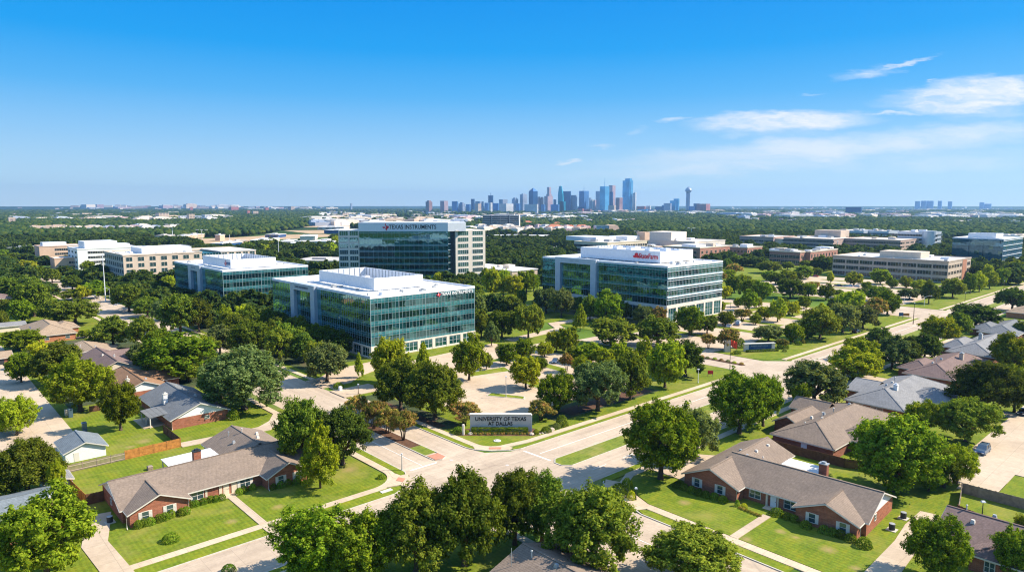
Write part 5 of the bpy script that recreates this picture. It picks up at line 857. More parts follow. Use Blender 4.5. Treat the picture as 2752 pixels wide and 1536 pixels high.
for a in ((23, 1625, 1652, 1661, 130, 8200, 'leftmost of five far blocks on the right horizon'), (23, 1677, 1704, 1714, 127, 8200, 'second from left of five far blocks on the right horizon'), (23, 1728, 1765, 1776, 127, 8200, 'widest, middle one of five far blocks on the right horizon'), (23, 1818, 1838, 1846, 127, 8200, 'fourth from left of five far blocks on the right horizon'), (23, 1905, 1926, 1934, 133, 8200, 'rightmost of five far blocks on the right horizon'), (23, 2178, 2200, 2212, 140, 8200, 'taller of two far blocks near the right edge of the horizon'), (23, 2220, 2262, 2276, 153, 8200, 'lower, wider of two far blocks near the right edge of the horizon'), (23, 1060, 1150, 1158, 182, 3500, 'broad dark blue block standing alone right of downtown')):
    tower(*a[:5], 'tower_blue' if a[5] > 4000 else 'tower_dark', a[6], a[5], name='high_rise', cat='high-rise')
for a in ((24, 2105, 2225, 2318, 270, 'tower_beige', 2100, 'beige block with white top in the far left wood'), (25, 250, 320, 375, 283, 'tower_beige', 2100, 'narrow beige striped block right of the beige block, far left wood'), (25, 460, 540, 605, 292, 'tower_pale', 2200, 'white domed hall in the far left wood'), (25, 135, 200, 248, 308, 'tower_pale', 2150, 'low white hall beside the narrow beige striped block'), (25, 1105, 1130, 1148, 232, 'tower_red', 3300, 'slim pink tower in the distance left of downtown'), (25, 1165, 1210, 1260, 243, 'tower_beige', 3200, 'pale pink block right of the slim pink tower'), (24, 80, 150, 205, 330, 'tower_beige', 1650, 'small beige block at the far left edge of the wood'), (25, 1350, 1380, 1410, 195, 'tower_red', 5200, 'small salmon block on the left horizon'), (25, 1660, 1730, 1765, 180, 'tower_beige', 5500, 'stepped cream block on the left horizon'), (25, 2380, 2440, 2505, 270, 'tower_beige', 2700, 'cream block above the dirt field left of the tall tower'), (25, 835, 910, 980, 185, 'tower_red', 5500, 'long pinkish block on the left horizon'), (25, 320, 345, 370, 185, 'tower_red', 5500, 'small pink block on the left horizon')):
    tower(*a[:5], a[5], a[7], a[6], name='block', cat='building')
tower(25, 2552, 2557, 2563, 135, 'tower_grey', 'thin dark chimney on the left horizon', 6000, name='chimney_stack', cat='chimney')
rg = random.Random(3); HC = ['tower_pale', 'tower_beige', 'tower_mauve', 'tower_grey', 'pale_stone', 'white_roof', 'pale_stone']
SC = []
def clear(X, Y): return math.sin(X / 170 + 1.3 * math.sin(Y / 260)) * math.sin(Y / 190 + 1.1 * math.sin(X / 230 + 2)) > .62
def scatter(n, u0, u1, v0, v1, wr, hr, label, group, holes=False):
    k = 0; t = 0
    while k < n and t < n * 60:
        t += 1; u, v = rg.uniform(u0, u1), rg.uniform(v0, v1); X, Y = G(9, u, v)
        if holes and not clear(X, Y): continue
        k += 1; d_ = math.hypot(X, Y); wx = rg.uniform(*wr); z = rg.uniform(*hr); SC.append((-wx * (z + wx * 50 / d_) / d_ ** 2, X, Y, wx, wx * rg.uniform(.4, .9), z, rg.choice(HC), rg.uniform(-.4, .4), label, group))
scatter(150, 840, 1300, 570, 606, (22, 90), (5, 14), 'low pale building in the flat district left below the skyline', 'flat district left below the skyline')
scatter(80, 1300, 1600, 573, 594, (25, 80), (5, 14), 'low pale building at the foot of downtown', 'low buildings at the foot of downtown')
scatter(60, 1560, 1960, 568, 580, (40, 110), (10, 18), 'low pale building along the edge of the wood under the right half of downtown', 'low buildings on the wood edge under downtown')
scatter(70, 190, 640, 554.5, 560.5, (60, 220), (18, 75), 'tiny pale block in the town along the left horizon', 'town on the left horizon')
scatter(30, 640, 900, 556, 566, (50, 140), (8, 34), 'tiny pale block on the horizon between the left town and downtown', 'blocks on the horizon left of downtown')
scatter(240, 1960, 2740, 558, 592, (25, 120), (11, 19), 'tiny pale building in the wooded plain on the right', 'buildings in the wooded plain on the right')
scatter(90, 10, 620, 558, 600, (20, 75), (10, 16), 'tiny pale building in the wooded plain on the left', 'buildings in the wooded plain on the left')
scatter(150, 10, 2740, 592, 632, (12, 28), (8, 11.5), 'roof of a house showing through the wood in the middle distance', 'roofs showing through the wood', True)
SC.sort(); ms = {}
for q in SC[:280]:
    key = (q[6], len(ms) % 3)
    if key not in ms: b = MB(); b.box(-.5, .5, -.5, .5, 0, 1); b.box(-.3, .2, -.25, .3, 1, 1.15); b.box(.1, .4, -.4, .1, 1, 1.08); ms[key] = b.mesh('block', [M[q[6]]])
    o = link('block', ms[key], None, (q[1], q[2], 0), q[7]); o.scale = (q[3], q[4], q[5]); tag(o, q[8], 'building', q[9])
b = MB()
for q in SC[280:]:
    c_, s_ = math.cos(q[7]), math.sin(q[7]); P = [(q[1] + (x * q[3] * c_ - y * q[4] * s_) / 2, q[2] + (x * q[3] * s_ + y * q[4] * c_) / 2) for x, y in ((-1, -1), (1, -1), (1, 1), (-1, 1))]; b.prism(P, 0, q[5], HC.index(q[6]))
o = b.build('distant_town', [M[x] for x in HC]); o['kind'] = 'stuff'
# ---------------------------------------------------------------- trees
def lobes_for(kind, rg):
    L = []
    if kind == 'oak':
        n = 24
        for i in range(n):
            a = i * 2.39996 + rg.uniform(-.3, .3); q = math.sqrt((i + .5) / n); L.append((.74 * q * math.cos(a), .74 * q * math.sin(a), 1.0 + .6 * (1 - q ** 1.8) + rg.uniform(-.2, .2), rg.uniform(.17, .34)))
        for i in range(10): a = i * .65 + rg.uniform(-.25, .25); q = rg.uniform(.5, .84); L.append((q * math.cos(a), q * math.sin(a), .72 + rg.uniform(-.16, .16), rg.uniform(.18, .28)))
    elif kind == 'elm':
        for i in range(30):
            z = -1 + 2 * (i + .5) / 30; a = i * 2.39996; q = math.sqrt(1 - z * z * .9); s = rg.uniform(.5, .82); L.append((s * q * math.cos(a), s * q * math.sin(a), 1.12 + z * .62 + rg.uniform(-.12, .12), rg.uniform(.16, .32)))
        L.append((0, 0, 1.25, .42))
    elif kind == 'cone':
        for i in range(26):
            t = (i + .5) / 26; a = i * 2.39996; q = .68 * (1 - t) ** .8 + .06; L.append((q * math.cos(a) * rg.uniform(.7, 1), q * math.sin(a) * rg.uniform(.7, 1), .45 + 1.42 * t, .30 * (1 - t * .55)))
    else:
        for i in range(28):
            a = i * 2.39996; q = .76 * math.sqrt((i + .5) / 28); L.append((q * math.cos(a), q * math.sin(a), 1.05 + .5 * (1 - q) + rg.uniform(-.4, .3), rg.uniform(.18, .3)))
    return L
def crown_mesh(kind, seed, per, size):
    rg = random.Random(seed); L = lobes_for(kind, rg); nr_ = np.random.default_rng(seed); V = []
    nrm = lambda a: a / np.maximum(1e-6, np.linalg.norm(a, axis=1))[:, None]
    for (x, y, z, r) in L:
        m = max(4, int(15 * (r / .25) ** 1.6)); k = max(3, int(per * (r / .25) ** 2 / m)); sd_ = nrm(nr_.normal(size=(m, 3)) + np.array([0, 0, .25]))     # sprays on the lobe
        o = np.array([x, y, z]); sc_ = o + sd_ * (r * (.55 + .55 * nr_.random(m)))[:, None]; up = nrm(sd_ + np.array([0, 0, .7]) + nr_.normal(size=(m, 3)) * .35); ln = r * (.35 + .5 * nr_.random(m))
        t_ = nr_.random((m, k)) - .35; rad = .33 * r * (1 - .55 * np.abs(t_)) ; jit = nr_.normal(size=(m, k, 3)) * rad[:, :, None] * .62
        c = (sc_[:, None, :] + up[:, None, :] * (t_ * ln[:, None])[:, :, None] + jit).reshape(-1, 3); n = len(c)
        nn = nrm(nrm(jit.reshape(-1, 3)) * .8 + np.repeat(up, k, 0) * .5 + nr_.normal(size=(n, 3)) * .5 + np.array([.12, -.12, .25])); t = nrm(np.cross(nn, nr_.normal(size=(n, 3)))); b = np.cross(nn, t)
        s = size * (.55 + .9 * nr_.random(n))[:, None]; e = s * (.4 + .4 * nr_.random(n))[:, None]
        V.append(np.stack([c - t * s, c - b * e + nn * s * .25, c + t * s, c + b * e + nn * s * .25], 1))
    V = np.concatenate(V).reshape(-1, 3); n = len(V) // 4; me = bpy.data.meshes.new('crown'); me.vertices.add(len(V)); me.vertices.foreach_set('co', V.astype(np.float32).ravel())
    me.loops.add(len(V)); me.loops.foreach_set('vertex_index', np.arange(len(V), dtype=np.int32)); me.polygons.add(n); me.polygons.foreach_set('loop_start', np.arange(0, len(V), 4, dtype=np.int32)); me.update(calc_edges=True); me.materials.append(M['leaf_elm'])
    return me, L
def trunk_mesh(L, kind, seed, n=6):
    rg = random.Random(seed + 50); b = MB(); multi = kind == 'myrtle'
    if kind == 'cone': b.tube([(0, 0, -.05), (0, 0, .8), (0, 0, 1.7)], [.05, .035, .012], n)
    elif multi:
        for i in range(5): a = i * 1.3; b.tube([(.06 * math.cos(a), .06 * math.sin(a), -.05), (.18 * math.cos(a), .18 * math.sin(a), .6), (.5 * math.cos(a), .5 * math.sin(a), 1.15)], [.035, .028, .012], n)
    else:
        zf = .52 if kind == 'oak' else .6; b.tube([(0, 0, -.06), (0, 0, .06), (.015, .01, .3), (0, .02, zf)], [.115, .08, .066, .06], n + 2)
        for i, l in enumerate(sorted(L, key=lambda q: -q[3])[:11]):
            m = (l[0] * .42, l[1] * .42, zf + (l[2] - zf) * .5 - .05); b.tube([(0, 0, zf - .1), m, (l[0] * .95, l[1] * .95, l[2])], [.05, .032, .01], n - 1)
            b.tube([m, (m[0] * 1.5 + rg.uniform(-.1, .1), m[1] * 1.5 + rg.uniform(-.1, .1), m[2] + .25)], [.02, .006], 4)
    return b.mesh('trunk', [M['bark']], True)
SHAPE = {'oak': 'oak', 'elm': 'elm', 'lime': 'elm', 'grey': 'oak', 'rust': 'myrtle', 'cone': 'cone', 'dark': 'oak'}
LEAF = {'oak': 'leaf_oak', 'elm': 'leaf_elm', 'lime': 'leaf_lime', 'grey': 'leaf_grey', 'rust': 'leaf_rust', 'cone': 'leaf_lime', 'dark': 'leaf_dark'}
ADJ = {'oak': 'broad dark green', 'elm': 'rounded mid-green', 'lime': 'bright yellow-green', 'grey': 'grey-green', 'rust': 'small reddish-brown', 'cone': 'narrow cone-shaped green', 'dark': 'very dark green'}
PROT = {}
def proto(shape, lod, k):
    key = (shape, lod, k)
    if key not in PROT:
        per, size = {0: (1000, .032), 1: (420, .05), 2: (130, .09)}[lod]; me, L = crown_mesh(shape, 100 * k + len(shape) * 7 + 3, per, size); PROT[key] = (me, trunk_mesh(L, shape, k))
    return PROT[key]
TREES = []
def plant(X, Y, h, w, kind, label, group=None, d=None):
    d = d or depth(X, Y); lod = 0 if d < 165 else (1 if d < 420 else 2); sh = SHAPE[kind]; k = rng.randrange(6 if lod == 0 else 4); cm, tm = proto(sh, lod, k)
    r = T('tree', label, 'tree', X, Y, 0.08, rng.uniform(0, 6.28), group); c = link('crown', cm, r); t = link('trunk', tm, r)
    c.material_slots[0].link = 'OBJECT'; c.material_slots[0].material = M[LEAF[kind]]; s = (w / 2 / 1.04, w / 2 / 1.04, h / 2.0); c.scale = s; tw = max(.55, min(1, 6 / w)) ; t.scale = s; TREES.append((X, Y, w)); return r
def tr(c, xb, yb, yt, w, kind, phrase, group=None, label=None):
    X, Y = G(c, xb, yb); h = max(2.5, hgt(c, xb, yb, yt)); ww = w / CR[c][2] / F * depth(X, Y); X += .0; plant(X, Y, h, ww, kind, label or f'{ADJ[kind]} tree {phrase}', group)
ORD = ['first', 'second', 'third', 'fourth', 'fifth', 'sixth', 'seventh', 'eighth', 'ninth', 'tenth', 'eleventh', 'twelfth']
def row(tpl, es, group):
    for o, e in zip(ORD, es): tr(*e, tpl.format(o=o), group)
def mass(label, group, es):
    for e in es: tr(*e, '', group, label)
# nearest trees
for e in ((0, 118, 1462, 1248, 262, 'elm', 'filling the bottom left corner beside the curved driveway'), (0, 70, 1245, 1108, 190, 'oak', 'behind the small white-roofed shed at the left edge'), (1, 355, 1000, 760, 110, 'lime', 'small, next to the small white shed'), (0, 806, 1228, 1058, 142, 'cone', 'on the lawn at the right end of the ranch house'), (0, 762, 1172, 1002, 150, 'oak', 'left one of the pair behind the cone-shaped tree'), (0, 862, 1168, 1018, 160, 'dark', 'right one of the pair behind the cone-shaped tree'),
          (2, 330, 1480, 1062, 560, 'elm', 'at the left of the bottom foreground clump'), (2, 600, 1500, 1080, 500, 'elm', 'second from left in the bottom foreground clump'), (2, 950, 1440, 925, 560, 'oak', 'tall, third from left in the bottom foreground clump'), (2, 1240, 1400, 830, 520, 'oak', 'tallest in the middle of the bottom foreground clump'), (2, 1545, 1275, 795, 420, 'oak', 'with bare trunk beside the brown gable roof, bottom clump'), (2, 1710, 1262, 840, 400, 'oak', 'right twin trunk above the brown gable roof'), (3, 215, 1440, 915, 640, 'oak', 'with forked trunk right of the brown gable roof'), (3, 820, 1510, 1175, 660, 'oak', 'low in the foreground before the right ranch house lawn'),
          (3, 622, 875, 400, 520, 'elm', 'large, casting shade on the street at the junction corner'), (3, 835, 752, 430, 330, 'grey', 'just behind the large junction-corner tree'), (3, 1100, 600, 225, 400, 'elm', 'between the road and the right ranch house rear wing'), (3, 1245, 555, 225, 260, 'elm', 'right companion of the tree behind the ranch rear wing'), (4, 425, 425, 150, 420, 'grey', 'wide, beyond the rear wing on the right-hand verge'), (4, 345, 465, 285, 130, 'elm', 'small, before the wide grey-green verge tree'), (4, 660, 275, 95, 330, 'lime', 'broad, on the right verge before the silver-grey roof'), (4, 720, 240, 30, 230, 'elm', 'behind the broad yellow-green verge tree'), (4, 790, 235, 120, 110, 'lime', 'small, right of the broad yellow-green verge tree'),
          (4, 895, 208, 10, 230, 'grey', 'left of three close trees before the pinkish-brown roof'), (4, 985, 182, 15, 190, 'dark', 'middle of three close trees before the pinkish-brown roof'), (4, 1095, 152, -5, 220, 'dark', 'right of three close trees before the pinkish-brown roof'),
          (4, 905, 948, 488, 600, 'elm', 'very wide, in the back garden behind the dark fence'), (4, 1120, 950, 800, 200, 'elm', 'shrubby, in shade under the very wide garden tree'), (4, 1290, 905, 665, 250, 'lime', 'slender, at the fence corner by the back street'), (4, 1215, 930, 700, 200, 'oak', 'between the very wide garden tree and the fence corner'), (4, 1350, 648, 368, 390, 'oak', 'shading the parked blue car on the back street'), (4, 1075, 600, 408, 230, 'elm', 'left of the tree shading the parked blue car'), (4, 1462, 478, 160, 440, 'dark', 'large, between back street and pinkish-brown roof'), (4, 1640, 470, 200, 240, 'oak', 'at the right edge beside the back street kerb'), (4, 1620, 250, 10, 230, 'elm', 'at the right edge behind the fourth row house'),
          (4, 1160, 1480, 1115, 420, 'elm', 'in the lower right corner before the cut-off brown house'), (4, 1640, 1500, 1180, 330, 'elm', 'at the extreme lower right corner'), (4, 1690, 1290, 1080, 120, 'elm', 'small, on the right edge above the lower right corner'),
          (1, 735, 580, 285, 245, 'elm', 'alone on the lawn by the grey-roofed house porch'), (1, 490, 465, 148, 430, 'lime', 'big, beside the alley left of the rust-brown roof'), (1, 360, 300, 55, 330, 'oak', 'big, behind the yellow-green alley tree'), (1, 130, 290, 110, 170, 'elm', 'at the left of the alley-side clump'), (1, 240, 200, 45, 170, 'lime', 'upper left of the alley-side clump'), (1, 105, 610, 378, 270, 'lime', 'at the left picture edge across the alley'), (1, 10, 590, 385, 160, 'oak', 'cut by the left edge across the alley'),
          (1, 1485, 452, 78, 540, 'grey', 'very broad, on the lawn right of the grey roof'), (1, 1345, 388, 130, 300, 'oak', 'second trunk behind the very broad lawn tree'), (1, 1085, 270, 10, 480, 'elm', 'between street and rust-brown roof'), (1, 1000, 225, 20, 330, 'oak', 'left neighbour of the tree by the rust-brown roof'), (1, 870, 190, 50, 180, 'grey', 'small, over the tan house with cream gable'), (1, 1150, 285, 120, 200, 'oak', 'under the right side of the street-side elm'),
          (2, 405, 285, 40, 300, 'grey', 'on the island lawn before the white-portal office'), (2, 850, 468, 130, 380, 'oak', 'left of two dark trees behind the roadside crepe myrtles'), (2, 1062, 515, 175, 390, 'oak', 'right of two dark trees, left behind the stone sign'), (2, 790, 300, 30, 270, 'lime', 'against the lower corner of the nearest glass office'), (2, 990, 260, 38, 120, 'cone', 'pale, thin, against the nearest glass office wall'), (2, 1268, 278, 15, 240, 'elm', 'at the right base of the nearest glass office'), (2, 600, 262, 105, 70, 'cone', 'very thin pale, left of the nearest glass office corner'), (2, 1800, 475, 235, 270, 'elm', 'right behind the stone sign at the car park edge'), (7, 880, 1562, 1150, 490, 'grey', 'very broad, between car park and right-hand road'), (7, 1130, 1480, 1120, 330, 'oak', 'brownish, right of the very broad car park tree'), (7, 1400, 1385, 1020, 330, 'lime', 'big bright, along the right-hand road pavement'), (7, 1560, 1300, 1000, 330, 'dark', 'big, near the flagpole entrance')): tr(*e)
row('{o} crepe myrtle from the far end in the road divider bed', [(2, 590, 500, 365, 165, 'rust'), (2, 690, 572, 392, 190, 'rust'), (2, 770, 600, 440, 180, 'rust'), (2, 868, 642, 450, 180, 'rust')], 'crepe myrtles in the road divider')
tr(2, 1240, 548, 400, 210, 'rust', 'left behind the stone sign'); tr(2, 1705, 520, 400, 190, 'rust', 'right behind the stone sign')
# car park in front of the centre office
for e in ((7, 325, 1398, 1140, 290, 'lime', 'alone in the car park beside a lamp post'), (7, 175, 1212, 1050, 190, 'elm', 'at the left edge of the car park'), (7, 310, 1170, 1010, 190, 'elm', 'upright, middle of the car park left half'), (7, 470, 1150, 1035, 150, 'lime', 'small, car park centre near the blue car'), (7, 650, 1115, 920, 200, 'elm', 'tall, at the top edge of the car park'), (7, 640, 1270, 1110, 130, 'rust', 'bare-stemmed, beside the blue car'), (7, 830, 1200, 1045, 270, 'lime', 'wide, at the car park right half'), (7, 1050, 1170, 1035, 170, 'lime', 'round, right end of the car park'), (7, 560, 1105, 945, 180, 'lime', 'left of the tall car park tree'), (7, 1240, 1240, 1010, 160, 'lime', 'thin upright, right of the round car park tree'),
          (7, 20, 1250, 1110, 110, 'oak', 'by the nearest glass office right wall foot'), (7, 60, 1065, 880, 130, 'grey', 'right of the nearest glass office upper floors'), (7, 140, 1000, 775, 260, 'oak', 'on the path right of the nearest glass office'), (7, 345, 1010, 715, 260, 'oak', 'twin-stemmed on the lawn between the two glass offices'), (7, 200, 790, 665, 130, 'lime', 'above the twin-stemmed lawn tree'), (7, 745, 945, 730, 140, 'cone', 'on the lawn before the banded office portal'), (7, 990, 1055, 830, 400, 'oak', 'very wide, before the banded office front'), (7, 1340, 1060, 838, 340, 'oak', 'wide, before the banded office near corner'), (7, 480, 810, 598, 240, 'grey', 'left of two before the banded office left half'), (7, 600, 840, 608, 210, 'grey', 'right of two before the banded office left half'), (7, 820, 870, 660, 160, 'oak', 'against the banded office right of its portal'), (7, 965, 890, 650, 260, 'elm', 'big, right of the banded office portal'), (7, 1225, 905, 750, 170, 'grey', 'small, against the banded office base'), (7, 1345, 905, 760, 150, 'rust', 'at the banded office near corner'),
          (7, 1590, 985, 755, 260, 'elm', 'before the banded office right side wall'), (7, 1725, 975, 812, 190, 'dark', 'right of the tree before the banded side wall'), (7, 1870, 910, 798, 150, 'elm', 'small, over silver parked cars'), (7, 1825, 805, 712, 90, 'elm', 'small, at the banded office right end'), (7, 1880, 1095, 930, 190, 'rust', 'beside the red flag at the entrance'), (7, 1735, 1085, 970, 130, 'rust', 'left of the red flag by the entrance drive')): tr(*e)
mass('bright green tree in the group between the tall tower and the banded office', 'trees between tall tower and banded office', [(7, 60, 690, 465, 170, 'lime'), (7, 150, 680, 470, 150, 'lime'), (7, 235, 690, 520, 170, 'lime'), (7, 330, 660, 480, 190, 'elm'), (7, 20, 590, 470, 120, 'elm'), (7, 385, 640, 500, 120, 'elm'), (7, 290, 760, 610, 90, 'oak'), (6, 1700, 640, 530, 130, 'oak'), (6, 1610, 610, 520, 100, 'lime'), (6, 1520, 590, 495, 90, 'lime'), (6, 1800, 720, 570, 200, 'oak'), (6, 1850, 1000, 790, 190, 'oak'), (6, 1790, 960, 780, 150, 'oak')])
# left side street
for e in ((5, 580, 1068, 868, 420, 'oak', 'wide flat-topped, on the left street by the solar roof'), (5, 420, 1050, 880, 260, 'oak', 'left twin of the flat-topped street tree'), (5, 575, 880, 798, 210, 'oak', 'above the flat-topped street tree'), (5, 175, 1058, 875, 200, 'elm', 'vivid, above the solar-panelled house'), (5, 265, 1010, 720, 330, 'oak', 'left of the side street beyond the solar roof'), (5, 100, 850, 690, 300, 'oak', 'at the left edge below the far road'), (5, 50, 1000, 880, 160, 'oak', 'over the brown roof at the left edge'), (5, 655, 1175, 1110, 110, 'elm', 'bushy, on the lawn right of the solar-panelled house'), (5, 165, 1265, 1108, 340, 'elm', 'broad, left of the pale tan roof'), (5, 20, 1110, 960, 110, 'oak', 'cut by the left edge over the brown roof'),
          (5, 875, 1245, 1012, 330, 'oak', 'with forked pale trunk on the street lawn right of tan roofs'), (5, 1110, 1262, 990, 240, 'oak', 'right neighbour of the forked-trunk street tree'), (5, 1240, 1300, 1110, 250, 'elm', 'below the right neighbour of the forked-trunk tree'), (5, 1085, 1390, 1210, 190, 'grey', 'small, over the cream gable corner'), (5, 1300, 812, 690, 120, 'lime', 'vivid, at the left corner of the second glass office'), (5, 1210, 850, 755, 150, 'oak', 'below the beige office')): tr(*e)
mass('dark green tree in the belt between the side street and the two left glass offices', 'tree belt along the left glass offices', [(5, 1000, 970, 750, 270, 'oak'), (5, 1140, 1010, 845, 240, 'oak'), (5, 1395, 1140, 820, 330, 'oak'), (5, 1540, 1130, 850, 240, 'oak'), (5, 1270, 1040, 860, 220, 'grey'), (5, 1740, 1070, 930, 140, 'lime'), (5, 1880, 1080, 925, 160, 'lime'), (5, 1810, 1230, 985, 300, 'oak'), (5, 1930, 1340, 1020, 330, 'oak'), (5, 1700, 1300, 1080, 260, 'grey'), (5, 1560, 1330, 1150, 300, 'elm'), (5, 1960, 1120, 950, 140, 'oak'), (6, 130, 1150, 880, 250, 'oak'), (6, 300, 1190, 910, 260, 'oak'), (6, 60, 1010, 760, 200, 'oak'), (6, 440, 1130, 925, 190, 'oak'), (6, 620, 1150, 1010, 160, 'oak'), (6, 200, 900, 770, 130, 'oak'), (6, 330, 1140, 880, 230, 'oak'), (6, 480, 1190, 960, 220, 'dark'), (6, 570, 1240, 1010, 200, 'oak'), (6, 250, 1070, 850, 200, 'oak'), (6, 720, 1260, 1060, 170, 'grey'), (5, 940, 890, 760, 150, 'oak'), (5, 1110, 880, 790, 170, 'grey'), (5, 1250, 900, 780, 160, 'dark'), (5, 1460, 960, 840, 170, 'oak')])
mass('street tree lining the far left road below the white garage', 'trees along the far left road', [(5, 130, 570, 510, 150, 'oak'), (5, 80, 610, 540, 110, 'oak'), (5, 205, 655, 570, 170, 'lime'), (5, 310, 728, 620, 120, 'elm'), (5, 405, 745, 640, 140, 'oak'), (5, 560, 800, 690, 170, 'oak'), (5, 700, 740, 640, 170, 'dark'), (5, 735, 868, 740, 210, 'elm'), (5, 580, 720, 645, 130, 'elm'), (5, 680, 660, 582, 120, 'elm'), (5, 30, 560, 490, 90, 'elm'), (5, 30, 760, 660, 120, 'elm'), (5, 240, 800, 700, 160, 'oak'), (5, 640, 880, 770, 130, 'lime')])
# along the right-hand road and its car parks
for e in ((8, 1935, 928, 728, 410, 'dark', 'huge wide, on the right verge by the dark grey roof'), (8, 1640, 1045, 842, 310, 'lime', 'vivid broad, right verge opposite the blue notice board'), (8, 1800, 985, 810, 220, 'oak', 'right behind the vivid broad verge tree'), (8, 2215, 790, 600, 260, 'dark', 'at the right edge beyond the verge'), (8, 2285, 1000, 870, 130, 'oak', 'at the right edge over the dark grey roof'), (8, 2200, 1240, 990, 330, 'elm', 'large bright, right edge behind pinkish-brown roof'), (8, 1010, 1165, 1000, 240, 'elm', 'leftmost of the verge trees opposite the blue-panel sign'), (8, 1180, 1085, 920, 220, 'dark', 'second of the verge trees opposite the blue-panel sign'),
          (8, 330, 1035, 893, 260, 'grey', 'left behind the blue-panel sign'), (8, 520, 1035, 888, 170, 'elm', 'right behind the blue-panel sign'), (8, 630, 1005, 872, 190, 'elm', 'second right of the blue-panel sign'), (8, 730, 1010, 768, 340, 'oak', 'big, on the lawn between blue-panel sign and notice board'), (8, 905, 960, 715, 270, 'grey', 'tall, left of the blue notice board lawn'), (8, 1060, 930, 740, 260, 'grey', 'second left of the blue notice board'), (8, 1160, 870, 690, 180, 'rust', 'brownish, nearest left of the notice board'), (8, 1250, 820, 640, 220, 'elm', 'bright tall, behind the blue notice board'), (8, 440, 1080, 1005, 110, 'rust', 'low, touching the blue-panel sign right end'), (8, 45, 1005, 930, 140, 'rust', 'over the stone pier beside the red flag')): tr(*e)
mass('car park tree in the rows between the banded office and the tan office', 'trees in the right-hand car park', [(8, 70, 650, 530, 120, 'lime'), (8, 275, 712, 560, 170, 'elm'), (8, 180, 700, 548, 170, 'elm'), (8, 180, 790, 638, 150, 'elm'), (8, 385, 590, 490, 140, 'oak'), (8, 480, 590, 480, 160, 'elm'), (8, 500, 690, 530, 240, 'oak'), (8, 640, 690, 580, 140, 'elm'), (8, 775, 708, 588, 140, 'elm'), (8, 605, 775, 680, 120, 'elm'), (8, 960, 810, 632, 240, 'lime'), (8, 1180, 720, 598, 190, 'elm'), (8, 1060, 700, 610, 130, 'grey'), (8, 400, 880, 705, 160, 'lime'), (8, 130, 870, 778, 160, 'rust'), (8, 300, 860, 758, 150, 'lime'), (8, 515, 830, 720, 140, 'lime'), (8, 20, 900, 795, 110, 'elm'), (8, 330, 500, 398, 190, 'oak'), (8, 480, 475, 408, 100, 'oak'), (8, 70, 440, 362, 130, 'oak'), (8, 60, 530, 420, 150, 'rust'), (8, 600, 545, 442, 160, 'oak'), (8, 705, 525, 452, 90, 'oak'), (8, 630, 460, 398, 130, 'oak'), (8, 745, 445, 382, 110, 'oak'), (8, 230, 640, 560, 130, 'elm'), (8, 20, 560, 470, 120, 'lime'), (8, 860, 690, 620, 110, 'oak'), (8, 680, 640, 560, 110, 'rust'), (8, 450, 770, 700, 100, 'oak')])
row('{o} from the left in the row before the tan ribbon-window office', [(8, 810, 580, 500, 60, 'lime'), (8, 990, 600, 498, 150, 'lime'), (8, 1100, 615, 565, 50, 'rust'), (8, 1195, 588, 470, 160, 'elm'), (8, 1290, 540, 472, 80, 'elm'), (8, 1285, 620, 538, 100, 'elm'), (8, 1395, 618, 532, 120, 'lime'), (8, 1490, 635, 550, 130, 'lime'), (8, 1570, 735, 560, 140, 'oak'), (8, 1420, 705, 610, 190, 'grey'), (8, 1650, 690, 600, 110, 'elm')], 'trees before the tan office')
row('{o} along the pavement right of the tan office, from near', [(8, 1755, 690, 540, 200, 'oak'), (8, 1830, 650, 556, 110, 'elm'), (8, 1890, 655, 500, 110, 'elm'), (8, 1960, 645, 498, 120, 'lime'), (8, 2040, 620, 485, 130, 'lime'), (8, 2025, 560, 430, 90, 'lime'), (8, 2130, 598, 465, 110, 'elm'), (8, 2195, 560, 460, 100, 'elm'), (8, 2235, 530, 400, 120, 'elm'), (8, 2290, 520, 440, 60, 'elm')], 'pavement trees beyond the tan office')
mass('bright tree in the cluster on the right of the banded office', 'cluster right of the banded office', [(7, 1925, 650, 520, 140, 'elm'), (7, 1870, 700, 600, 110, 'lime'), (7, 1840, 570, 490, 100, 'rust'), (7, 1990, 620, 510, 90, 'elm'), (7, 1830, 790, 715, 80, 'oak'), (7, 1880, 480, 390, 90, 'oak'), (7, 1950, 440, 360, 130, 'oak'), (7, 1750, 380, 290, 130, 'elm'), (7, 1560, 380, 300, 130, 'elm')])
mass('green tree in the grove between the industrial sheds and the tall tower', 'grove left of the tall tower', [(25, 1110, 830, 670, 230, 'oak'), (25, 1330, 870, 700, 220, 'lime'), (25, 930, 830, 735, 110, 'oak'), (25, 1440, 700, 610, 160, 'dark'), (25, 1450, 800, 660, 130, 'lime'), (25, 1600, 800, 700, 110, 'oak'), (25, 1780, 830, 735, 180, 'oak'), (25, 1920, 740, 680, 130, 'oak'), (25, 2060, 870, 740, 180, 'lime'), (25, 2260, 870, 700, 230, 'lime'), (25, 2330, 720, 580, 110, 'lime'), (25, 1200, 910, 800, 200, 'elm'), (25, 1500, 930, 830, 200, 'lime'), (25, 1680, 940, 830, 160, 'lime'), (25, 1850, 920, 850, 130, 'lime'), (25, 2030, 730, 680, 90, 'dark')])
mass('yellow-green tree in the thick of the car park grove behind the stone sign', 'car park grove', [(7, 930, 1235, 1085, 200, 'lime'), (7, 760, 1300, 1145, 190, 'lime'), (7, 1120, 1265, 1090, 180, 'lime'), (7, 700, 1195, 1075, 160, 'elm'), (7, 1000, 1320, 1170, 200, 'elm'), (7, 430, 1260, 1150, 140, 'elm')])
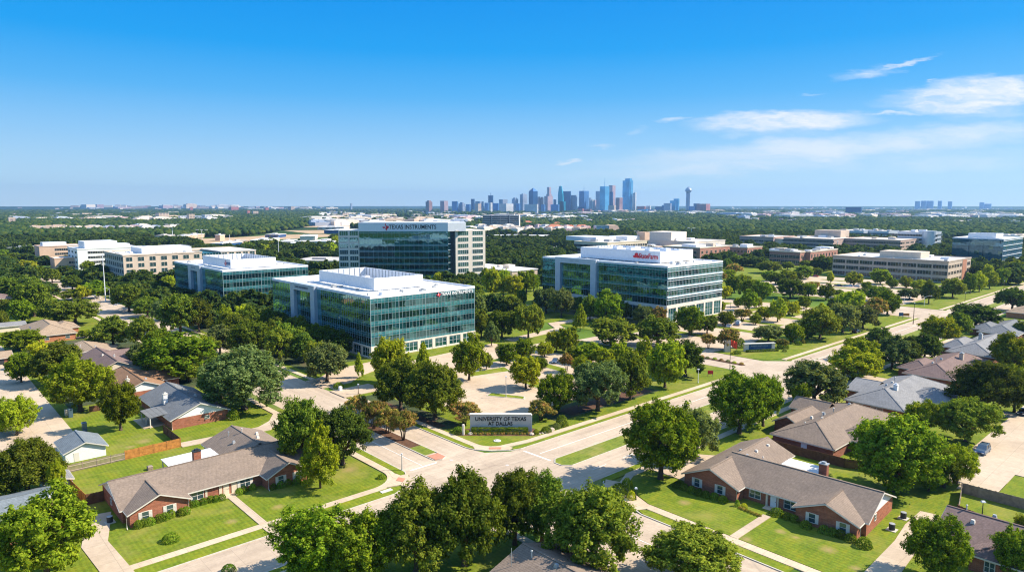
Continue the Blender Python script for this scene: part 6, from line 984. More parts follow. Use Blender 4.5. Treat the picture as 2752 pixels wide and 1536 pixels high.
mass('small tree among the paved bays between the banded office and the tan office', 'small trees in the paved bays', [(8, 100, 765, 690, 90, 'elm'), (8, 240, 770, 690, 90, 'lime'), (8, 340, 665, 585, 110, 'oak'), (8, 560, 650, 565, 100, 'elm'), (8, 840, 785, 690, 120, 'oak'), (8, 740, 835, 740, 120, 'lime'), (8, 640, 875, 780, 110, 'elm'), (8, 230, 900, 815, 110, 'lime'), (8, 560, 560, 480, 90, 'oak'), (8, 160, 600, 520, 110, 'oak'), (8, 330, 560, 480, 110, 'elm'), (8, 920, 740, 660, 110, 'oak'), (8, 1090, 640, 570, 90, 'elm')])
for k in range(6): plant(108.5 + rng.uniform(-1.5, 1.5), 203 + 12 * k, rng.uniform(8.5, 10.5), rng.uniform(9.5, 12), rng.choice(('oak', 'dark')), 'dark green tree in the row against the long left side of the nearest glass office', 'row against the nearest glass office')
for k in range(5): plant(236.5 + rng.uniform(-1, 1), 174 + 13 * k, rng.uniform(7, 8.5), rng.uniform(7.5, 9.5), rng.choice(('oak', 'elm')), 'green tree in the row against the portal side of the banded office', 'row against the banded office')
# the wood: nearest trees one by one, the rest as one mass
bpy.context.view_layer.update()
FP = []
for o_ in list(C.objects):
    if o_.parent is None and o_.get('category') in ('building', 'office building', 'parking garage', 'office tower', 'house', 'garage', 'skyscraper', 'high-rise', 'shed', 'tower'):
        ch = [o_] if o_.type == 'MESH' else [q for q in o_.children if q.type == 'MESH']; P_ = [q.matrix_world @ Vector(c_) for q in ch for c_ in q.bound_box]
        if P_: FP.append((min(p.x for p in P_) - 5, max(p.x for p in P_) + 5, min(p.y for p in P_) - 5, max(p.y for p in P_) + 5, max(p.z for p in P_)))
FPA = np.array(FP)
def blocked(X, Y):
    dd = math.hypot(X, Y); ux, uy = X / dd, Y / dd
    for k, t in enumerate((0, 14, 28, 44, 62)):
        if k and nr.random() < .15: continue
        x, y = X + ux * t, Y + uy * t; hit = (FPA[:, 0] < x) & (x < FPA[:, 1]) & (FPA[:, 2] < y) & (y < FPA[:, 3])
        if k: hit &= FPA[:, 4] < (40 if dd > 800 else 17)
        if hit.any(): return True
    return False
OPEN = [[(316, 940), (290, 943), (312, 1076), (420, 1100), (500, 1141), (571, 1117), (549, 1021), (470, 1000)], [(592, 1336), (560, 1150), (640, 1090), (760, 1240)], [(820, 1400), (700, 1500), (900, 1700), (1000, 1560)], rect(206, 520, 100, 300), rect(88, 500, -60, 118), [G(9, *q) for q in ((470, 652), (640, 640), (860, 604), (945, 588), (945, 640), (880, 655), (700, 662), (640, 678), (560, 672))]]
def inside(x, y, P):
    r = False
    for (x0, y0), (x1, y1) in zip(P, P[1:] + P[:1]):
        if (y0 > y) != (y1 > y) and x < (x1 - x0) * (y - y0) / (y1 - y0) + x0: r = not r
    return r
HAND = np.array([(t[0], t[1], t[2]) for t in TREES])
W = []; a_max = math.atan(1376 / F) + .05
d_ = 300.0
while d_ < 7500:
    s = 9.0 + d_ / 210; n = int(2 * a_max * d_ / s)
    for i in range(n):
        a = -a_max + 2 * a_max * (i + nr.random()) / n; dd = d_ + (nr.random() - .5) * s * 1.2; fx, rx = dd * math.cos(a), dd * math.sin(a); X, Y = fx * fw[0] + rx * rt[0], fx * fw[1] + rx * rt[1]; u, v, _ = PR(X, Y, 0)
        if 850 < u < 1300 and 568 < v < 606 and nr.random() < .88: continue
        if 1300 < u < 1640 and 568 < v < 594 and nr.random() < .8: continue
        if v < 572 and nr.random() < (.2 if dd < 5000 else .4): continue
        if 66 < X < 88 and Y < 800 or 12 < X < 30 and Y < 470 or 76 < Y < 103: continue
        if dd < 1900 and (any(inside(X, Y, P) for P in OPEN) or blocked(X, Y)): continue
        if dd < 620 and (np.hypot(HAND[:, 0] - X, HAND[:, 1] - Y) < 3.5 + HAND[:, 2] * .42).any(): continue
        if X < 66 and Y < 430 or dd < 900 and nr.random() < .16: continue
        if dd > 800 and clear(X, Y) and nr.random() < .9: continue
        W.append((dd, X, Y, u))
    d_ += s * .9
W.sort(); NIND = max(0, 300 - len(TREES)); k0 = 0
def zone(u): return [('in the wood above the white garage and beige office', 'wood on the left'), ('in the wood between the left glass office and the tall tower', 'wood left of the tall tower'), ('in the wood right of the tall tower below the terracotta roofs', 'wood right of the tall tower'), ('in the wood behind the banded office penthouse', 'wood behind the banded office'), ('in the wood among the brick blocks and decks on the right', 'wood on the right')][0 if u < 600 else 1 if u < 930 else 2 if u < 1560 else 3 if u < 1960 else 4]
for dd, X, Y, u in W[:NIND]:
    z = zone(u); kd = rng.choice(['oak', 'oak', 'elm', 'lime', 'dark', 'grey']); plant(X, Y, rng.uniform(8, 12), rng.uniform(9, 13.5), kd, 'bushy tree ' + z[0], z[1])
# mass: every remaining crown is real geometry in one mesh
ico = bpy.data.meshes.new('t'); bm_ = __import__('bmesh'); bmx = bm_.new(); bm_.ops.create_icosphere(bmx, subdivisions=1, radius=1); bmx.to_mesh(ico); bmx.free(); IV = np.array([v.co for v in ico.vertices]); IF = np.array([p.vertices[:] for p in ico.polygons])
VV, FF, off = [], [], 0
cardcache = []
for k in range(6):
    me, _ = crown_mesh('oak' if k % 2 else 'elm', 900 + k, 22, .17); c = np.zeros(len(me.vertices) * 3, dtype=np.float32); me.vertices.foreach_get('co', c); cardcache.append(c.reshape(-1, 3).copy()); bpy.data.meshes.remove(me)
quads = []; tris = []; qo = 0
VQ, VT = [], []; to = 0
for dd, X, Y, u in W[NIND:]:
    s = (5.2 + dd / 420) * nr.uniform(.75, 1.25); hh = nr.uniform(6.5, 11) * (1 + dd / 9000); a = nr.uniform(0, 6.28); ca, sa = math.cos(a), math.sin(a)
    if dd < 1150:
        P = cardcache[nr.integers(6)]; VQ.append(np.stack([X + (P[:, 0] * ca - P[:, 1] * sa) * s, Y + (P[:, 0] * sa + P[:, 1] * ca) * s, P[:, 2] * hh / 1.9], 1))
    else:
        m = 3 if dd < 2600 else (2 if dd < 4200 else 1)
        for q in range(m):
            o = nr.normal(size=2) * s * .45 if m > 1 else np.zeros(2); r_ = s * (.72 if m > 1 else 1) * nr.uniform(.8, 1.15); P = IV * (1 + nr.normal(size=(len(IV), 1)) * .16); zc = hh * .55 + nr.uniform(-1, 1)
            VT.append(np.stack([X + o[0] + P[:, 0] * r_, Y + o[1] + P[:, 1] * r_, np.maximum(.2, zc + P[:, 2] * hh * .48)], 1)); tris.append(IF + to); to += len(IV)
VQ = np.concatenate(VQ) if VQ else np.zeros((0, 3)); nq = len(VQ) // 4; VT = np.concatenate(VT); FT = np.concatenate(tris) + len(VQ)
allv = np.concatenate([VQ, VT]).astype(np.float32); me = bpy.data.meshes.new('wood'); me.vertices.add(len(allv)); me.vertices.foreach_set('co', allv.ravel())
li = np.concatenate([np.arange(nq * 4), FT.ravel()]).astype(np.int32); st = np.concatenate([np.arange(nq) * 4, nq * 4 + np.arange(len(FT)) * 3]).astype(np.int32)
me.loops.add(len(li)); me.loops.foreach_set('vertex_index', li); me.polygons.add(len(st)); me.polygons.foreach_set('loop_start', st); me.update(calc_edges=True); me.materials.append(M['leaf_far'])
o = link('wood', me); o['kind'] = 'stuff'; print('wood faces', len(st), 'trees', len(TREES), 'W', len(W))
# ---------------------------------------------------------------- shrubs, hedges, fences, signs, lamps, cars
def bush_mesh(kind, seed, n=900, size=.075):
    nr_ = np.random.default_rng(seed); d = nr_.normal(size=(n, 3)); d /= np.linalg.norm(d, axis=1)[:, None]; d[:, 2] = np.abs(d[:, 2]) * 1.0 - .12
    if kind == 'hedge':
        c = nr_.uniform(-1, 1, size=(n, 3)); ax = nr_.integers(0, 3, n); sg = np.where(nr_.random(n) < .5, -1, 1); c[np.arange(n), ax] = sg * (1 - .12 * nr_.random(n)); c[:, 2] = (c[:, 2] + 1) / 2; d = c - np.array([0, 0, .5]); d /= np.linalg.norm(d, axis=1)[:, None]
    else: c = d * (.82 + .2 * nr_.random(n))[:, None]; c[:, 2] += .1
    nn = d + nr_.normal(size=(n, 3)) * .5; nn /= np.linalg.norm(nn, axis=1)[:, None]; t = np.cross(nn, nr_.normal(size=(n, 3))); t /= np.linalg.norm(t, axis=1)[:, None]; b = np.cross(nn, t); s = size * (.6 + .8 * nr_.random(n))[:, None]
    V = np.stack([c - t * s, c - b * s * .7, c + t * s, c + b * s * .7], 1).reshape(-1, 3); me = bpy.data.meshes.new('foliage'); me.from_pydata(V.tolist(), [], [tuple(range(4 * i, 4 * i + 4)) for i in range(n)]); me.materials.append(M['leaf_bush']); return me
BM = [bush_mesh('b', k) for k in range(3)]; HM = bush_mesh('hedge', 9, 2600, .06)
def bush(X, Y, w, h, label, group=None, mat='leaf_bush', z=.1, d=None):
    o = link('bush', BM[rng.randrange(3)], None, (X, Y, z), rng.uniform(0, 6)); o.scale = (w / 2, (d or w) / 2, h); o.material_slots[0].link = 'OBJECT'; o.material_slots[0].material = M[mat]; return tag(o, label, 'bush', group)
def bpx(c, x, y, w, h, label, group=None, mat='leaf_bush'):
    X, Y = G(c, x, y); return bush(X, Y, w, h, label, group, mat)
def hedge(x0, y0, x1, y1, w, h, label, mat='leaf_bush', group=None, z=.1):
    o = link('hedge', HM, None, ((x0 + x1) / 2, (y0 + y1) / 2, z), math.atan2(y1 - y0, x1 - x0)); o.scale = (math.hypot(x1 - x0, y1 - y0) / 2, w / 2, h); o.material_slots[0].link = 'OBJECT'; o.material_slots[0].material = M[mat]; return tag(o, label, 'hedge', group)
L1 = 'round clipped bush along the left wing and front wall of the left ranch house'
for p in ((11, 800, 1215), (11, 850, 1200), (11, 915, 1185), (11, 1000, 1155), (11, 1055, 1140), (11, 1115, 1115), (11, 1215, 1095), (11, 1260, 1080)): bpx(*p, 1.6, 1.3, L1, 'bushes before the left ranch house')
L2 = 'low clipped bush between the left ranch house window and its front door'
for p in ((11, 1310, 1015), (11, 1350, 1005), (11, 1425, 985), (11, 1495, 965), (11, 1550, 960), (11, 1605, 945)): bpx(*p, 1.5, 1.1, L2, 'bushes by the left ranch house door')
for p, lab in (((11, 1770, 895), 'small yellowish bush just right of the ranch house front door'), ((11, 1815, 870), 'round bush under the double window right of the ranch door'), ((11, 1900, 850), 'dark bush in the corner beside the ranch house right wing')): bpx(*p, 1.4, 1.2, lab)
for p in ((11, 2100, 840), (11, 2170, 825), (11, 2240, 805), (11, 2330, 790)): bpx(*p, 1.7, 1.2, 'shaded bush along the right wing of the left ranch house', 'bushes before the ranch house right wing')
bpx(11, 1110, 1345, 2.6, 1.3, 'leafy shrub alone in the middle of the left ranch lawn'); bpx(11, 1715, 165, 3.2, 2.4, 'big round bush at the corner of the grey-roofed house'); bpx(2, 735, 872, 1.6, .9, 'small dark bush on the corner lawn near the pavement'); bpx(2, 475, 325, 3.0, 1.8, 'loose bush on the island lawn before the glass office', None, 'leaf_lime'); bpx(13, 1180, 790, 6.0, 2.6, 'dark round bush behind the pale tan roof', None, 'leaf_oak')
L3 = 'dark clipped bush along the left wing of the right ranch house'
for p in ((12, 150, 590), (12, 215, 610), (12, 290, 640), (12, 360, 665), (12, 430, 685), (12, 515, 705), (12, 600, 735)): bpx(*p, 1.8, 1.2, L3, 'bushes before the right ranch house left wing', 'leaf_oak' if p[1] < 500 else 'leaf_bush')
bpx(12, 740, 775, .9, 1.2, 'thin upright shrub in the flower bed of the right ranch house', None, 'leaf_bush'); bpx(12, 808, 790, 1.2, .8, 'round yellow-green bush in the right ranch flower bed', None, 'leaf_lime')
bpx(12, 1130, 860, 2.4, 1.2, 'wide bush right beside the right ranch front path'); 
for p in ((12, 1230, 900), (12, 1310, 925)): bpx(*p, 1.7, 1.1, 'dark bush under the double window of the right ranch house', 'bushes under the right ranch double window', 'leaf_oak')
for p in ((12, 1420, 985), (12, 1600, 1035), (12, 1680, 1060), (12, 1760, 1080), (12, 1860, 1120)): bpx(*p, 1.9, 1.2, 'dark bush along the right wing of the right ranch house', 'bushes before the right ranch right wing', 'leaf_oak')
bpx(12, 1995, 1175, 2.4, 1.5, 'bright round bush at the end corner of the right ranch house')
for k in range(7):
    x, y = G(12, 770 + 32 * k, 800 + 13 * k); o = bush(x, y, .7, .45, 'low rusty flower clump in the curved bed by the right ranch path', 'flower clumps in the right ranch bed', 'leaf_rust')
for k, p in enumerate(((3, 370, 975), (3, 420, 960), (3, 445, 1000))): bpx(*p, (3.2, 2.4, 1.6)[k], (2.2, 2.8, 1.6)[k], ('large dark street-corner bush under the junction tree', 'taller bush beside the street-corner bush', 'small yellow bush at the street-corner pavement')[k], None, ('leaf_oak', 'leaf_bush', 'leaf_lime')[k])
for p in ((0, 560, 1440), (1, 1400, 1440)): pass
bpx(1, 1390, 1436, 2.0, 1.0, 'small bush cut by the bottom edge beside the street')
# stone sign by the junction
sx, sy = G(16, 1255, 640); r = T('monument_sign', 'wide pale stone sign lettered with the university name behind the corner lawn', 'sign', sx, sy, .1, YAW - R(90)); hw = 6.75
b = MB(); b.box(-hw, hw, 0, .8, 0, 3.75); b.build('wall', M['sign_stone'], r); b = MB(); b.box(-hw - .12, hw + .12, -.12, .92, 3.75, 3.95); b.box(hw + .002, hw + .3, -.1, .9, 0, 3.75); b.build('coping', M['white_trim'], r)
text('UNIVERSITY OF TEXAS', 1.22, M['letter_black'], r, (.05, -.02, 2.82), SOUTH, .05, bold=.022, sx=.92); text('AT DALLAS', 1.16, M['letter_black'], r, (0, -.02, 1.78), SOUTH, .05, bold=.022, sx=.92)
def loc2(dx, dy): return sx + dx * rt[0] + dy * fw[0], sy + dx * rt[1] + dy * fw[1]
a, b_ = loc2(-6.3, -.9), loc2(6.0, -.9); hedge(*a, *b_, 1.1, 1.15, 'clipped green hedge along the foot of the stone sign')
a, b_ = loc2(-6.6, -2.1), loc2(6.8, -2.1); S(slab('flower_bed', 'mulch', [[loc2(-9.5, -2.9), loc2(7.2, -3.1), loc2(9.5, -1), loc2(7.5, 2), loc2(-7, 2), loc2(-10.5, 0)]], .02, .125))
for k in range(26):
    x, y = loc2(-6.4 + k * .51 + rng.uniform(-.1, .1), -2.2 + rng.uniform(-.2, .2)); bush(x, y, .62, .5, 'low rusty flower clump in the row below the sign hedge', 'flower row below the stone sign', 'leaf_rust' if k % 3 else 'leaf_grey')
for p, w_, h_, m, lab in ((loc2(-9.2, -1.2), 3.0, 1.5, 'leaf_bush', 'green mound bush left of the stone sign'), (loc2(-7.3, -1.6), 1.2, .9, 'leaf_lime', 'small yellow bush at the sign left end'), (loc2(7.9, -1.8), 1.5, 1.2, 'leaf_lime', 'bright yellow bush at the sign right end'), (loc2(10.2, -.4), 2.6, 1.3, 'leaf_bush', 'light green mound bush right of the stone sign'), (loc2(12.6, 2.2), 2.0, 1.3, 'leaf_grey', 'grey-green bush on the bank right of the sign'), (loc2(14, 4), 3, 2.6, 'leaf_oak', 'dark clipped bush further right of the sign')): bush(*p, w_, h_, lab, None, m)
def rock(X, Y, s, label, group=None):
    rg = random.Random(int(X * 77)); b = MB(); b.lathe([(s * .9, 0), (s, s * .3), (s * .7, s * .7), (s * .3, s * .85)], 0, 0, 7); b.v = [(x * rg.uniform(.8, 1.25), y * rg.uniform(.8, 1.2), z * rg.uniform(.85, 1.1)) for x, y, z in b.v]; o = b.build('boulder', M['rock']); o.location = (X, Y, .1); o.rotation_euler = (0, 0, rg.uniform(0, 6)); return tag(o, label, 'boulder', group)
rock(*loc2(-6.6, -1.9), .55, 'pale boulder at the left foot of the stone sign'); rock(*loc2(6.9, -2.3), .6, 'pale boulder at the right foot of the stone sign'); rock(*loc2(11.4, .6), .8, 'large boulder on the bank right of the stone sign')
for k in range(5): rock(*loc2(8.6 + .7 * k, -1.9 + .45 * k), .33, 'small stone in the edging right of the sign', 'edging stones by the sign')
b = MB(); b.lathe([(.28, 0), (.26, 1.2), (.3, 2.3), (.12, 2.4)], 0, 0, 10); o = b.build('stone_post', M['pale_stone']); o.location = (*loc2(-8.1, -2.3), .1); tag(o, 'weathered white stone post left of the stone sign', 'post')
x, y = G(16, 1200, 805); b = MB(); b.lathe([(.8, 0), (.8, .1), (.45, .16), (.4, .25), (.1, .27)], 0, 0, 18); o = b.build('drain_cover', M['white_trim']); o.location = (x, y, .1); tag(o, 'round white drain cover on the corner lawn', 'drain cover')
# blue-panel sign
ax, ay = G(15, 870, 560); bx, by = G(15, 1565, 535); L = math.hypot(bx - ax, by - ay); r = T('monument_sign', 'pale stone sign with a dark blue panel on the entrance lawn', 'sign', ax, ay, .1, math.atan2(by - ay, bx - ax))
b = MB(); b.box(0, L, 0, 1.0, 0, .5); b.box(0, L * .13, 0, 1.0, .5, 2.5); b.box(L * .89, L, 0, 1.0, .5, 2.5); b.box(L * .13, L * .89, .3, .9, .5, 2.5); b.build('wall', M['pale_stone'], r); b = MB(); b.box(-.15, L + .15, -.15, 1.15, 2.5, 2.75); b.build('coping', M['white_trim'], r)
b = MB(); b.box(L * .135, L * .885, .12, .3, .55, 2.45); o = b.build('panel', M['sign_blue'], r); marks((7, 6, 6), .58, 'silver_panel', o, (L * .51, .1, 1.85), SOUTH, 5); marks((5, 9, 5), .4, 'grey_metal', o, (L * .51, .1, 1.15), SOUTH, 6)
nrm = (math.sin(math.atan2(by - ay, bx - ax)), -math.cos(math.atan2(by - ay, bx - ax))); hedge(ax + nrm[0] * 1.2, ay + nrm[1] * 1.2, bx + nrm[0] * 1.2 + .8, by + nrm[1] * 1.2, 1.0, .8, 'low clipped hedge before the blue-panel sign')
for p, w_, h_, m, lab in (((15, 690, 610), 3.0, 1.3, 'leaf_bush', 'green bush left of the blue-panel sign'), ((15, 590, 620), 1.2, .8, 'leaf_lime', 'tiny yellow bush beside the flagpole lawn'), ((15, 1790, 560), 1.7, 1.2, 'leaf_grey', 'pale grey bush right of the blue-panel sign'), ((15, 2110, 400), 2.6, 1.4, 'leaf_bush', 'round bush on the lawn right of the blue-panel sign'), ((15, 2210, 360), 2.2, 1.4, 'leaf_rust', 'brown bush beside the round lawn bush'), ((15, 780, 470), 3.4, 3.6, 'leaf_oak', 'tall dark bush behind the blue-panel sign'), ((15, 1750, 480), 4.2, 2.6, 'leaf_oak', 'dark hedge block right behind the blue-panel sign')): bpx(*p, w_, h_, lab, None, m)
x, y = G(15, 460, 560); b = MB(); b.box(-.9, .9, -.7, .7, 0, 3.7); b.box(-1.0, 1.0, -.8, .8, 3.7, 4.0); o = b.build('stone_pier', M['beige_stone']); o.location = (x, y, .1); o.rotation_euler = (0, 0, YAW - R(90)); tag(o, 'square stone pier under the brown tree beside the flagpole', 'pier')
for k in range(12): t = k / 11; bush(195.9 + .9 * rng.random(), 108 + 26 * t, 1.5, .7, 'low rusty plant in the entrance road divider', 'plants in the entrance road divider', ('leaf_rust', 'leaf_lime', 'leaf_grey')[k % 3], .15)
# fences
def fence(name, label, pts, h, mat, post=2.4, rails=False, plank=.16, gap=.0):
    r = T(name, label, 'fence', *pts[0]); o0 = Vector(pts[0]); rg = random.Random(int(pts[0][0] * 9)); B, P, Q = MB(), [], MB()
    for a, c in zip(pts, pts[1:]):
        a, c = Vector(a) - o0, Vector(c) - o0; d = c - a; L = d.length; n = max(1, int(L / plank)); t = d / L
        for i in range(n):
            p0, p1 = a + t * (L * i / n + gap * .5), a + t * (L * (i + 1) / n - .006 - gap * .5); hh = h + rg.uniform(-.04, .04); B.beam((*p0, hh / 2 + .06), (*p1, hh / 2 + .06), .035, hh, rg.randrange(2))
        m = max(1, int(L / post))
        for i in range(m + 1): p = a + t * (L * i / m); P.append((p.x, p.y))
        for z in (.4, h * .8): Q.beam((*a, z), (*c, z), .12 if rails else .1, .1)
    B.build('boards', [M[mat], M[mat]], r); Q.build('rails', M[mat if not rails else 'tan_stone'], r); pm = MB(); pm.box(-.06, .06, -.06, .06, 0, h + .12); me = pm.mesh('post', [M[mat]])
    for p in P: link('post', me, r, (*p, 0))
    return r
fence('wooden_fence', 'bright orange-brown plank fence across the left back garden', [(41.8, 148.4), (31.4, 148.0)], 1.9, 'wood_orange'); fence('wooden_fence', 'weathered grey plank fence with pale rails beside the white garage', [(31.3, 148.0), (21.7, 147.8)], 1.6, 'wood_grey', rails=True, gap=.05)
fence('wooden_fence', 'orange plank fence running down the left side of the back garden', [(20.9, 147.6), (20.5, 139.5), (21.2, 129.4)], 1.9, 'wood_orange'); fence('wooden_fence', 'short dark plank fence joining the left ranch house wall', [(21.3, 129.3), (23.8, 129.2)], 1.9, 'wood_dark'); fence('wooden_fence', 'dark weathered plank fence running toward the grey-roofed house', [(41.9, 148.6), (41.8, 160.2)], 1.9, 'wood_dark')
fence('wooden_fence', 'short reddish fence by the alley behind the lawn tree', [G(1, 545, 470), G(1, 610, 460)], 1.5, 'wood_dark'); fence('wooden_fence', 'long dark brown plank fence behind the right ranch house', [(131.8, 66.5), (132.2, 50.5), (135.3, 43), (135.8, 34.4)], 1.9, 'wood_dark'); fence('wooden_fence', 'grey weathered plank fence along the lower right back street', [(135.5, 31.9), (135.6, 5)], 1.9, 'wood_grey'); fence('wooden_fence', 'grey plank fence stub linking driveway to the back street', [(135.3, 31.8), (124.9, 29.6)], 1.8, 'wood_grey')
r = fence('wooden_fence', 'brown plank fence with a white notice at the driveway end', [(124.4, 29.6), (122.6, 25.0)], 2.0, 'wood_dark'); b = MB(); dv_ = Vector((-1.8, -4.6)).normalized(); b.beam((-.9 - .05, -1.7, 1.4), (-1.15 - .05, -2.35, 1.4), .05, .55); b.build('notice', M['letter_white'], r)
# air conditioners, sheds, meters, boxes
def acu(X, Y, label):
    r = T('air_conditioner', label, 'air conditioner', X, Y, .1); b = MB(); b.lathe([(.45, .1), (.45, .95), (.4, 1.0)], 0, 0, 14); b.build('casing', M['dark_metal'], r); b = MB(); b.lathe([(.43, 1.0), (.43, 1.06), (.12, 1.1)], 0, 0, 14); b.build('fan_grille', M['grey_metal'], r); b = MB(); b.box(-.7, .7, -.7, .7, 0, .1); b.build('pad', M['kerb'], r)
acu(117.2, 35.2, 'grey round air conditioner by the brick end wall, further one'); acu(111.6, 35.0, 'grey round air conditioner on a pad by the brick end wall, nearer one'); acu(22.6, 119.5, 'grey air conditioner in shade beside the left ranch house'); acu(145.5, 51.0, 'dark air conditioner behind the dark fence of the hip-roofed house')
x, y = G(1, 350, 955); h = House('shed', 'small grey-roofed metal shed beside the orange side fence', x - 1.8, y, cat='shed', wall='silver_panel', roof='shingle_silver'); h.gable(0, 4.2, 0, 5.0, 1.9, 2.5, 'y', oh=.2, side=(0, 0)); h.done()
for c, x, y, w_, hh, m, lab, nm in ((1, 430, 500, .9, 2.0, 'car_blue', 'tall blue bin standing at the alley edge', 'bin'), (1, 410, 488, 1.0, 1.3, 'cream_siding', 'low cream cabinet beside the tall blue bin', 'utility cabinet'), (1, 515, 592, .9, 2.2, 'car_blue', 'blue upright cabinet behind the white garage', 'utility cabinet'), (2, 485, 340, .8, 1.1, 'white_metal', 'small white utility box on the island lawn', 'utility box'), (11, 910, 655, .9, .6, 'wood_grey', 'small brown crate on the back garden lawn', 'crate')):
    X, Y = G(c, x, y); b = MB(); b.box(-w_/2, w_/2, -w_/2, w_/2, 0, hh); b.frus(-w_/2 - .05, w_/2 + .05, -w_/2 - .05, w_/2 + .05, hh, -w_/2 + .1, w_/2 - .1, -w_/2 + .1, w_/2 - .1, hh + .15); b.box(-w_/2 + .1, w_/2 - .1, -w_/2 - .03, -w_/2, .2, hh - .2); o = b.build(nm.replace(' ', '_'), M[m]); o.location = (X, Y, .1); tag(o, lab, nm)
# poles, lamps, flag
def lamp(c, x, yb, yt, label, arm=0, heads=1, mat='grey_metal', rad=.09, head=.5, cat='lamp post'):
    X, Y = G(c, x, yb); H_ = hgt(c, x, yb, yt); r = T(cat.replace(' ', '_'), label, cat, X, Y, .05, YAW - R(90)); b = MB(); b.tube([(0, 0, 0), (0, 0, .5), (0, 0, H_)], [rad * 2, rad * 1.2, rad * .7], 8)
    if arm: b.tube([(0, 0, H_ * .93), (arm * .5, 0, H_ + .2), (arm, 0, H_ + .35)], [rad * .7, rad * .6, rad * .5], 6)
    b.build('pole', M[mat], r); b = MB()
    for k in range(heads): q = arm + (k - (heads - 1) / 2) * head * 1.6; z = H_ + (.32 if arm else 0); b.frus(q - head / 2, q + head / 2, -head / 3, head / 3, z - .1, q - head * .35, q + head * .35, -head * .2, head * .2, z + .12)
    b.build('lamp_head', M['white_metal'], r); return r
lamp(2, 1492, 382, 252, 'slim grey lamp post in the small island behind the stone sign'); lamp(2, 860, 822, 722, 'short pole with a blue plate at the left stop line', head=.35); lamp(8, 860, 357, 250, 'tall mast beside the brick blocks, right of centre', head=2.0, rad=.3, mat='white_metal'); lamp(8, 1450, 892, 730, 'bare dark pole on the right-hand verge opposite the notice board', mat='bark', rad=.13); lamp(8, 2150, 640, 558, 'dark pole on the verge near the right end of the road', mat='bark', rad=.13); lamp(8, 1850, 720, 650, 'short dark pole at the third entrance', mat='bark'); lamp(8, 1535, 755, 680, 'curved-arm street lamp at the third entrance', arm=3.4, mat='white_metal'); lamp(8, 1380, 740, 690, 'second curved-arm street lamp left of the third entrance', arm=3.0, mat='white_metal')
lamp(5, 817, 892, 530, 'very tall pale pole beside the left side street', mat='white_metal', rad=.22, head=1.0); lamp(5, 850, 885, 792, 'curved pale street lamp right of the very tall pole', arm=-1.8, mat='white_metal'); lamp(25, 75, 662, 425, 'tall floodlight mast over the dirt field', heads=3, head=5, mat='white_metal', rad=.4); lamp(25, 480, 650, 500, 'shorter floodlight mast right of the tall one', heads=3, head=4, mat='white_metal', rad=.35); lamp(25, 418, 650, 535, 'bare thin mast between the floodlights', mat='white_metal', rad=.3); lamp(25, 862, 645, 565, 'thin mast at the right of the dirt field', mat='white_metal', rad=.3); lamp(25, 1545, 942, 600, 'tall thin pale pole left of the tall tower', mat='white_metal', rad=.25, head=.8); lamp(24, 675, 690, 585, 'right of two chimney-like masts over the peach office', mat='white_metal', rad=.5, head=1.5); lamp(24, 645, 690, 600, 'left of two chimney-like masts over the peach office', mat='white_metal', rad=.5, head=1)
lamp(26, 2052, 290, 195, 'mast with a wide lamp head behind the pale long hall', heads=2, head=5, mat='white_metal', rad=.35); lamp(26, 1508, 300, 225, 'mast with a white crown in the wood above the cream hall', heads=2, head=3, mat='white_metal', rad=.3); lamp(1, 30, 240, 205, 'short pole at the left end of the alley'); lamp(2, 595, 362, 300, 'thin dark pole at the office driveway mouth', mat='bark'); lamp(14, 855, 998, 880, 'black garden lamp on a post in the lower right lawn', mat='dark_metal', head=.7, rad=.07); lamp(3, 472, 1005, 930, 'dark mailbox post on the right ranch corner lawn', mat='dark_metal', head=.5, rad=.08, cat='mailbox'); lamp(3, 850, 292, 208, 'pole with a pale blue plate on the road lawn', mat='white_metal', head=.7); lamp(27, 158, 250, 135, 'thin mast before the pale pink office', mat='white_metal', rad=.25); lamp(27, 343, 245, 175, 'second thin mast before the pale pink office', mat='white_metal', rad=.25)
lamp(8, 740, 460, 420, 'small street lamp left of the tan office', arm=2.5, mat='white_metal'); lamp(8, 38, 775, 725, 'short car park lamp beside the banded office', mat='dark_metal'); lamp(5, 735, 880, 845, 'white street plate on a post left of the tall pole', mat='white_metal', head=.8); lamp(5, 775, 905, 868, 'dark street plate on a post near the tall pole', mat='bark', head=.8)
X, Y = G(15, 525, 980); r = T('flagpole', 'dark flagpole with a rumpled red flag at the entrance corner', 'flagpole', X, Y, .1, YAW - R(90)); b = MB(); b.tube([(0, 0, 0), (0, 0, 9.6)], [.1, .05], 8); b.build('pole', M['dark_metal'], r); b = MB(); N_ = 9
for i in range(N_):
    for j in range(2): pass
for i in range(N_ + 1):
    for z in (9.4 - .08 * i, 7.5 - .13 * i): b.v.append((.06 + .21 * i, .22 * math.sin(i * 1.3) * min(1, i / 2), z + .1 * math.sin(i * 1.7)))
for i in range(N_): b.f.append((2 * i, 2 * i + 1, 2 * i + 3, 2 * i + 2)); b.m.append(0)
b.build('flag', M['flag_red'], r)
for c, x, y, lab, m, w_, hh in ((3, 925, 252, 'red-sided notice panel on the road lawn', 'letter_red', 1.6, 1.7), (8, 1355, 850, 'blue notice board on posts at the third entrance', 'sign_blue', 1.9, 2.6), (8, 1395, 845, 'tan panel beside the blue notice board', 'wood_orange', 2.8, 2.0), (5, 890, 930, 'small white and green street sign by the left side street', 'white_metal', 2.2, 1.4)):
    X, Y = G(c, x, y); r = T('notice_board', lab, 'sign', X, Y, .1, YAW - R(90)); b = MB(); b.box(-w_/2, w_/2, -.06, .06, hh * .4, hh); b.build('panel', M[m], r)
    for q in (-w_/2 + .1, w_/2 - .1): b = MB(); b.box(q - .06, q + .06, .061, .18, 0, hh); b.build('post', M['grey_metal'], r)
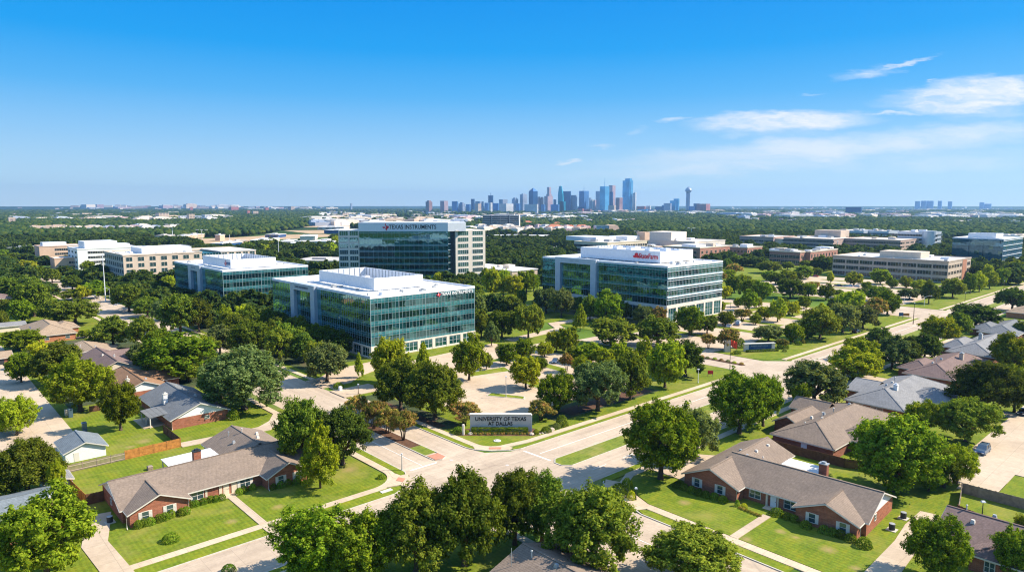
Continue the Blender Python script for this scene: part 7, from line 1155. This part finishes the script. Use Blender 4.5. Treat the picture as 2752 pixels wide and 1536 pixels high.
# cars
def car_meshes(paint, suv):
    L, W_, hb, ht = (4.9, 1.9, 1.0, 1.75) if suv else (4.6, 1.8, .92, 1.42); b = MB(); x0, x1 = -L/2, L/2
    b.frus(x0, x1, -W_/2, W_/2, .32, x0 + .02, x1 - .05, -W_/2 + .02, W_/2 - .02, .68); b.frus(x0 + .02, x1 - .05, -W_/2 + .02, W_/2 - .02, .68, x0 + .12, x1 - .25, -W_/2 + .1, W_/2 - .1, hb)
    c0, c1 = (-L*.47, L*.2) if suv else (-L*.36, L*.18); t0, t1 = (-L*.43, L*.06) if suv else (-L*.22, L*.04); g = MB(); g.frus(c0, c1, -W_/2 + .13, W_/2 - .13, hb, t0, t1, -W_/2 + .28, W_/2 - .28, ht - .06)
    b.frus(t0 - .02, t1 + .02, -W_/2 + .26, W_/2 - .26, ht - .065, t0 + .1, t1 - .1, -W_/2 + .34, W_/2 - .34, ht)
    for s in (-1, 1):
        for a, q in ((c0, t0), (c1, t1), ((c0 + c1) / 2, (t0 + t1) / 2)): b.beam((a, s * (W_/2 - .12), hb), (q, s * (W_/2 - .27), ht - .05), .07, .09)
    me = b.mesh('body', [M[paint]]); ge = g.mesh('windows', [M['glass_car']]); wh = MB(); wh.lathe([(.2, -.11), (.33, -.1), (.33, .1), (.2, .11)], 0, 0, 16); wh.v = [(x, z, y) for x, y, z in wh.v]; rim = MB(); rim.lathe([(.19, -.125), (.19, .125)], 0, 0, 12); rim.v = [(x, z, y) for x, y, z in rim.v]
    hl = MB(); hl.box(-.05, .05, -.22, .22, -.07, .07); gr = MB(); gr.box(-.03, .04, -.5, .5, -.12, .12)
    return dict(L=L, W=W_, body=me, glass=ge, wheel=wh.mesh('wheel', [M['tyre']]), rim=rim.mesh('rim', [M['grey_metal']]), hl=hl.mesh('headlight', [M['lamp_glass']]), gr=gr.mesh('grille', [M['dark_metal']]), tl=hl.mesh('tail_light', [M['letter_red']]))
CM = {}
def car(X, Y, rot, paint, label, suv=False, group=None, z=.15):
    k = (paint, suv); CM.setdefault(k, None); CM[k] = CM[k] or car_meshes(paint, suv); m = CM[k]; r = T('parked_car', label, 'car', X, Y, z, rot, group); link('body', m['body'], r); link('windows', m['glass'], r); L, W_ = m['L'], m['W']
    for sx_ in (-L * .31, L * .31):
        for sy_ in (-W_/2 + .1, W_/2 - .1): o = link('wheel', m['wheel'], r, (sx_, sy_, .33)); link('rim', m['rim'], o)
    for s in (-1, 1): link('headlight', m['hl'], r, (L/2 - .03, s * (W_/2 - .38), .66)); link('tail_light', m['tl'], r, (-L/2 + .04, s * (W_/2 - .35), .72))
    link('grille', m['gr'], r, (L/2 + .0, 0, .52))
X, Y = G(14, 835, 490); car(X, Y - .5, R(180), 'car_blue', 'blue-grey sport utility car parked on the back street under the tree', True)
X, Y = G(2, 1790, 170); car(X, Y, R(215), 'car_blue', 'small blue car parked in the car park under yellow-green trees')
for c, x, y, p, lab, a in ((7, 1895, 920, 'car_silver', 'silver car parked right of the banded office, nearer one', 20), (7, 1965, 893, 'car_white', 'white car parked right of the banded office under a tree', 200), (8, 90, 905, 'car_blue', 'blue car parked furthest left in the right-hand car park', 30), (8, 870, 603, 'car_dark', 'dark car parked before the tan office', 90), (8, 960, 606, 'car_white', 'white car parked before the tan office', 90), (8, 1010, 608, 'car_silver', 'silver car parked beside the white one before the tan office', 90), (8, 690, 530, 'car_red', 'reddish car parked left of the tan office', 90), (8, 260, 880, 'car_white', 'white car under the yellow-green car park trees', 30), (5, 125, 690, 'car_white', 'white car driving on the far left road', 90), (7, 30, 730, 'car_dark', 'dark car parked right of the tall tower', 0), (8, 1010, 960, 'car_dark', 'dark car in tree shade beside the right-hand pavement', 0), (14, 1180, 190, 'car_dark', 'dark car at the right edge of the back street', 180), (24, 2000, 735, 'car_dark', 'dark car on the parking deck roof', 0)):
    X, Y = G(c, x, y, 7.2 if 'deck' in lab else 0); car(X, Y, R(a), p, lab, False, None, 7.3 if 'deck' in lab else .15)
x, y = G(2, 765, 950); b = MB(); b.box(-1.1, 1.1, -.45, .45, 0, .12); b.lathe([(.32, .12), (.32, .15)], -.3, 0, 14); o = b.build('storm_drain', M['white_trim']); o.location = (x, y, .1); tag(o, 'pale concrete storm drain lid in the verge at the junction corner', 'drain cover')
for c, x, y, lab in ((2, 1160, 760, 'dark manhole cover in the middle of the junction'), (2, 1500, 790, 'dark manhole cover right of the junction centre'), (3, 130, 720, 'dark manhole cover in the right-hand lane beside the grassy divider')):
    X, Y = G(c, x, y); b = MB(); b.lathe([(.36, 0), (.36, .02)], 0, 0, 16); o = b.build('manhole_cover', M['grey_concrete']); o.location = (X, Y, .03); tag(o, lab, 'manhole cover')
# air
hz = MB(); hz.box(-400, 9500, -400, 9500, -1.5, 275); m = bpy.data.materials.new('haze'); m.use_nodes = True; ns_, ls_ = m.node_tree.nodes, m.node_tree.links; ns_.remove(ns_['Principled BSDF']); pv = ns_.new('ShaderNodeVolumePrincipled'); pv.inputs['Color'].default_value = (.34, .62, 1, 1); pv.inputs['Density'].default_value = 0.000068; pv.inputs['Anisotropy'].default_value = 0.35
ls_.new(pv.outputs[0], [n for n in ns_ if n.type == 'OUTPUT_MATERIAL'][0].inputs['Volume'])
USE_HAZE = True
if USE_HAZE: o = hz.build('haze', m); o['kind'] = 'stuff'
